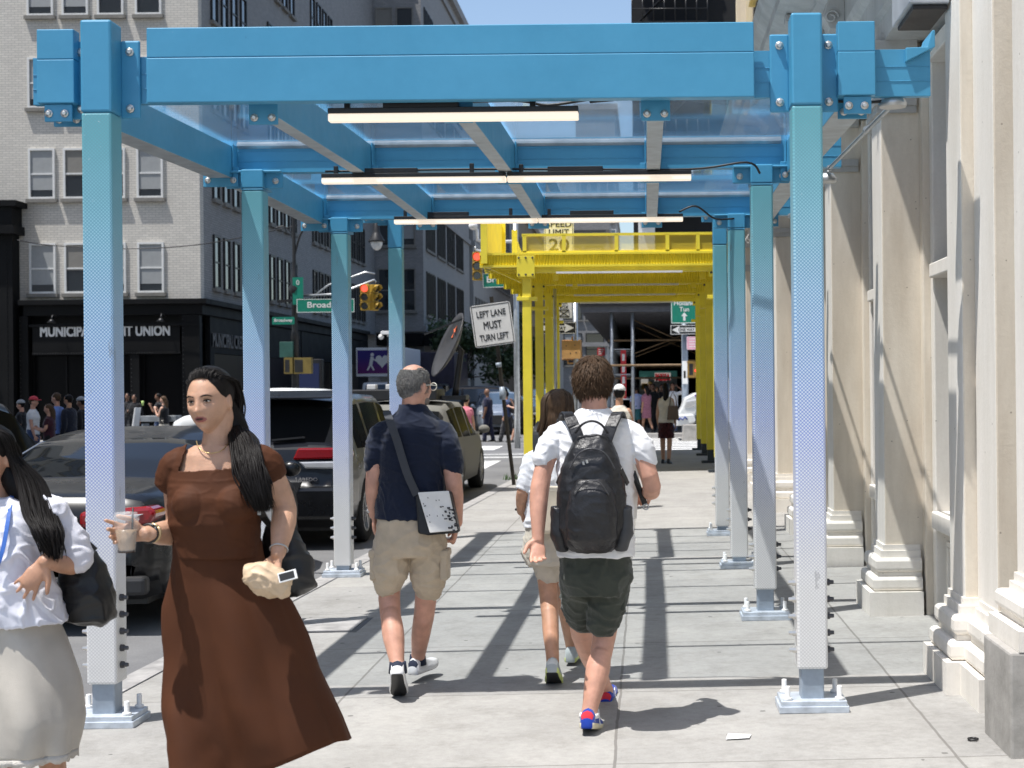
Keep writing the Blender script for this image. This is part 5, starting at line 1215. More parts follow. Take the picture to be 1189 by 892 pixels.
# ---------------------------------------------------------------- people: volumes grown into one skin
def skinm(name, c): return mat(name, c, .48, var=.16, scale=16, bump=.16, bscale=140, sss=.10)
def cloth(name, c, var=.12, scale=10, bump=.25, bscale=350, sheen=.2, rough=.85): return mat(name, c, rough, var=var, scale=scale, bump=bump, bscale=bscale, sheen=sheen, spec=.2)
sk_tan = skinm('skin_tan', (.50, .27, .17)); sk_olive = skinm('skin_olive', (.52, .30, .195)); sk_fair = skinm('skin_fair', (.60, .35, .25)); sk_brown = skinm('skin_brown', (.20, .10, .06)); sk_pink = skinm('skin_pink', (.58, .31, .22))
m_lip = mat('lip', (.30, .095, .085), .4, var=.05); m_eyew = mat('eye_white', (.6, .58, .55), .2, var=0); m_iris = mat('iris', (.015, .009, .006), .15, var=0)
def hairm(name, c):
    m, t, b = nodes(name); pos = N(t, 'ShaderNodeTexCoord').outputs['Object']
    mp = N(t, 'ShaderNodeMapping'); mp.inputs['Scale'].default_value = (1, 1, .12); t.links.new(pos, mp.inputs[0])
    f = noise_(t, mp.outputs[0], 160, 4, .6)
    t.links.new(ramp(t, f, [(.3, tuple(x*.55 for x in c)), (.7, tuple(x*1.5 for x in c))]), b.inputs['Base Color'])
    b.inputs['Roughness'].default_value = .5; b.inputs['Specular IOR Level'].default_value = .18; bump_(t, b, f, .3, .003); return m
h_black = hairm('hair_black', (.0065, .005, .0045)); h_brown = hairm('hair_brown', (.075, .045, .026)); h_ltbrown = hairm('hair_light_brown', (.055, .034, .02)); h_grey = hairm('hair_grey', (.17, .162, .152)); h_blond = hairm('hair_highlight', (.20, .13, .075))

class Sk(MB):
    def loop(s, rings, caps=True):
        n = len(rings[0]); b = len(s.v)
        s.grid(rings, 0, True, True)
        if caps:
            s.f.append([b + k for k in range(n)][::-1]); s.m.append(0); s.sm.append(True)
            s.f.append([b + (len(rings)-1)*n + k for k in range(n)]); s.m.append(0); s.sm.append(True)
        return s
    def limb(s, pts, rad, n=16, sub=4, up=None, flat=1.0):
        """tapered limb through joints, rounded ends; flat<1 squeezes along up"""
        pts = [V(p) for p in pts]; P2, R2 = [], []
        for i in range(len(pts)-1):
            p0, p1, p2, p3 = pts[max(i-1,0)], pts[i], pts[i+1], pts[min(i+2, len(pts)-1)]
            for k in range(sub):
                t = k/sub; P2.append(.5*((2*p1)+(p2-p0)*t+(2*p0-5*p1+4*p2-p3)*t*t+(3*p1-p0-3*p2+p3)*t**3)); q = t*t*(3-2*t); R2.append(rad[i]*(1-q)+rad[i+1]*q)
        P2.append(pts[-1]); R2.append(rad[-1])
        t0 = (P2[1]-P2[0]).normalized(); t1 = (P2[-1]-P2[-2]).normalized()
        P2 = [P2[0]-t0*R2[0]*.9, P2[0]-t0*R2[0]*.6] + P2 + [P2[-1]+t1*R2[-1]*.6, P2[-1]+t1*R2[-1]*.9]; R2 = [R2[0]*.4, R2[0]*.8] + R2 + [R2[-1]*.8, R2[-1]*.4]
        rings = []; u = None
        for i, p in enumerate(P2):
            t = (P2[min(i+1, len(P2)-1)] - P2[max(i-1, 0)]).normalized()
            if up is not None: u = (V(up) - t*t.dot(V(up))).normalized()
            elif u is None: u = t.orthogonal().normalized()
            else: u = (u - t*u.dot(t)).normalized()
            w_ = t.cross(u); rings.append([p + u*(cos(2*pi*k/n)*R2[i]*flat) + w_*(sin(2*pi*k/n)*R2[i]) for k in range(n)])
        return s.loop(rings)
    def torso(s, rings, Rt, Fw, n=28, pw=2.3):
        """rings: (centre, half width, half depth front, half depth back)"""
        out = []
        for c, a, bf, bb_ in rings:
            r = []
            for k in range(n):
                t = 2*pi*k/n; ct, st = cos(t), sin(t)
                x = a*math.copysign(abs(ct)**(2/pw), ct); y = (bf if st > 0 else bb_)*math.copysign(abs(st)**(2/pw), st)
                r.append(V(c) + Rt*x + Fw*y)
            out.append(r)
        return s.loop(out)
    def grow(s, name, mats, vox, smooth=2, wr=0, wsc=6.0, fine=0, sel=None, base=None):
        me = bpy.data.meshes.new('t'); me.from_pydata(s.v, [], s.f)
        ob = bpy.data.objects.new('t', me); COL.objects.link(ob)
        q = ob.modifiers.new('r', 'REMESH'); q.mode = 'VOXEL'; q.voxel_size = vox; q.use_smooth_shade = True
        if smooth: q = ob.modifiers.new('s', 'SMOOTH'); q.factor = .5; q.iterations = smooth
        dg = bpy.context.evaluated_depsgraph_get()
        m2 = bpy.data.meshes.new_from_object(ob.evaluated_get(dg)); bpy.data.objects.remove(ob); m2.name = name
        if wr or fine:
            off = V((random.uniform(0,50), random.uniform(0,50), 0))
            nn = [v.normal.copy() for v in m2.vertices]
            for v, n_ in zip(m2.vertices, nn):
                p = v.co; d = 0
                if wr:
                    wv = noise.noise(p*2.3 + off)*1.8
                    for sc_, am in ((1, .62), (2.1, .38)):
                        a = abs(noise.noise(V((p.x*wsc*.8*sc_+wv, p.y*wsc*.8*sc_-wv, p.z*wsc*1.25*sc_+wv + p.x*wsc*.5)) + off*sc_)); d += wr*am*(max(0, 1 - a*4.2)**1.3*1.5 - .42)
                if fine: d += fine*noise.noise(p*26 + off)
                v.co = p + n_*d
        m2.materials.clear()
        for q in (mats if isinstance(mats, (list, tuple)) else [mats]): m2.materials.append(q)
        if sel:
            for f in m2.polygons: f.material_index = sel(f.center)
        for f in m2.polygons: f.use_smooth = True
        return m2
def frame(yaw):
    F = V((-sin(yaw), cos(yaw), 0)); return F, V((F.y, -F.x, 0))
def head_shape(sk, c, yaw, pitch=0, roll=0, s=1.0, fem=False, face=True, nose=1.0):
    """c: head centre (mid skull-chin). returns matrix head->person space"""
    Mh = M.Translation(c) @ M.Rotation(yaw, 4, 'Z') @ M.Rotation(pitch, 4, 'X') @ M.Rotation(roll, 4, 'Y')
    nu, nv = 72, 56; rows = []
    g = lambda x, z, cx, cz, sx, sz: math.exp(-((x-cx)/sx)**2 - ((z-cz)/sz)**2)
    for j in range(nv+1):
        t = pi*j/nv; row = []
        for k in range(nu):
            a = 2*pi*k/nu
            x, y, z = .0745*sin(t)*cos(a), .094*sin(t)*sin(a), .117*cos(t)
            if z > 0: y *= 1 + .04*z/.117
            if z < .01:
                q = min(1, (.01-z)/.12)
                x *= 1 - .24*q*q - .04*q
                y = y*(1 - (.32*q if y < 0 else .10*q)) + .020*q
            if face and y > 0:
                w_ = min(1, y/.05)
                d = 0
                d += .021*nose*g(x, z, 0, -.030, .012, .013) + .012*nose*g(x, z, 0, -.008, .009, .022) + .006*(g(x, z, .012, -.033, .007, .008) + g(x, z, -.012, -.033, .007, .008))
                d += .005*(g(x, z, .03, .026, .022, .010) + g(x, z, -.03, .026, .022, .010))
                d -= .011*(g(x, z, .031, .006, .016, .012) + g(x, z, -.031, .006, .016, .012))
                d += .006*(g(x, z, .043, -.022, .018, .018) + g(x, z, -.043, -.022, .018, .018))
                d += .008*g(x, z, 0, -.058, .022, .013) + .0035*g(x, z, 0, -.052, .019, .004) + .0045*g(x, z, 0, -.065, .016, .005) - .004*g(x, z, 0, -.0585, .022, .0025) - .004*g(x, z, 0, -.077, .02, .006)
                d += .008*g(x, z, 0, -.095, .018, .013)
                y += d*w_
            row.append(Mh @ V((x*s, y*s, z*s)))
        rows.append(row)
    sk.loop(rows)
    for sd in (-1, 1):
        m3 = Mh.to_3x3(); sk.ell(Mh @ V((sd*.076*s, -.008*s, -.008*s)), (.010*s, .020*s, .031*s), 14, 10, mat=m3 @ M.Rotation(sd*-.25, 3, 'Z'))
    return Mh
def face_bits(root, Mh, s, brow_m, lashes=True):
    for sd in (-1, 1):
        c = Mh @ V((sd*.031*s, .0765*s, .005*s))
        mb = MB(); mb.ell(Mh @ V((sd*.031*s, .0775*s, .005*s)), (.0125*s, .0085*s, .0036*s), 16, 12, mat=Mh.to_3x3() @ M.Rotation(sd*-.22, 3, 'Z')); ey = mb.build('eye', m_eyew, root)
        mb = MB(); mb.ell(Mh @ V((sd*.030*s, .0835*s, .0052*s)), (.0058*s, .0036*s, .0040*s), 12, 8, mat=Mh.to_3x3()); mb.build('iris', m_iris, ey)
        pts = [Mh @ V((sd*x*s, y*s, z*s)) for x, y, z in ((.013,.0945,.0225),(.026,.0940,.0265),(.038,.0875,.0265),(.050,.0755,.020))]
        mb = MB(); mb.tube(cable(pts), [.0013+.0015*sin(pi*min(1, k/17)) for k in range(19)], 6); mb.build('eyebrow', brow_m, root)
        pts = [Mh @ V((sd*x*s, y*s, z*s)) for x, y, z in ((.017,.0838,.0062),(.026,.0875,.0092),(.036,.0865,.0092),(.045,.0785,.0058))]
        mb = MB(); mb.tube(cable(pts), .0021*s, 5); mb.build('eyelid', brow_m, root)
def hand(sk, wr, d, palm_n, side, s=1.0, curl=(.5,.55,.6,.7), thumb=.6, spread=.10):
    """wr wrist, d pointing direction, palm_n palm normal, side +1: thumb towards d x palm_n"""
    d = V(d).normalized(); pn = V(palm_n); pn = (pn - d*pn.dot(d)).normalized(); w_ = d.cross(pn)*side
    sk.limb([wr - d*.02, wr + d*.025*s, wr + d*.06*s, wr + d*.09*s], [.026*s, .031*s, .040*s, .040*s], 14, 3, pn, .42)
    for i, (off, L, r) in enumerate(((.030,.070,.0088),(.010,.079,.0092),(-.010,.073,.0088),(-.029,.056,.0078))):
        b = wr + d*.082*s + w_*off*s; c = curl[i]; dd = (d + w_*(off*spread/.03)).normalized()
        d1 = (dd*cos(c*.7) + pn*sin(c*.7)); d2 = dd*cos(c*1.7) + pn*sin(c*1.7); d3 = dd*cos(c*2.5) + pn*sin(c*2.5)
        p1 = b + d1*L*.45*s; p2 = p1 + d2*L*.32*s; p3 = p2 + d3*L*.23*s
        sk.limb([b - d*.02*s, b, p1, p2, p3], [r*s*1.05, r*s*1.05, r*s, r*s*.9, r*s*.78], 10, 3)
    b = wr + d*.022*s + w_*.024*s; t1 = (w_*.75 + d*.75 + pn*.35*thumb).normalized(); t2 = (w_*(.55-.4*thumb) + d*.85 + pn*.7*thumb).normalized()
    sk.limb([b, b + t1*.04*s, b + t1*.04*s + t2*.03*s, b + t1*.04*s + t2*.055*s], [.014*s, .0125*s, .011*s, .0088*s], 10, 3)
def shoe(root, ank, fd, pitch, m_up, m_sole, m_heel=None, L=.285, s=1.0, laces=None):
    """ank: ankle point; fd: horizontal forward; pitch<0 toe down"""
    fd = V(fd).normalized(); rt = V((fd.y, -fd.x, 0)); Rm = M.Rotation(pitch, 3, rt)
    up = Rm @ V((0,0,1)); f = Rm @ fd; o = V(ank) - up*.075 - f*.07
    st = [(0,.026,.05),(.04,.034,.085),(.12,.036,.098),(.25,.037,.098),(.38,.039,.092),(.5,.043,.075),(.65,.048,.060),(.8,.047,.052),(.92,.036,.045),(.985,.018,.036)]
    mb = MB(); rows = []
    for a, w_, h in st:
        c = o + f*(a*L); lift = .012*max(0, a-.75)/.25
        r = []
        for x, z in ((-.9,.0),(-1.06,.008),(-1.05,.028),(-.98,.031),(-.93,.55),(-.6,.86),(0,1),(.6,.86),(.93,.55),(.98,.031),(1.05,.028),(1.06,.008),(.9,.0)):
            zz = z if z < .05 else .03 + (h*s-.03)*z
            r.append(c + rt*(x*w_*s) + up*(zz + lift))
        rows.append(r)
    n = 13
    vs = [p for r in rows for p in r]; b = len(mb.v)
    mb.v += [tuple(p) for p in vs]
    for i in range(len(rows)-1):
        for k in range(n):
            k2 = (k+1) % n; mi = 1 if (k <= 1 or k >= 10) else (2 if (m_heel and i <= 0 and 4 <= k <= 7) else 0)
            if k == 12: mi = 3
            mb.f.append([b+i*n+k, b+(i+1)*n+k, b+(i+1)*n+k2, b+i*n+k2]); mb.m.append(mi); mb.sm.append(True)
    mb.f.append([b+k for k in range(n)]); mb.m.append(0); mb.sm.append(True); mb.f.append([b+(len(rows)-1)*n+k for k in range(n)][::-1]); mb.m.append(0); mb.sm.append(True)
    return mb.build('shoe', [m_up, m_sole, m_heel or m_up, m_trim], root)
def tufts(mb, Mh, s, n, L, region, rd, r=.006, droop=.3, lift=.5):
    cr = V((0, -.035, .13))
    for _ in range(n):
        while True:
            d = V((rd.gauss(0,1), rd.gauss(0,1), rd.gauss(0,1))).normalized()
            p = V((d.x*.080, d.y*.100 - .012, d.z*.112 + .018))
            if region(p): break
        fl = (p - cr).normalized(); tn = fl + V((rd.gauss(0,.34), rd.gauss(0,.34), rd.gauss(0,.30))); tn = (tn - d*tn.dot(d)*.9).normalized(); l = L*rd.uniform(.6, 1.3)
        pts = [p - d*.006, p + d*l*.3*lift + tn*l*.35, p + d*l*.42*lift + tn*l*.75 + V((0,0,-droop*l*.3)), p + d*l*.4*lift + tn*l*1.1 + V((0,0,-droop*l*.7))]
        mb.tube([Mh @ (q*s) for q in pts], [r*s, r*.95*s, r*.6*s, .0008], 5, 0, False)
def locks(mb, guides, n, rd, r=.007, spread=.02, seg=None):
    """guides: list of point lists (same length); each lock blends two neighbouring guides"""
    for _ in range(n):
        i = rd.randrange(len(guides)-1) if len(guides) > 1 else 0; t = rd.random()
        g0, g1 = guides[i], guides[min(i+1, len(guides)-1)]
        o = V((rd.gauss(0,1), rd.gauss(0,1), rd.gauss(0,.6)))*spread; w = rd.uniform(0, 6.28); wa = rd.uniform(.0008, .0035)
        pts = [V(a)*(1-t) + V(b)*t + o*min(1, .25 + k/len(g0)) for k, (a, b) in enumerate(zip(g0, g1))]
        if rd.random() < .5: pts = pts[:-1]
        c = cable(pts); m_ = len(c); c = [p + V((sin(w + k*.5), cos(w*1.3 + k*.45), 0))*wa for k, p in enumerate(c)]
        rr = r*rd.uniform(.7, 1.4); mb.tube(c, [rr*min(1, .12 + k*.22)*(.55 + .45*sin(pi*min(.75, .1+k/m_))) if k < m_-4 else rr*.5*(m_-k)/5 for k in range(m_)], 6, 0, False)
def strap(mb, pts, w, th, nrm, mi=0):
    pts = cable(pts); L = []
    for i, p in enumerate(pts):
        t = (pts[min(i+1,len(pts)-1)] - pts[max(i-1,0)]).normalized(); n_ = nrm[min(int(i*len(nrm)/len(pts)), len(nrm)-1)] if isinstance(nrm, list) else V(nrm)
        n_ = (n_ - t*n_.dot(t)).normalized(); s_ = t.cross(n_); L.append([p + s_*w/2 - n_*th/2, p - s_*w/2 - n_*th/2, p - s_*w/2 + n_*th/2, p + s_*w/2 + n_*th/2])
    mb.grid(L, mi, False, True); b = len(mb.v) - 4*len(L); mb.f += [[b, b+1, b+2, b+3], [b+4*len(L)-1, b+4*len(L)-2, b+4*len(L)-3, b+4*len(L)-4]]; mb.m += [mi, mi]; mb.sm += [False, False]

def person(label, base, group=None):
    return empty('person', base, 0, label, 'person', group)
def rel(o, p): return V(p) - V(o.location)
def QP(o, u, v, Y): return rel(o, P(u, v, Y))

# ================================================================ backpack man (white tee, green shorts)
Yb = 7.15
o = person('man in white T-shirt and dark green cargo shorts walking away with a black backpack', (P(690, 830, Yb).x, Yb, gz(-.25)))
q = lambda u, v, Y=Yb: QP(o, u, v, Y)
F, Rt = frame(R(2))
sk = Sk()
hc = q(689, 446, Yb+.03); Mh = head_shape(sk, hc, R(2) - R(14), R(-6), 0, 1.03, face=True)
nk = q(690, 470, Yb-.01); ch = q(692, 560, Yb); pel = q(691, 650, Yb)
sk.limb([hc + V((0,-.02,-.05)), nk, q(690, 486)], [.060, .062, .075])
sk.torso([(q(692,672), .09, .07, .07), (pel, .150, .105, .12), (q(691,610), .145, .105, .095), (q(691,550), .16, .115, .105), (q(691,515), .165, .11, .105), (q(690,494), .14, .075, .085), (q(690,480), .08, .06, .065)], Rt, F)
shL, shR = q(646, 507), q(735, 506, Yb+.02)
elL, wrL = q(626, 566, Yb-.08), q(625, 624, Yb-.14)
elR, wrR = q(757, 565, Yb+.0), q(748, 572, Yb+.27)
sk.limb([q(668,503), shL, elL, wrL, wrL + (wrL-elL)*.06], [.046, .050, .043, .030, .027]); sk.limb([(shL+elL)/2*.5+elL*.5, elL + (wrL-elL)*.28, wrL], [.040, .044, .029])
hand(sk, wrL, (wrL-elL).normalized()*.6 + V((0,-.45,-.6)), V((.25,-.85,.25)), 1, .98, (.35,.42,.5,.55), .5, .12)
sk.limb([q(714,503), shR, elR, wrR], [.046, .050, .045, .03]); hand(sk, wrR, (wrR-elR).normalized() + V((-.3,.2,.0)), V((-.3,.2,-.8)), -1, .98, (.9,.9,1,1), .8)
# legs: left leg nearer (pushing off), right leg ahead
hipL, hipR = q(672, 672), q(712, 672)
knR, anR = q(702, 738, Yb+.05), q(684, 828, Yb-.13)      # near leg crosses below
knL, anL = q(676, 738, Yb+.28), q(704, 802, Yb+.62)
sk.limb([hipR, knR, anR], [.070, .057, .038]); sk.limb([knR*.72+anR*.28 + V((0,-.015,0)), knR*.55+anR*.45 + V((0,-.01,0)), anR], [.053, .060, .036]); sk.limb([hipL, knL, anL], [.062, .055, .039]); sk.limb([knL*.72+anL*.28 + V((0,-.015,0)), knL*.5+anL*.5, anL], [.052, .05, .036])
link_mesh('body', sk.grow('body', sk_pink, .0058), o)
c = Sk(); c.torso([(q(692,645), .192, .13, .15), (q(692,630), .190, .13, .148), (q(692,590), .182, .135, .135), (q(691,545), .185, .14, .13), (q(691,512), .182, .13, .13), (q(690,497), .165, .10, .11), (q(690,484), .115, .08, .09), (q(690,474), .075, .068, .074)], Rt, F, pw=2.5)
c.limb([q(670,500), shL + V((.01,0,.0)), q(637,520,Yb-.03), q(630,533,Yb-.05)], [.066, .067, .060, .053]); c.limb([q(712,500), shR + V((-.01,0,.0)), q(745,520,Yb), q(750,534,Yb)], [.066, .067, .062, .057])
link_mesh('t_shirt', c.grow('t_shirt', cloth('white_cotton', (.78, .78, .79), .04), .0068, 2, .007, 8, .001), o)
c = Sk(); c.torso([(q(692,690), .14, .12, .13), (q(692,670), .180, .13, .15), (q(692,640), .172, .12, .138)], Rt, F)
c.limb([q(711,668), q(705,700,Yb+.02), q(700,722,Yb+.03)], [.100, .098, .084]); c.limb([q(674,668), q(674,700,Yb+.12), q(676,718,Yb+.16)], [.100, .095, .076])
m_gs = cloth('green_canvas', (.050, .056, .044), .15, bump=.35)
sh_ = link_mesh('shorts', c.grow('shorts', m_gs, .007, 2, .010, 7, .001), o)
mb = MB(); mb.box((-.012,-.065,-.075), (.014,.065,.07)); mb.build('cargo_pocket', m_gs, o, bevel=.012, loc=q(724, 690, Yb+.02), rot=(0, R(6), 0))

m_blues = cloth('blue_suede', (.012, .045, .32), .15); m_reds = cloth('red_heel', (.55, .03, .05)); m_cream = mat('cream_sole', (.66, .60, .42), .6)
s1 = shoe(o, anR, V((.10, 1, 0)), R(-14), m_blues, m_cream, m_reds, .30); s2 = shoe(o, anL, V((.05, 1, 0)), R(4), m_blues, m_cream, m_reds, .30)
for pnt, sd in ((anR, 1), (anL, 1)):
    mb = MB(); b = pnt + V((.047, .06, -.040)); 
    for k in range(2): mb.prism([tuple(b + V((.002, -.03 + k*.05, -.025))), tuple(b + V((.002, .0 + k*.05, -.03))), tuple(b + V((-.008, .045 + k*.03, .03))), tuple(b + V((-.008, .02 + k*.03, .035)))], (.004, 0, 0))
    mb.build('white_logo', m_white, o)
mb = MB(); mb.tube([tuple(anR + V((0,0,.0))), tuple(anR + V((0,.0,-.02)))], [.046, .05], 14); mb.build('sock', m_white, o)
# hair
rd = random.Random(3); hk = Sk(); hk.ell(Mh @ V((0, -.014, .032)), (.083, .099, .099), 28, 20, mat=Mh.to_3x3()); hk.ell(Mh @ V((0, -.035, -.025)), (.068, .064, .062), 24, 16, mat=Mh.to_3x3())
mh = hk.grow('hair', h_brown, .005, 1, .006, 18, .006); hair = link_mesh('hair', mh, o)
mb = MB(); tufts(mb, Mh, 1.03, 3000, .036, lambda p: (p.z > .035 or (p.y < .01 and p.z > -.045)) and not (p.y > .06 and p.z < .06), rd, .0026, .25, .42); mb.build('hair_tuft', h_brown, hair)
# backpack
bp = empty('backpack', (0, 0, 0)); bp.parent = o; bp.location = q(687, 570, Yb-.12); BL = V(bp.location)
m_nyl = mat('black_nylon', (.012, .012, .014), .42, var=.3, scale=14, bump=.35, bscale=60); m_nylg = mat('grey_mesh', (.05, .052, .056), .6, var=.2)
def bq(u, v, y=0): return q(u, v, Yb-.14+y) - BL
c = Sk(); c.torso([(bq(687,641), .09, .06, .06), (bq(687,632), .140, .09, .09), (bq(687,612), .166, .10, .115), (bq(687,575), .168, .10, .12), (bq(687,545), .146, .09, .11), (bq(688,520), .110, .075, .085), (bq(688,505), .078, .05, .05)], Rt, F, pw=2.6)
link_mesh('pack_body', c.grow('pack_body', m_nyl, .0075, 2, .005, 8, .001), bp)
c = Sk(); c.torso([(bq(687,638,-.07), .07, .04, .05), (bq(687,626,-.09), .118, .06, .075), (bq(687,598,-.10), .125, .06, .08), (bq(687,572,-.10), .105, .05, .075), (bq(687,556,-.09), .07, .04, .05)], Rt, F, pw=2.8)
link_mesh('front_pocket', c.grow('front_pocket', m_nyl, .007, 2, .004, 9, .001), bp)
for sd in (-1, 1):
    c = Sk(); c.torso([(bq(687+sd*34,640), .03, .05, .05), (bq(687+sd*38,620), .042, .07, .07), (bq(687+sd*39,588), .034, .06, .06)], Rt, F); link_mesh('side_pocket', c.grow('side_pocket', m_nylg if sd > 0 else m_nyl, .008, 2, .004), bp)
    mb = MB(); strap(mb, [bq(688+sd*14,518,-.02), bq(688+sd*18,505,-.015), bq(688+sd*24,490,.015), bq(688+sd*30,480,.085), bq(688+sd*34,490,.235)], .058, .016, [V((0,-1,.35)), V((0,-1,.4)), V((0,-.6,.8)), V((0,.1,1)), V((0,.8,.6))]); mb.build('shoulder_strap', m_nylg if 0 else m_nyl, bp, bevel=.004)
    mb = MB(); strap(mb, [bq(688+sd*33,545,-.05), bq(688+sd*41,562,.02)], .022, .006, V((sd*.7,-.7,0))); mb.box(tuple(bq(687+sd*30,552,-.06) - V((.012,.012,.01))), tuple(bq(687+sd*30,552,-.06) + V((.012,.012,.01)))); mb.build('buckle', m_black, bp)
mb = MB(); mb.tube(cable([bq(668,503,-.05), bq(676,493,-.06), bq(687,489,-.06), bq(698,493,-.06), bq(706,503,-.05)]), .006, 6); mb.build('handle', m_nyl, bp)
mb = MB(); mb.tube(cable([bq(661,545,-.11), bq(672,527,-.115), bq(687,521,-.12), bq(703,527,-.115), bq(714,545,-.11)]), .0045, 5); mb.tube(cable([bq(667,575,-.165), bq(678,561,-.17), bq(687,558,-.172), bq(697,561,-.17), bq(707,575,-.165)]), .0035, 5); mb.build('zip', m_boltdk, bp)
mb = MB(); 
for u, v in ((677,536),(681,534),(678,570)): mb.bar(tuple(bq(u,v,-.15)), tuple(bq(u+1,v+4,-.155)), .010, .004)
mb.build('zip_pull', m_galv, bp)
# what he carries: dark folded umbrella-like pole with ring
mb = MB(); a, b = q(735, 548, Yb+.18), q(749, 586, Yb+.1); mb.cyl(tuple(a), tuple(b), .014, 8); d = (b-a).normalized(); mb.tube([tuple(b + d*.012 + V((.014*cos(t), 0, .014*sin(t)))) for t in [2*pi*k/12 for k in range(13)]], .004, 6, 1)
it = mb.build('umbrella', [m_black, m_galv], None, loc=o.location); tag(it, 'thin folded black umbrella held in front of the backpack man', 'umbrella')
mb = MB(); mb.box((-.02, -.1, -.14), (.0, .1, .14)); it = mb.build('paper_folder', m_signw, None, loc=P(733, 572, Yb+.2), rot=(0, R(4), R(-20))); tag(it, 'edge of a white folder carried beside the backpack man', 'folder')
# ================================================================ woman ahead of him (white top, beige shorts)
Yw = 8.35
o = person('woman in white top and beige shorts half hidden by the backpack man', (P(648, 800, Yw).x, Yw, gz(-.5)))
q = lambda u, v, Y=Yw: QP(o, u, v, Y)
sk = Sk(); F, Rt = frame(0); hc = q(649, 476); Mh = head_shape(sk, hc, R(-4), 0, 0, .98)
sk.limb([hc + V((0,-.02,-.06)), q(649, 506), q(648, 516)], [.046, .048, .056])
sk.torso([(q(640,650), .08, .07, .08), (q(640,636), .145, .11, .12), (q(642,600), .12, .09, .09), (q(645,560), .14, .1, .1), (q(646,532), .135, .085, .085), (q(648,517), .08, .06, .06)], Rt, F)
shL, elL, wrL = q(619, 535), q(607, 572, Yw-.03), q(605, 594, Yw+.08)
sk.limb([q(632,530), shL, elL, wrL], [.046, .045, .036, .025]); hand(sk, wrL, V((.25,.3,-.75)), V((.9,.2,.1)), -1, .9, (.6,.7,.7,.8), .5)
shR = q(684, 545); sk.limb([q(668,535), shR, q(694,585), q(690,620,Yw+.15)], [.05, .05, .038, .025]); hand(sk, q(690,620,Yw+.15), V((0,.3,-1)), V((-1,0,0)), 1, .9)
knL, anL = q(637, 690, Yw+.02), q(642, 770, Yw-.22); knR, anR = q(656, 695, Yw+.25), q(664, 752, Yw+.42)
sk.limb([q(632,650), knL, anL], [.066, .054, .036]); sk.limb([knL*.75+anL*.25 + V((0,-.014,0)), knL*.5+anL*.5 + V((0,-.01,0)), anL], [.046, .047, .033]); sk.limb([q(652,650), knR, anR], [.066, .052, .036])
link_mesh('body', sk.grow('body', sk_tan, .0062), o)
m_wt = cloth('white_blouse', (.76, .76, .78), .05); m_bs = cloth('beige_linen', (.52, .47, .39), .1)
c = Sk(); c.torso([(q(640,612), .155, .12, .12), (q(642,580), .150, .12, .12), (q(645,545), .158, .11, .108), (q(646,524), .13, .085, .085), (q(648,513), .075, .065, .065)], Rt, F); c.limb([q(632,532), shL + V((-.0,0,.0)), shL*.25+elL*.75], [.054, .058, .056]); c.limb([q(668,538), shR, q(690,575)], [.068, .07, .066]); link_mesh('top', c.grow('top', m_wt, .008, 2, .01, 8), o)
c = Sk(); c.torso([(q(640,655), .145, .12, .12), (q(640,640), .168, .125, .138), (q(641,600), .14, .11, .11)], Rt, F); c.limb([q(632,645), q(637,664,Yw+.02)], [.088, .078]); c.limb([q(652,645), q(656,664,Yw+.15)], [.088, .078]); link_mesh('shorts', c.grow('shorts', m_bs, .007, 2, .009, 7), o)
m_gsh = cloth('grey_knit', (.42, .46, .46), .1); m_neon = mat('neon_sole', (.62, .70, .22), .5)
shoe(o, anL, V((0,1,0)), R(-28), m_gsh, m_neon, mat('shoe_tab', (.60,.62,.60), .5), .27); shoe(o, anR, V((.1,1,0)), R(2), m_gsh, m_neon, None, .27)
hair = empty('hair', (0,0,0)); hair.parent = o
hk = Sk(); hk.ell(Mh @ V((0, -.012, .028)), (.080, .098, .094), 26, 18, mat=Mh.to_3x3()); hk.limb([Mh @ V((0,-.05,.03)), Mh @ V((-.0,-.055,-.05)), Mh @ V((-.015,-.05,-.13))], [.07, .075, .06], up=V((0,1,0)), flat=.6); hb = link_mesh('hair_mass', hk.grow('hair', h_brown, .007, 2, 0, 6, .004), hair)
rd = random.Random(8); mb = MB(); top = lambda x: [Mh @ V(p) for p in ((x*.03,-.02,.118),(x*.075,-.06,.07),(x*.088,-.075,.0),(x*.095,-.07,-.07),(x*.10 - .02,-.06,-.14),(x*.09 - .045,-.05,-.17))]
locks(mb, [top(x) for x in (-1,-.7,-.4,-.1,.2,.5,.8,1)], 110, rd, .0085, .007); mb.build('hair_lock', h_ltbrown, hair)
mb = MB(); locks(mb, [top(x) for x in (.15,.4,.7)], 26, rd, .007, .006); mb.build('highlight_lock', h_blond, hair)
mb = MB(); mb.tube([wrL + V((0,0,.012)) + V((.030*cos(t), .028*sin(t), 0)) for t in [2*pi*k/16 for k in range(17)]], .007, 6); mb.build('watch', m_black, o)
bg_ = empty('handbag', (0,0,0), 0, 'cream tote bag with black strap carried by the woman in white top', 'bag'); bg_.location = P(640, 590, Yw-.2)
mb = MB(); mb.prism([(-.10,-.05,-.14),(.10,-.05,-.14),(.09,-.05,.12),(-.09,-.05,.12)], (0,.11,0)); mb.build('bag_body', mat('cream_leather', (.60,.52,.40), .5), bg_, bevel=.02)
mb = MB(); strap(mb, [V((-.06,.06,.1)), V((-.085,.10,.28)), V((-.09,.14,.42)), V((-.07,.20,.47))], .035, .008, V((0,-1,.2))); mb.build('strap', m_black, bg_)

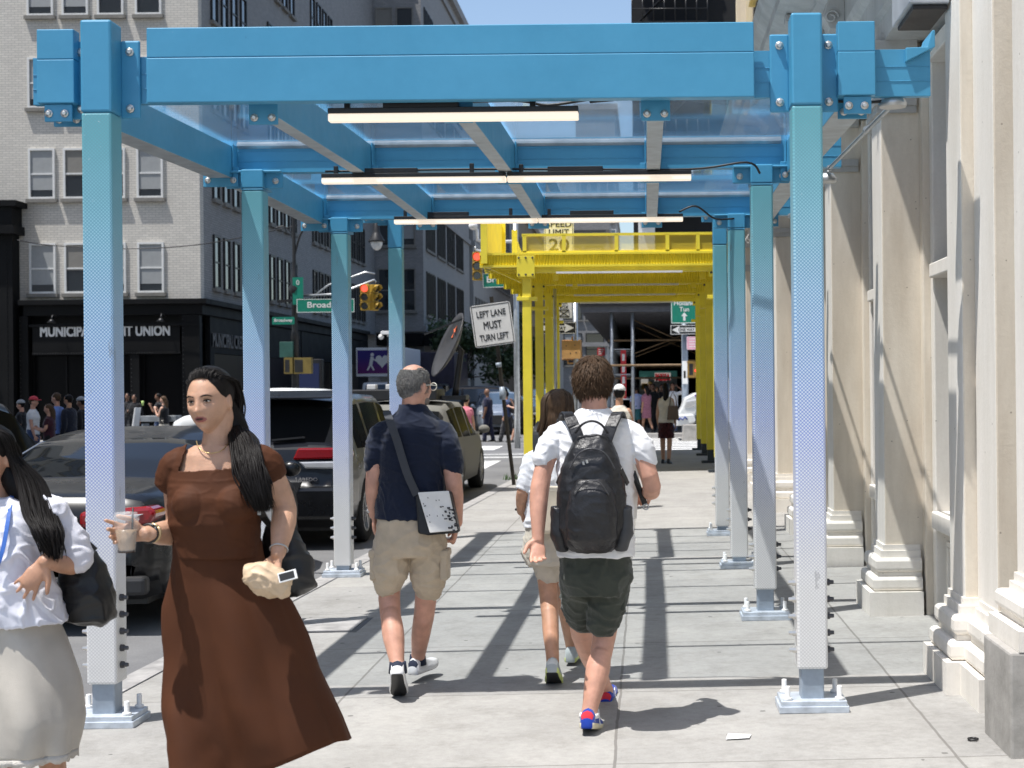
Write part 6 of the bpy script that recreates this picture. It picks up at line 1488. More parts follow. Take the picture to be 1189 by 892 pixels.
# ================================================================ navy shirt man
Yn = 8.05
o = person('grey haired man in navy T-shirt and beige cargo shorts walking away', (P(470, 800, Yn).x, Yn, gz(-1.3)))
q = lambda u, v, Y=Yn: QP(o, u, v, Y)
F, Rt = frame(R(-3)); sk = Sk(); hc = q(482, 449); Mh = head_shape(sk, hc, R(-38), R(-3), 0, 1.0, nose=1.1)
sk.limb([hc + V((-.0,-.025,-.045)), q(480, 470), q(480, 485)], [.062, .064, .075])
sk.torso([(q(478,632), .09, .08, .08), (q(478,615), .155, .13, .13), (q(479,570), .16, .14, .115), (q(480,525), .165, .13, .11), (q(480,495), .145, .09, .09), (q(480,480), .08, .06, .065)], Rt, F)
shL, elL, wrL = q(443, 505), q(433, 560, Yn-.04), q(434, 597, Yn+.03); shR, elR, wrR = q(516, 505), q(527, 562, Yn-.05), q(531, 607, Yn+.05)
sk.limb([q(460,503), shL, elL, wrL], [.046, .050, .041, .029]); sk.limb([elL*1.0, elL*.7+wrL*.3, wrL], [.039, .042, .029]); hand(sk, wrL, V((.1,.2,-1)), V((1,-.1,.1)), -1, .98, (.5,.6,.7,.8), .5)
sk.limb([q(500,503), shR, elR, wrR], [.046, .051, .047, .030]); sk.limb([elR*1.0, elR*.7+wrR*.3, wrR], [.044, .047, .03]); hand(sk, wrR, V((-.25,.1,-1)), V((-1,-.2,.1)), 1, .98, (.7,.8,.8,.9), .5)
knL, anL = q(452, 696, Yn+.04), q(462, 775, Yn-.20); knR, anR = q(494, 700, Yn+.12), q(485, 766, Yn+.30)
sk.limb([q(457,636), knL, anL], [.072, .060, .039]); sk.limb([knL*.75+anL*.25 + V((0,-.016,0)), knL*.5+anL*.5 + V((0,-.012,0)), anL], [.055, .060, .036]); sk.limb([q(496,636), knR, anR], [.072, .060, .039]); sk.limb([knR*.75+anR*.25 + V((0,-.016,0)), knR*.5+anR*.5 + V((0,-.012,0)), anR], [.054, .054, .036])
link_mesh('body', sk.grow('body', sk_pink, .006), o)
m_navy = cloth('navy_jersey', (.008, .013, .030), .15)
c = Sk(); c.torso([(q(476,602), .192, .15, .145), (q(477,590), .190, .155, .142), (q(478,560), .182, .155, .132), (q(479,525), .186, .145, .13), (q(480,503), .182, .12, .12), (q(480,490), .15, .09, .10), (q(480,479), .095, .075, .082), (q(480,470), .070, .066, .072)], Rt, F, pw=2.5)
c.limb([q(460,500), shL, q(437,524,Yn-.02), q(433,540,Yn-.03)], [.066, .068, .062, .050]); c.limb([q(500,500), shR, q(522,524,Yn-.03), q(526,543,Yn-.04)], [.066, .068, .066, .058]); link_mesh('t_shirt', c.grow('t_shirt', m_navy, .007, 2, .007, 8, .001), o)
m_kh = cloth('khaki_cotton', (.50, .41, .30), .12, bump=.3)
c = Sk(); c.torso([(q(477,645), .15, .13, .13), (q(477,628), .190, .145, .145), (q(476,600), .182, .148, .14)], Rt, F); c.limb([q(456,630), q(453,660), q(450,677,Yn+.03)], [.104, .100, .084]); c.limb([q(497,630), q(498,660,Yn+.04), q(498,680,Yn+.08)], [.104, .102, .090]); link_mesh('shorts', c.grow('shorts', m_kh, .007, 2, .009, 7, .001), o)
for u, v, sd in ((436, 655, -1), (517, 655, 1)):
    mb = MB(); mb.box((-.02,-.075,-.085), (.02,.075,.075)); mb.box((-.026,-.08,.04), (.026,.08,.085)); mb.build('cargo_pocket', m_kh, o, bevel=.012, loc=q(u, v, Yn+.02))
m_ws = mat('white_leather', (.72, .72, .72), .45, var=.08); m_ns = mat('navy_sock', (.012, .018, .04), .8)
shoe(o, anL, V((-.12,1,0)), R(-38), m_ws, m_ws, m_ns, .29); shoe(o, anR, V((.30,1,0)), R(0), m_ws, m_ws, m_ns, .29)
for a in (anL, anR):
    mb = MB(); mb.tube([tuple(a + V((0,0,.03))), tuple(a + V((0,.0,-.03)))], [.044, .05], 14); mb.build('sock', m_ns, o)
hk = Sk(); hk.ell(Mh @ V((0, -.012, .022)), (.0775, .0965, .098), 28, 20, mat=Mh.to_3x3()); hk.ell(Mh @ V((0, -.036, -.03)), (.066, .058, .05), 24, 16, mat=Mh.to_3x3())
def bald(c_):
    l = Mh.inverted() @ c_; return 1 if (l.z > .088 and -.08 < l.y < .06 and abs(l.x) < .052) or (l.y > .05 and l.z > .05) else 0
mh = hk.grow('hair', [h_grey, sk_pink], .004, 2, 0, 6, .0015, bald); hair = link_mesh('hair', mh, o)
rd = random.Random(4); mb = MB(); tufts(mb, Mh, .985, 2200, .011, lambda p: p.z > -.05 and p.y < .05 and not (p.z > .094 and abs(p.x) < .05), rd, .0013, .1, .5); mb.build('hair_tuft', h_grey, hair)
hk = Sk(); hk.ell(Mh @ V((0,.03,-.075)), (.056, .062, .038), 24, 16, mat=Mh.to_3x3()); link_mesh('beard', hk.grow('beard', mat('grey_beard', (.24,.20,.17), .9, bump=.4, bscale=200), .005, 2, 0, 6, .002), o)
mb = MB()
for sd in (-1, 1):
    mb.tube([Mh @ V((sd*.034 + .026*cos(t), .105, .004 + .021*sin(t))) for t in [2*pi*k/20 for k in range(21)]], .0032, 6); mb.tube([Mh @ V(p) for p in ((sd*.060,.102,.008),(sd*.078,.06,.010),(sd*.081,.0,.008),(sd*.080,-.015,-.004))], .003, 6)
mb.tube([Mh @ V(p) for p in ((-.009,.106,.006),(0,.109,.009),(.009,.106,.006))], .003, 6); mb.build('glasses', mat('clear_acetate', (.62,.60,.52), .15), o)
mb = MB(); mb.tube([wrL + V((0,0,.02)) + V((.033*cos(t), .031*sin(t), .004*sin(t))) for t in [2*pi*k/18 for k in range(19)]], .008, 6); mb.build('bracelet', m_galv, o)
# his messenger bag
mg = empty('messenger_bag', P(506, 597, Yn-.15), 0, 'white and black messenger bag with dark print hung behind the navy shirt man', 'bag'); L0 = V(mg.location); gq = lambda u, v, Y: P(u, v, Y) - L0
mb = MB(); pts = [gq(482,573,Yn-.165), gq(523,571,Yn-.15), gq(533,619,Yn-.15), gq(497,622,Yn-.19), gq(485,620,Yn-.18)]; mb.prism(pts[::-1], (0,.09,0)); mb.build('bag_body', m_black, mg, bevel=.012)
mb = MB(); pts = [gq(485,572,Yn-.190), gq(521,570,Yn-.176), gq(531,616,Yn-.176), gq(499,619,Yn-.21)]; mb.prism(pts[::-1], (0,.012,0)); fl = mb.build('flap', mat('white_tarp', (.72,.71,.68), .4, var=.06, scale=14, bump=.2, bscale=20), mg, bevel=.004)
rd = random.Random(2); mb = MB(); A = gq(485,572,Yn-.1935); B = gq(521,570,Yn-.1795) - A; C = gq(499,619,Yn-.2135) - A
for k in range(26):
    s_ = rd.uniform(.55, .93); t_ = rd.uniform(.35, .95); p = A + B*s_ + C*t_; w_ = B*rd.uniform(.02, .12); h_ = C*rd.uniform(.02, .06); mb.add([p, p+w_, p+w_+h_, p+h_], [(0,1,2,3)])
for k in range(10):
    s_ = rd.uniform(.05, .6); t_ = rd.uniform(.1, .75); p = A + B*s_ + C*t_; w_ = B*.025; h_ = C*.03; mb.add([p, p+w_, p+w_+h_, p+h_], [(0,1,2,3)])
mb.build('print', m_trim, mg)
mb = MB(); strap(mb, [gq(484,575,Yn-.17), gq(472,548,Yn-.165), gq(461,512,Yn-.150), gq(453,490,Yn-.125), gq(449,478,Yn-.03)], .042, .006, [V((0,-1,.0)), V((0,-1,.1)), V((0,-.8,.5)), V((0,-.3,1))]); mb.build('strap', mat('grey_webbing', (.035,.038,.045), .7), mg)
# ================================================================ woman in the brown dress
Yd = 5.33
o = person('long haired woman in a brown square necked midi dress walking towards the camera', (P(262, 960, Yd).x, Yd, gz(-1.5)))
q = lambda u, v, Y=Yd: QP(o, u, v, Y)
yw = R(180 - 2); F, Rt = frame(yw); hyaw = R(180 - 9)
sk = Sk(); hc = q(243, 466, Yd-.02); Mh = head_shape(sk, hc, hyaw, R(-4), R(4), .97, fem=True)
sk.limb([hc + V((.03,.03,-.05)), q(252, 507, Yd), q(252, 528)], [.049, .050, .062])
sk.torso([(q(262,730,Yd+.05), .09, .06, .08), (q(258,700,Yd+.03), .125, .075, .10), (q(254,650), .122, .08, .085), (q(250,610), .145, .12, .105), (q(250,575), .150, .115, .105), (q(250,545), .150, .085, .09), (q(251,528), .135, .07, .078), (q(252,517), .08, .055, .06)], Rt, F)
for u in (224, 272): sk.ell(q(u, 586, Yd-.075), (.062, .062, .068), 16, 12)
# her right arm (image left) bent forward with the cup; her left arm hanging with the clutch
shR, elR, wrR = q(204, 545), q(204, 616, Yd+.04), q(168, 620, Yd-.17)
sk.limb([q(222,536), shR, elR, wrR], [.045, .047, .040, .026]); sk.limb([elR, elR*.7+wrR*.3, wrR], [.039, .041, .026])
hand(sk, wrR, V((-1, -.22, .05)), V((.1, -1, .12)), 1, .92, (.32,.62,.72,.85), .75, .3)
shL, elL, wrL = q(306, 540), q(331, 592, Yd+.03), q(323, 643, Yd-.10)
sk.limb([q(284,534), shL, elL, wrL], [.045, .050, .043, .026]); sk.limb([elL, elL*.7+wrL*.3, wrL], [.042, .043, .026])
hand(sk, wrL, V((-.25, -.25, -1)), V((-.55, -.8, .1)), 1, .9, (.30,.32,.36,.4), .6)
anR, anL = q(272, 935, Yd+.1), q(300, 925, Yd+.40); knR, knL = q(266, 830, Yd+.09), q(298, 820, Yd+.12)
sk.limb([q(247,715,Yd+.06), knR, q(276, 872, Yd+.06), anR], [.060, .052, .046, .034]); sk.limb([q(276,715,Yd+.06), knL, anL], [.060, .052, .035])
def face_sel(c_):
    l = Mh.inverted() @ c_
    if l.y > .07 and (abs(l.x)/.023)**2 + ((l.z+.0585)/.0108)**2 < 1: return 1
    return 0
link_mesh('body', sk.grow('body', [sk_olive, m_lip], .0042, 1, 0, 6, 0, face_sel), o)
face_bits(o, Mh, .97, h_black)
mb = MB(); mb.ell(Mh @ V((0,.0915,-.0575)), (.0145, .0065, .0042), 12, 8, mat=Mh.to_3x3()); mb.build('mouth_line', mat('mouth_dark', (.05,.015,.012), .5), o)
m_br = cloth('brown_crepe', (.074, .0255, .0105), .08, bump=.12, rough=.75, sheen=0)
# bodice reaching over the shoulders, square neckline cut out of its front
c = Sk(); c.torso([(q(254,646), .146, .114, .110), (q(253,634), .148, .117, .112), (q(250,606), .165, .138, .122), (q(250,580), .168, .135, .122), (q(250,556), .168, .112, .115), (q(250,540), .164, .098, .106), (q(251,527), .150, .085, .094), (q(252,515), .112, .070, .078)], Rt, F)
for u in (224, 272): c.ell(q(u, 586, Yd-.077), (.075, .074, .077), 18, 14)
c.limb([q(222,536), q(206,541), q(199,556,Yd+.005)], [.057, .061, .060]); c.limb([q(282,532), q(304,536), q(313,546,Yd+.005)], [.057, .062, .060])
def neck(c_, n_):
    w_ = c_ + V(o.location); u_ = CU + w_.x*FPX/w_.y; v_ = CV + (EYE - w_.z)*FPX/w_.y
    u_ += -(v_-CV)*-.0; v_ -= (u_-CU)*ROLL
    t = min(1, max(0, (v_-505)/42)); ul = 219 - 13*t; ur = 268 + 9*t
    if v_ < 548 - (u_-205)*.06 and ul < u_ < ur and n_.y < .75: return True
    return v_ < 520 and 226 < u_ < 272
dr = empty('dress', (0,0,0)); dr.parent = o
bm_ = c.grow('bodice', m_br, .0050, 3, .0028, 8, .0004)
import bmesh
def cutmesh(me, f):
    b = bmesh.new(); b.from_mesh(me); bmesh.ops.delete(b, geom=[p for p in b.faces if f(p.calc_center_median(), p.normal)], context='FACES'); b.to_mesh(me); b.free()
cutmesh(bm_, neck); q_ = link_mesh('bodice', bm_, dr).modifiers.new('solid', 'SOLIDIFY'); q_.thickness = .004; q_.offset = -1
# flared skirt with folds blown back to the right
rows = []; n = 120
prof = [(627, 252, .157, .1275), (646, 253.5, .160, .129), (668, 257, .172, .138), (700, 266, .212, .165), (735, 275, .243, .188), (770, 283, .268, .21), (805, 291, .290, .232), (840, 299, .308, .252), (866, 304, .318, .265)]
for i, (v, u, a, d) in enumerate(prof):
    t = i/(len(prof)-1); ctr = q(u, v, Yd+.02+.05*t); r = []
    for k in range(n):
        th = 2*pi*k/n
        tw = 1.5*(1-t); tt = max(0, t-.08)**.6; tq = th - (.15 + 1.0*t) + 1.1
        if tq > pi + 1.5: tq -= 2*pi
        ss = lambda a_, b_, x_: (lambda z_: z_*z_*(3-2*z_))(max(0, min(1, (x_-a_)/(b_-a_))))
        f = 1 + tt*(.15*math.exp(-((tq-.78)/.26)**2) - .10*math.exp(-((tq-1.16)/.13)**2) + .05*math.exp(-((tq-1.85)/.18)**2) + .09*(abs(sin(2.5*th + 2.3 + tw)) - .62) + .075*(abs(sin(4.5*th + .4 - tw*.7)) - .6) + .03*sin(7*th + 1 + tw))
        x = a*cos(th)*f; y = d*sin(th)*f*(1 - .27*tt*ss(1.05, 1.3, tq)*(1 - ss(2.7, 3.1, tq)))
        p = ctr + Rt*x + F*y
        # hem: higher on the wind side, lower at the front left
        s_x = -Rt.dot(p-ctr)/.32; p.z += t*t*(.055*s_x - .035 + .02*sin(3*th))
        r.append(p)
    rows.append(r)
fine = []
for i in range(len(rows)-1):
    for s_ in range(5): fine.append([rows[i][k].lerp(rows[i+1][k], s_/5) for k in range(n)])
fine.append(rows[-1])
for i, r in enumerate(fine):
    t = i/len(fine)
    for k, p in enumerate(r):
        d = noise.noise(V((p.x*5 + p.z*3.5, p.y*5, p.z*2.2 - p.x*2.5)))*.030*min(1, t*2.2); r[k] = p + (Rt*cos(2*pi*k/n) + F*sin(2*pi*k/n))*d
mb = MB(); mb.grid(fine, 0, True, True); mb.build('skirt', m_br, dr, solid=.004)
mb = MB(); mb.tube(cable([q(228,512,Yd-.03), q(231,520,Yd-.066), q(241,526,Yd-.078), q(256,524,Yd-.074), q(266,514,Yd-.03)]), .0018, 6); mb.build('necklace', mat('gold', (.55,.40,.18), .35, .8, .1), o)
for dx, m_, r in ((.028, m_trim, .007), (.05, mat('gold_bangle', (.62,.45,.25), .4, .5, .1), .006)):
    ax = (elR - wrR).normalized(); c_ = wrR + ax*dx; u_ = ax.orthogonal().normalized(); w_ = ax.cross(u_)
    mb = MB(); mb.tube([c_ + (u_*cos(t) + w_*sin(t))*.031 for t in [2*pi*k/18 for k in range(19)]], r, 6); mb.build('bracelet', m_, o)
ax = (elL - wrL).normalized(); c_ = wrL + ax*.02; u_ = ax.orthogonal().normalized(); w_ = ax.cross(u_); mb = MB(); mb.tube([c_ + (u_*cos(t) + w_*sin(t))*.031 for t in [2*pi*k/18 for k in range(19)]], .003, 6); mb.build('bracelet', m_galv, o)
for a, sd in ((anR, 1), (anL, -1)): shoe(o, a, F, 0, m_trim, m_trim, None, .25, .92)
# hair: cap, and long locks swept behind the ear and over her left shoulder
hair = empty('hair', (0,0,0)); hair.parent = o
hk = Sk(); m3 = Mh.to_3x3(); hk.ell(Mh @ V((0,-.0225,.036)), (.0825,.0965,.0925), 30, 22, mat=m3); hk.limb([Mh @ V((.0,-.06,.03)), Mh @ V((-.02,-.085,-.05)), q(288,530,Yd+.05), q(298,565,Yd-.03)], [.062, .056, .040, .028]); link_mesh('hair_mass', hk.grow('hair', h_black, .006, 2, 0, 6, .0025), hair)
rd = random.Random(21)
def gd(x, z0, e): return [Mh @ V((x*.058, .066-.045*x*x, .090-.030*x*x)), Mh @ V((x*.072, .030-.03*x*x, .121-.045*x*x)), Mh @ V((x*.088, -.045, .060)), Mh @ V((x*.078, -.095, -.03)), q(272+e*16, 503, Yd+.035-e*.02), q(276+e*22, 520, Yd-.055-e*.02), q(280+e*24, 545, Yd-.115-.01*e), q(288+e*22, 570, Yd-.145), q(298+e*14, 592, Yd-.14)]
mb = MB(); locks(mb, [gd(-1,0,0), gd(-.6,0,.2), gd(-.2,0,.45), gd(.2,0,.6), gd(.6,0,.8), gd(1,0,1)], 1000, rd, .0025, .008); mb.build('hair_lock', h_black, hair)
mb = MB(); g2 = lambda e: [q(264+e*10,490,Yd+.05), q(270+e*16,508,Yd-.02), q(273+e*24,528,Yd-.085), q(278+e*28,550,Yd-.125), q(290+e*20,572,Yd-.14), q(300+e*14,590,Yd-.13)]
locks(mb, [g2(0), g2(.5), g2(1)], 420, rd, .0028, .013); mb.build('hair_lock', h_black, hair)
# cup, clutch, phone, shoulder bag
cp = empty('iced_coffee', P(147, 640, Yd-.20), 0, 'clear plastic cup of iced coffee in the brown dress woman hand', 'cup')
m_cup = net_mat('clear_cup', (.8,.82,.82), .22); m_cof = mat('iced_latte', (.42,.29,.18), .3, var=.25, scale=20); m_cofd = mat('coffee_dark', (.05,.03,.02), .3)
mb = MB(); mb.lathe([(.029,0),(.030,.004),(.041,.105),(.043,.107),(.043,.112)], (0,0,0), 24, cap=False); mb.build('cup_wall', m_cup, cp)
mb = MB(); mb.lathe([(.0275,.003),(.030,.03),(.036,.075),(.0,.076)], (0,0,0), 22, cap=False); mb.build('coffee', m_cof, cp)
mb = MB(); mb.lathe([(.044,.107),(.044,.116),(.036,.135),(.012,.138),(.011,.13)], (0,0,0), 24, cap=False); mb.build('lid', m_cup, cp)
mb = MB(); mb.lathe([(.0,-.004),(.029,-.004),(.0295,.004)], (0,0,0), 22, cap=False); mb.build('dark_base', m_cofd, cp)
mb = MB(); mb.cyl((.02,0,.06), (.022,.005,.15), .0035, 6); mb.build('straw', m_trim, cp)
cl = Sk(); c0 = P(312, 668, Yd-.18); cl.torso([(V((-.085,0,.01)), .03,.035,.035), (V((-.06,0,-.005)), .05,.045,.045), (V((0,0,-.015)), .062,.05,.05), (V((.05,0,-.03)), .05,.04,.04), (V((.075,0,-.035)), .03,.03,.03)], V((0,0,1)), V((0,-1,0)))
it = link_mesh('clutch', cl.grow('clutch', mat('tan_leather', (.58,.43,.28), .55, var=.08), .005, 2, .008, 14), None, c0); tag(it, 'crumpled tan leather clutch held in the brown dress woman hand', 'clutch')
mb = MB(); mb.box((-.032,-.005,-.017), (.032,.005,.017), 0); mb.box((-.028,-.006,-.013), (.024,-.0045,.013), 1); it = mb.build('phone', [m_white, m_signk], None, bevel=.004, loc=P(334, 669, Yd-.21), rot=(R(-20), R(-14), R(10))); tag(it, 'white phone poking out beside the tan clutch', 'phone')
sbg = empty('shoulder_bag', P(335, 650, Yd+.16), 0, 'large black tote hanging behind the brown dress woman arm', 'bag'); L0 = V(sbg.location)
c = Sk(); z = lambda u, v, y=.16: P(u, v, Yd+y) - L0; c.torso([(z(342,690), .03,.06,.06), (z(340,682), .085,.08,.08), (z(335,655), .095,.075,.075), (z(328,625), .07,.06,.06), (z(324,608), .045,.04,.04)], V((1,0,0)), V((0,-1,0))); link_mesh('bag_body', c.grow('bag', m_black, .008, 2, .010, 7), sbg)
mb = MB(); strap(mb, [z(322,618), z(306,600,-.02), z(300,575,-.02), z(302,548,-.01), z(308,536,.05), z(320,560,.2)], .025, .006, V((0,-1,.2))); mb.build('strap', m_black, sbg); mb = MB(); mb.bar(tuple(z(301,586,-.035)), tuple(z(301,598,-.035)), .012, .006); mb.build('buckle', m_galv, sbg)

# ================================================================ woman at the left edge (white blouse, cream skirt)
Ye = 5.6
o = person('woman in white blouse and cream midi skirt cut off by the left edge', (P(20, 945, Ye).x, Ye, gz(-2.4)))
q = lambda u, v, Y=Ye: QP(o, u, v, Y)
F, Rt = frame(R(180 - 20)); sk = Sk(); hc = q(-12, 532, Ye-.03); Mh = head_shape(sk, hc, R(180 - 12), R(-4), 0, .97)
sk.limb([hc + V((0,.02,-.05)), q(-6, 572), q(-4, 590)], [.05, .052, .06])
sk.torso([(q(12,790), .15,.11,.12), (q(12,755), .18,.13,.14), (q(10,700), .14,.11,.1), (q(4,655), .155,.14,.11), (q(0,622), .155,.13,.1), (q(-2,595), .15,.08,.085), (q(-3,582), .07,.055,.06)], Rt, F)
shL, elL, wrL = q(58, 595), q(88, 652, Ye+.06), q(52, 652, Ye-.15)
sk.limb([q(30,590), shL, elL, wrL], [.05,.053,.042,.026]); hand(sk, wrL, V((-.45,-.25,-.7)), V((-.1,1,.15)), 1, .93, (.18,.12,.15,.25), .15, .32)
shR = q(-62, 600); sk.limb([q(-30,590), shR, q(-75,660), q(-60,715,Ye-.1)], [.05,.053,.042,.026]); hand(sk, q(-60,715,Ye-.1), V((0,-.2,-1)), V((1,0,0)), -1, .93)
sk.limb([q(-8,770), q(0,850,Ye-.04), q(-2,930,Ye+.02)], [.09,.058,.036]); sk.limb([q(40,770), q(55,850,Ye+.0), q(68,930,Ye+.18)], [.09,.058,.036])
link_mesh('body', sk.grow('body', sk_tan, .0052, 1), o); face_bits(o, Mh, .97, h_black)
m_bl = cloth('white_voile', (.74, .74, .80), .05)
c = Sk(); c.torso([(q(18,722), .205,.16,.145), (q(14,700), .2,.165,.14), (q(8,665), .185,.17,.13), (q(2,630), .178,.15,.12), (q(0,605), .17,.105,.105), (q(-1,590), .15,.08,.085), (q(-2,578), .10,.065,.07)], Rt, F)
c.limb([q(30,588), q(58,592), q(78,622,Ye+.03), q(90,648,Ye+.03)], [.052,.058,.062,.066]); c.limb([q(-30,592), shR, q(-75,650)], [.055,.06,.07]); link_mesh('blouse', c.grow('blouse', m_bl, .0065, 2, .010, 7, .001), o)
m_sk = cloth('cream_satin', (.50, .46, .40), .08, rough=.45)
rows = []; n = 96
for i, (v, u, a, d) in enumerate([(712,16,.17,.14),(745,18,.2,.165),(790,22,.225,.185),(830,24,.24,.2),(855,24,.235,.2),(868,24,.23,.195)]):
    t = i/5; r = []
    for k in range(n):
        th = 2*pi*k/n; f = 1 + t*(.10*(abs(sin(3*th+.4+t))-.6) + .05*(abs(sin(5.5*th+2-t))-.6) + .02*sin(9*th)); r.append(q(u, v, Ye+.02) + Rt*a*cos(th)*f + F*d*sin(th)*f)
    rows.append(r)
fn = []
for i in range(len(rows)-1):
    for s_ in range(6): fn.append([rows[i][k].lerp(rows[i+1][k], s_/6) for k in range(n)])
fn.append(rows[-1])
for i, r in enumerate(fn):
    for k, p in enumerate(r): r[k] = p + (Rt*cos(2*pi*k/n) + F*sin(2*pi*k/n))*noise.noise(V((p.x*6+p.z*4, p.y*6, p.z*3)))*.03
mb = MB(); mb.grid(fn, 0, True, True); sk_ = mb.build('skirt', m_sk, o, solid=.003)
mb = MB(); mb.grid([[p.copy() for p in rows[-1]], [p + V((0,0,-.022 - .012*abs(sin(k*.9)))) for k, p in enumerate(rows[-1])]], 0, True, True); mb.build('lace_hem', mat('lace', (.62,.58,.52), .8, bump=.6, bscale=160), sk_, solid=.002)
for u, v, y in ((-2,930,.02),(68,930,.18)): shoe(o, q(u, v, Ye+y), F, 0, m_trim, m_trim, None, .25, .9)
hair = empty('hair', (0,0,0)); hair.parent = o
hk = Sk(); hk.ell(Mh @ V((0,-.0165,.037)), (.0825,.0965,.0925), 28, 20, mat=Mh.to_3x3()); hk.limb([Mh @ V((0,-.06,.02)), Mh @ V((-.06,-.05,-.08)), q(50,600,Ye-.03)], [.065,.055,.03]); link_mesh('hair_mass', hk.grow('hair', h_black, .007, 2, 0, 6, .003), hair)
rd = random.Random(33); mb = MB()
g3 = lambda e: [Mh @ V((.01,.03,.120)), Mh @ V((-.06-.02*e,.02-.03*e,.085)), Mh @ V((-.085,.0-.04*e,.0)), q(22+e*26,560,Ye-.06+e*.06), q(32+e*30,600,Ye-.13+e*.08), q(42+e*26,618,Ye-.17+e*.09), q(52+e*16,634,Ye-.16+e*.06), q(58+e*10,648,Ye-.14)]
locks(mb, [g3(0), g3(.35), g3(.7), g3(1)], 800, rd, .0026, .010)
g4 = lambda x: [Mh @ V((x*.02,.05,.118)), Mh @ V((x*.075,.0,.09)), Mh @ V((x*.088,-.06,.02)), Mh @ V((x*.08,-.08,-.08)), Mh @ V((x*.09,-.05,-.17))]
locks(mb, [g4(-1), g4(-.3), g4(.3), g4(1)], 260, rd, .003, .006); mb.build('hair_lock', h_black, hair)
mb = MB(); strap(mb, [q(14,575,Ye-.03), q(10,600,Ye-.12), q(4,635,Ye-.17), q(-4,660,Ye-.19)], .016, .002, V((0,-1,.1))); mb.build('lanyard', mat('lanyard_blue', (.02,.10,.38), .6), o)
tb_ = empty('shoulder_bag', P(102, 680, Ye+.12), 0, 'soft black leather tote on the arm of the white blouse woman', 'bag'); L0 = V(tb_.location); z = lambda u, v, y=.12: P(u, v, Ye+y) - L0
c = Sk(); c.torso([(z(105,726), .05,.05,.05), (z(105,718), .095,.085,.085), (z(103,690), .105,.085,.085), (z(95,655), .085,.06,.06), (z(90,640), .07,.03,.03)], V((1,0,0)), V((0,-1,0))); link_mesh('bag_body', c.grow('bag', mat('black_leather', (.010,.010,.010), .4, var=.2, bump=.2, bscale=90), .008, 2, .009, 7), tb_)
mb = MB(); strap(mb, [z(80,645,.06), z(70,610,-.02), z(64,588,-.01), z(66,584,.06), z(80,610,.14), z(110,640,.14)], .03, .006, V((0,-1,.2))); mb.build('strap', m_black, tb_)

# ================================================================ people further off
m_den = cloth('denim', (.05,.08,.16)); m_blk = cloth('black_cloth', (.010,.010,.012)); m_wht = cloth('white_cloth', (.70,.70,.71)); m_suit = cloth('navy_suit', (.012,.015,.028)); m_lblue = cloth('blue_shirt', (.16,.26,.58)); m_mar = cloth('maroon_knit', (.045,.012,.022)); m_pk = cloth('pink_cloth', (.62,.20,.26)); m_lav = cloth('lavender', (.36,.42,.66)); m_teal = cloth('teal_print', (.03,.13,.15), .5, 30); m_flor = cloth('floral', (.38,.16,.22), .6, 40); m_plaid = cloth('dark_red_print', (.05,.012,.014), .8, 25); m_cream2 = cloth('cream_cloth', (.66,.61,.52)); m_wkn = cloth('work_navy', (.018,.020,.045)); m_dblue = cloth('slate_blue', (.06,.09,.20)); m_gr = cloth('grey_trousers', (.05,.05,.055)); m_redc = mat('red_cap', (.55,.04,.06), .7); m_wcap = mat('white_cap', (.74,.74,.73), .7); m_helm = mat('grey_helmet', (.30,.31,.32), .4)
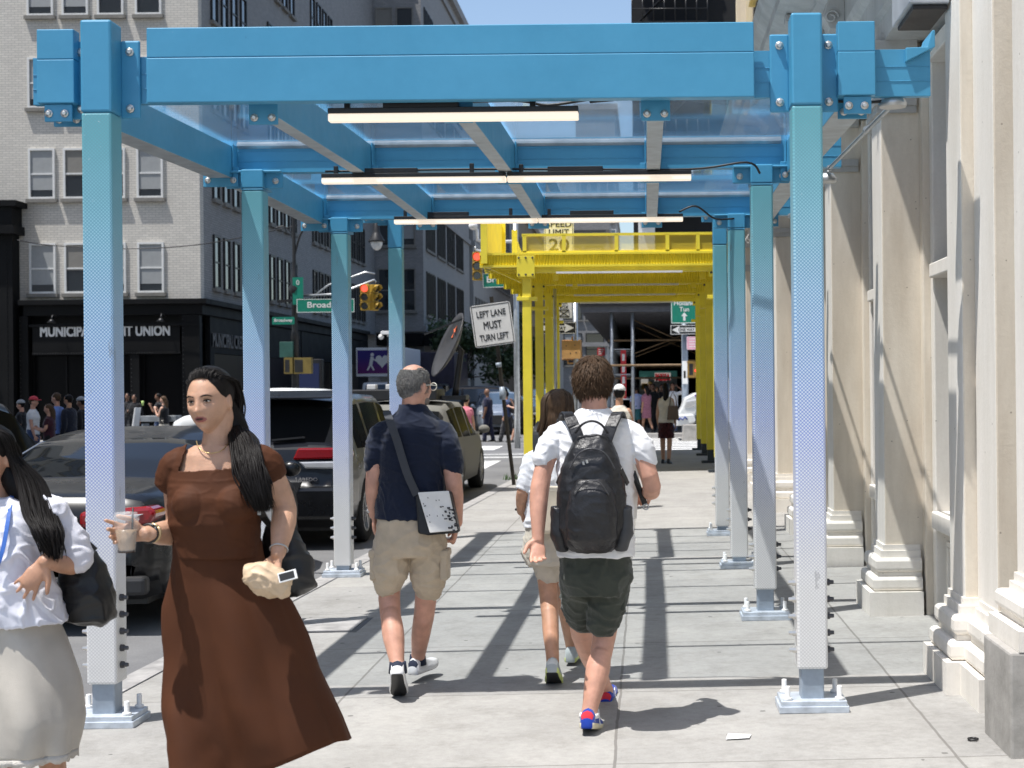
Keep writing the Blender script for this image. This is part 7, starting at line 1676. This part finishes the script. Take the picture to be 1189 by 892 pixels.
def folk(label, x, y, H=1.72, yaw=0, zb=None, top=m_blk, bot=m_den, skin=sk_fair, hair=h_black, style='short', legs=(8, -4, -16, 30), kind='pants', arms='down', hat=None, sleeve=.5, girth=1.0, group=None, vox=.017, fem=False, shoes=m_trim):
    zb = RZ if zb is None else zb
    o = person(label, (x, y, zb), group); F, Rt = frame(yaw); U = V((0,0,1)); k = H/1.75; g_ = girth*k*(.92 if fem else 1)
    def leg(hf, kf): 
        d1 = F*sin(R(hf)) - U*cos(R(hf)); d2 = F*sin(R(hf-kf)) - U*cos(R(hf-kf)); return d1*.43*k, d2*.42*k
    l1, l2 = leg(legs[0], legs[1] if legs[1] > 0 else 0), leg(legs[2], max(0, legs[3]))
    hz = max(-(l1[0]+l1[1]).z, -(l2[0]+l2[1]).z) + .075*k
    pel = U*hz; up = lambda h: pel + U*h*k
    sk = Sk(); hc = up(.735) + F*.02*k; Mh = head_shape(sk, hc, yaw, R(-4), 0, k, face=vox < .02)
    sk.limb([up(.68), up(.58), up(.53)], [.052*k, .056*k, .065*k])
    sk.torso([(up(-.06), .11*g_, .09*g_, .1*g_), (up(.05), .165*g_, .11*g_, .12*g_), (up(.20), (.12 if fem else .145)*g_, .10*g_, .10*g_), (up(.37), .165*g_, .12*g_, .11*g_), (up(.47), .16*g_, .09*g_, .095*g_), (up(.54), .075*g_, .06*g_, .065*g_)], Rt, F)
    J = {}
    for sd, (a1, a2) in ((-1, l1), (1, l2)):
        h = pel + Rt*sd*.085*k; kn = h + a1; an = kn + a2; J[sd] = (h, kn, an); sk.limb([h, kn, an], [.088*g_, .06*k, .04*k])
        fd = a2.normalized(); pit = math.atan2(F.dot(fd), -fd.z); shoe(o, an, F, min(0, pit)*.8 if kind else 0, shoes, shoes if shoes is not m_trim else m_trim, None, .27*k, k)
        s0 = up(.47) + Rt*sd*(.165 if not fem else .145)*g_
        am = arms if isinstance(arms, str) else arms[0 if sd < 0 else 1]
        if am == 'down': e = s0 + (-U*.28 + Rt*sd*.05 + F*(-.03 if sd < 0 else .04))*k; w_ = e + (-U*.24 + F*.07)*k
        elif am == 'fwd': e = s0 + (-U*.24 + F*.06 + Rt*sd*.06)*k; w_ = e + (F*.22 + U*.04 - Rt*sd*.08)*k
        elif am == 'phone': e = s0 + (-U*.24 + F*.12)*k; w_ = e + (F*.13 + U*.20 - Rt*sd*.06)*k
        elif am == 'head': e = s0 + (U*.06 + Rt*sd*.22)*k; w_ = e + (U*.18 - Rt*sd*.18 + F*.04)*k
        else: e = s0 + (-U*.2 + Rt*sd*.17 - F*.03)*k; w_ = e + (-U*.16 - Rt*sd*.1 + F*.1)*k
        sk.limb([up(.46) + Rt*sd*.1*g_, s0, e, w_], [.05*g_, .054*g_, .042*g_, .028*k]); hand(sk, w_, (w_-e), -Rt*sd, sd if True else 1, .95*k, (.5,.55,.6,.6), .5)
        J[('a', sd)] = (s0, e, w_)
    link_mesh('body', sk.grow('body', skin, vox), o)
    def tee(mm, long_=False, zlo=.0, nm='top'):
        c = Sk(); e_ = .022 + vox*.4
        c.torso([(up(zlo), .165*g_+e_, .115*g_+e_, .125*g_+e_), (up(.2), (.135 if fem else .15)*g_+e_, .105*g_+e_, .10*g_+e_), (up(.38), .17*g_+e_, .125*g_+e_, .11*g_+e_), (up(.48), .150*g_+e_*.6, .09*g_+e_, .095*g_+e_), (up(.53), .10*g_+e_*.5, .07*g_+e_*.6, .075*g_+e_*.6), (up(.565), .065*g_+e_*.4, .058*g_+e_*.4, .062*g_+e_*.4)], Rt, F)
        if sleeve:
            for sd in (-1, 1):
                s0, e, w_ = J[('a', sd)]; pts = [up(.46) + Rt*sd*.1*g_, s0, s0.lerp(e, min(1, sleeve*1.3))] + ([e.lerp(w_, .85)] if long_ else [])
                c.limb(pts, [.042*g_+e_*.6, .044*g_+e_*.7, .044*g_+e_*.8] + ([.03*k+e_*.7] if long_ else []))
        link_mesh(nm, c.grow(nm, mm, vox*.8, 2, .006, 7), o)
    tee(top, sleeve >= 1, -.02 if kind != 'dress' else -.05, 'jacket' if sleeve >= 1 else 'top')
    e_ = .016 + vox*.4
    if kind in ('pants', 'shorts'):
        c = Sk(); c.torso([(up(-.05), .13*g_+e_, .1*g_+e_, .11*g_+e_), (up(.04), .168*g_+e_, .112*g_+e_, .122*g_+e_), (up(.12), .155*g_+e_, .105*g_+e_, .11*g_+e_)], Rt, F)
        for sd in (-1, 1):
            h, kn, an = J[sd]
            if kind == 'pants': c.limb([h, kn, an + U*.03*k], [.09*g_+e_, .064*k+e_, .05*k+e_])
            else: c.limb([h, kn + (h-kn)*.12], [.09*g_+e_, .085*k+e_])
        link_mesh('trousers' if kind == 'pants' else 'shorts', c.grow('trousers', bot, vox*.8, 2, .012, 7), o)
    elif kind in ('skirt', 'dress'):
        c = Sk(); L = .36; c.torso([(up(-L), .20*g_, .17*g_, .17*g_), (up(-.15), .19*g_, .15*g_, .155*g_), (up(.03), .178*g_, .125*g_, .135*g_), (up(.2), .135*g_+e_, .1*g_+e_, .1*g_+e_)], Rt, F); link_mesh('skirt', c.grow('skirt', bot, vox*.8, 2, .014, 7), o)
    if style == 'bald': pass
    else:
        hk = Sk(); hk.ell(Mh @ V((0,-.018*k,.030*k)), (.083*k,.096*k,.096*k), 18, 12, mat=Mh.to_3x3()); hk.ell(Mh @ V((0,-.036*k,-.025*k)), (.066*k,.06*k,.05*k), 16, 10, mat=Mh.to_3x3())
        if style == 'long': hk.limb([Mh @ V((0,-.05,.03)), Mh @ V((.02,-.07,-.08)), Mh @ V((.01,-.07,-.22)), Mh @ V((0,-.06,-.33))], [.07*k,.075*k,.06*k,.03*k])
        link_mesh('hair', hk.grow('hair', hair, min(vox, .012), 2, 0, 6, .004), o)
    if hat:
        mm, brim = hat; mb = MB(); rows = [[Mh @ V((.089*k*cos(a)*sin(t), -.004+.104*k*sin(a)*sin(t), .045*k + .092*k*cos(t))) for a in [2*pi*j/20 for j in range(20)]] for t in (0.02,.35,.7,1.05,1.35,1.6)]
        mb.grid(rows, 0, True, True)
        if brim == 1: mb.prism([Mh @ V((.075*k*cos(a), .06*k + .115*k*sin(a), .05*k)) for a in [pi*j/8 for j in range(9)]], tuple(Mh.to_3x3() @ V((0,.0,.008))))
        mb.build('hat', mm, o, solid=.006)
    return o, J, Mh
def acc(name, label, cat, mb, mats, loc, **k): it = mb.build(name, mats, None, loc=loc, **k); return tag(it, label, cat)
def fx(u, Y): return (u-CU)*Y/FPX
# white cap walker between the backpack man and the woman with skirt
folk('walker in cream sleeveless top and white bucket hat seen past the backpack man shoulder', fx(719, 20), 20, 1.66, R(-10), gz(-.3), m_cream2, m_gr, sk_tan, h_black, 'short', sleeve=0, hat=(m_wcap, 0), kind='pants', vox=.011, fem=True)
# woman in dark print skirt at the kerb
o, J, Mh = folk('woman in cream top and dark printed skirt with brown bag at the far crossing', fx(773, 31.6), 31.6, 1.70, R(-12), gz(.4), m_cream2, m_plaid, sk_tan, h_black, 'long', (4, 0, -7, 8), 'skirt', vox=.013, sleeve=0, fem=True)
mb = MB(); mb.prism([(-.13,-.05,-.18),(.13,-.05,-.18),(.1,-.05,.12),(-.1,-.05,.12)], (0,.12,0)); mb.tube([(-.07,0,.1),(-.05,.03,.3),(0,.08,.42),(.06,.03,.3),(.08,0,.1)], .012, 6); acc('shoulder_bag', 'brown shoulder bag on the woman with the printed skirt', 'bag', mb, mat('brown_leather', (.11,.07,.045), .5), (fx(781, 31.6), 31.40, gz(.4)+1.12), bevel=.02)
# crowd in the mouth of the dark shed
cg = 'people gathered in the mouth of the dark shed'
Z2 = -.03
folk('man in lavender T-shirt and teal shorts at the dark shed mouth', fx(739, 54), 54, 1.68, R(0), Z2, m_lav, m_teal, sk_brown, h_black, kind='shorts', group=cg)
folk('woman in pink floral short dress at the dark shed mouth', fx(750.5, 53.6), 53.6, 1.70, R(30), Z2, m_flor, m_flor, sk_tan, h_black, 'long', (12, 0, -10, 25), 'dress', group=cg, fem=True)
folk('person in black clothes directly behind the floral dress woman', fx(758, 55), 55, 1.76, R(160), Z2, m_blk, m_blk, sk_brown, group=cg)
folk('man in black with yellow cap deep in the shed crowd', fx(755, 58), 58, 1.85, R(180), Z2, m_blk, m_blk, sk_brown, hat=(mat('ochre_cap', (.5,.33,.1), .7), 1), group=cg)
folk('man in white T-shirt with dark lanyard and one hand raised to his head', fx(781, 53.5), 53.5, 1.78, R(175), Z2, m_wht, m_den, sk_brown, arms=('head', 'down'), group=cg)
folk('person in dark jacket hidden between the shed crowd and lanyard man', fx(768, 56), 56, 1.74, R(180), Z2, m_blk, m_gr, sk_brown, sleeve=1, group=cg)
folk('woman in pale blue top deep inside the shed crowd', fx(763, 60), 60, 1.66, R(180), Z2, m_lav, m_blk, sk_tan, h_black, 'long', group=cg, fem=True)
# walkers on the crossing, left of the yellow posts
g2_ = 'people walking over the far crossing'
folk('bald man in navy work clothes standing on the crossing', fx(566, 50), 50, 1.78, R(75), RZ, m_wkn, m_wkn, sk_brown, style='bald', legs=(6, 0, -8, 4), girth=1.18, group=g2_, arms='down')
o, J, Mh = folk('man in slate blue T-shirt with black backpack walking left', fx(588, 49.5), 49.5, 1.70, R(80), RZ, m_dblue, m_gr, sk_tan, legs=(14, 0, -18, 20), group=g2_)
mb = MB(); mb.box((-.10,-.14,-.24), (.10,.14,.22)); acc('backpack', 'black backpack on the man in slate blue T-shirt', 'bag', mb, m_nyl, (fx(588, 49.5)+.24, 49.5, RZ+1.2), bevel=.06)
folk('bearded man in black T-shirt and shorts holding a phone', fx(602.5, 49), 49, 1.80, R(85), RZ, m_blk, m_blk, sk_fair, h_brown, legs=(16, 0, -20, 25), kind='shorts', arms=('fwd', 'phone'), group=g2_)
folk('woman in pink top wearing a black sun visor beside the sand coloured car', fx(541, 36), 36, 1.62, R(-20), RZ, m_pk, m_wht, sk_tan, h_black, hat=(m_blk, 1), vox=.014, fem=True, sleeve=.3)
# people before the black shop front
g3_ = 'people on the pavement before the black shop front'
folk('woman in white vest and red cap near the left edge', fx(38, 33), 33, 1.70, R(-90), RZ, m_wht, m_den, sk_pink, h_brown, hat=(m_redc, 1), sleeve=.3, group=g3_, vox=.014, fem=True)
folk('woman in maroon top with bare arm below the blue shirt man', fx(57, 31), 31, 1.55, R(95), RZ, m_mar, m_blk, sk_pink, h_brown, 'long', sleeve=.3, group=g3_, vox=.014, fem=True, arms='fwd')
folk('young man in light blue shirt with tousled brown hair', fx(66, 32), 32, 1.78, R(80), RZ, m_lblue, m_gr, sk_pink, h_brown, sleeve=1, group=g3_, vox=.014)
folk('balding man in dark navy suit beside the first dotted post', fx(80, 32), 32, 1.74, R(75), RZ, m_suit, m_suit, sk_tan, h_black, sleeve=1, group=g3_, vox=.014)
folk('cyclist in black jacket and pale helmet half behind the dotted post', fx(95, 33), 33, 1.68, R(90), RZ, m_blk, m_blk, sk_brown, sleeve=1, hat=(m_helm, 0), group=g3_, vox=.014)
folk('person in grey helmet just left of the red cap woman', fx(25, 34), 34, 1.62, R(90), RZ, m_blk, m_gr, sk_pink, sleeve=.5, hat=(m_helm, 0), group=g3_, vox=.014)
o, J, Mh = folk('vendor in black hooded top with sunglasses behind the silver table', fx(156, 45), 45, 1.58, R(180), Z2, m_blk, m_blk, sk_brown, arms=('down', 'fwd'), group=g3_, sleeve=1)
mb = MB(); mb.lathe([(.03,0),(.045,.14),(.0,.15)], (0,0,0), 12); acc('drink_cup', 'pale green drink cup beside the vendor in black', 'cup', mb, mat('lime_drink', (.45,.62,.20), .4), (fx(165.5, 44.6), 44.6, 1.22))
folk('long haired woman in black sleeveless top looking at her phone', fx(190, 43.5), 43.5, 1.66, R(80), RZ, m_blk, m_cream2, sk_fair, h_brown, 'long', arms='phone', kind='skirt', sleeve=0, group=g3_, fem=True)
folk('man in black sitting low beside the phone woman', fx(184, 45), 45, 1.6, R(100), Z2, m_blk, m_den, sk_brown, arms='phone', group=g3_)
folk('person in black half behind the first dotted post by the vendor', fx(148, 46.5), 46.5, 1.62, R(180), Z2, m_blk, m_gr, sk_brown, group=g3_)
# people beyond the dark SUV, between the dotted posts
g4_ = 'people beyond the dark SUV'
folk('woman in purple top beyond the dark SUV', fx(420, 46), 46, 1.64, R(-60), RZ, cloth('purple_cloth', (.10,.05,.25)), m_blk, sk_fair, h_black, group=g4_, fem=True)
folk('woman in black T-shirt beyond the dark SUV mirror', fx(428, 44), 44, 1.62, R(-80), RZ, m_blk, m_blk, sk_fair, h_black, 'long', group=g4_, fem=True)
folk('man in dark jacket and white shirt left of the navy shirt man', fx(448, 43), 43, 1.70, R(180), RZ, m_blk, m_gr, sk_brown, h_black, sleeve=1, group=g4_)
# ---------------------------------------------------------------- parts that came out of one loop become objects of their own
def loose(o):
    me = o.data; par = list(range(len(me.vertices)))
    def find(a):
        while par[a] != a: par[a] = par[par[a]]; a = par[a]
        return a
    seen = {}
    for v in me.vertices:
        k = tuple(round(c, 4) for c in v.co)
        if k in seen: par[find(v.index)] = find(seen[k])
        else: seen[k] = v.index
    for p in me.polygons:
        v = p.vertices; r = find(v[0])
        for k in v[1:]: par[find(k)] = r
    g = {}
    for p in me.polygons: g.setdefault(find(p.vertices[0]), []).append(p)
    if len(g) < 2 or len(g) > 60: return
    for i, ps in enumerate(g.values()):
        mp = {}; vs = []; fs = []
        for p in ps:
            f = []
            for k in p.vertices:
                if k not in mp: mp[k] = len(vs); vs.append(tuple(me.vertices[k].co))
                f.append(mp[k])
            fs.append(f)
        m2 = bpy.data.meshes.new(me.name); m2.from_pydata(vs, [], fs)
        for q in me.materials: m2.materials.append(q)
        m2.polygons.foreach_set('material_index', [p.material_index for p in ps]); m2.polygons.foreach_set('use_smooth', [p.use_smooth for p in ps]); m2.update()
        if i == 0: first = m2
        else:
            c = o.copy(); c.data = m2; COL.objects.link(c)
    o.data = first
SPLIT = {'jamb', 'upright_pipe', 'tie_pipe', 'brace_pipe', 'side_bolt', 'cable', 'deck_joist', 'dark_screen', 'roof_lamp', 'headlight', 'window_trim', 'white_logo', 'tail_light', 'parapet_panel', 'stiffener', 'conduit', 'netting', 'concrete_block', 'side_window', 'post_clamp'}
for o in list(COL.objects):
    if o.type == 'MESH' and o.name.split('.')[0] in SPLIT and o.parent: loose(o)
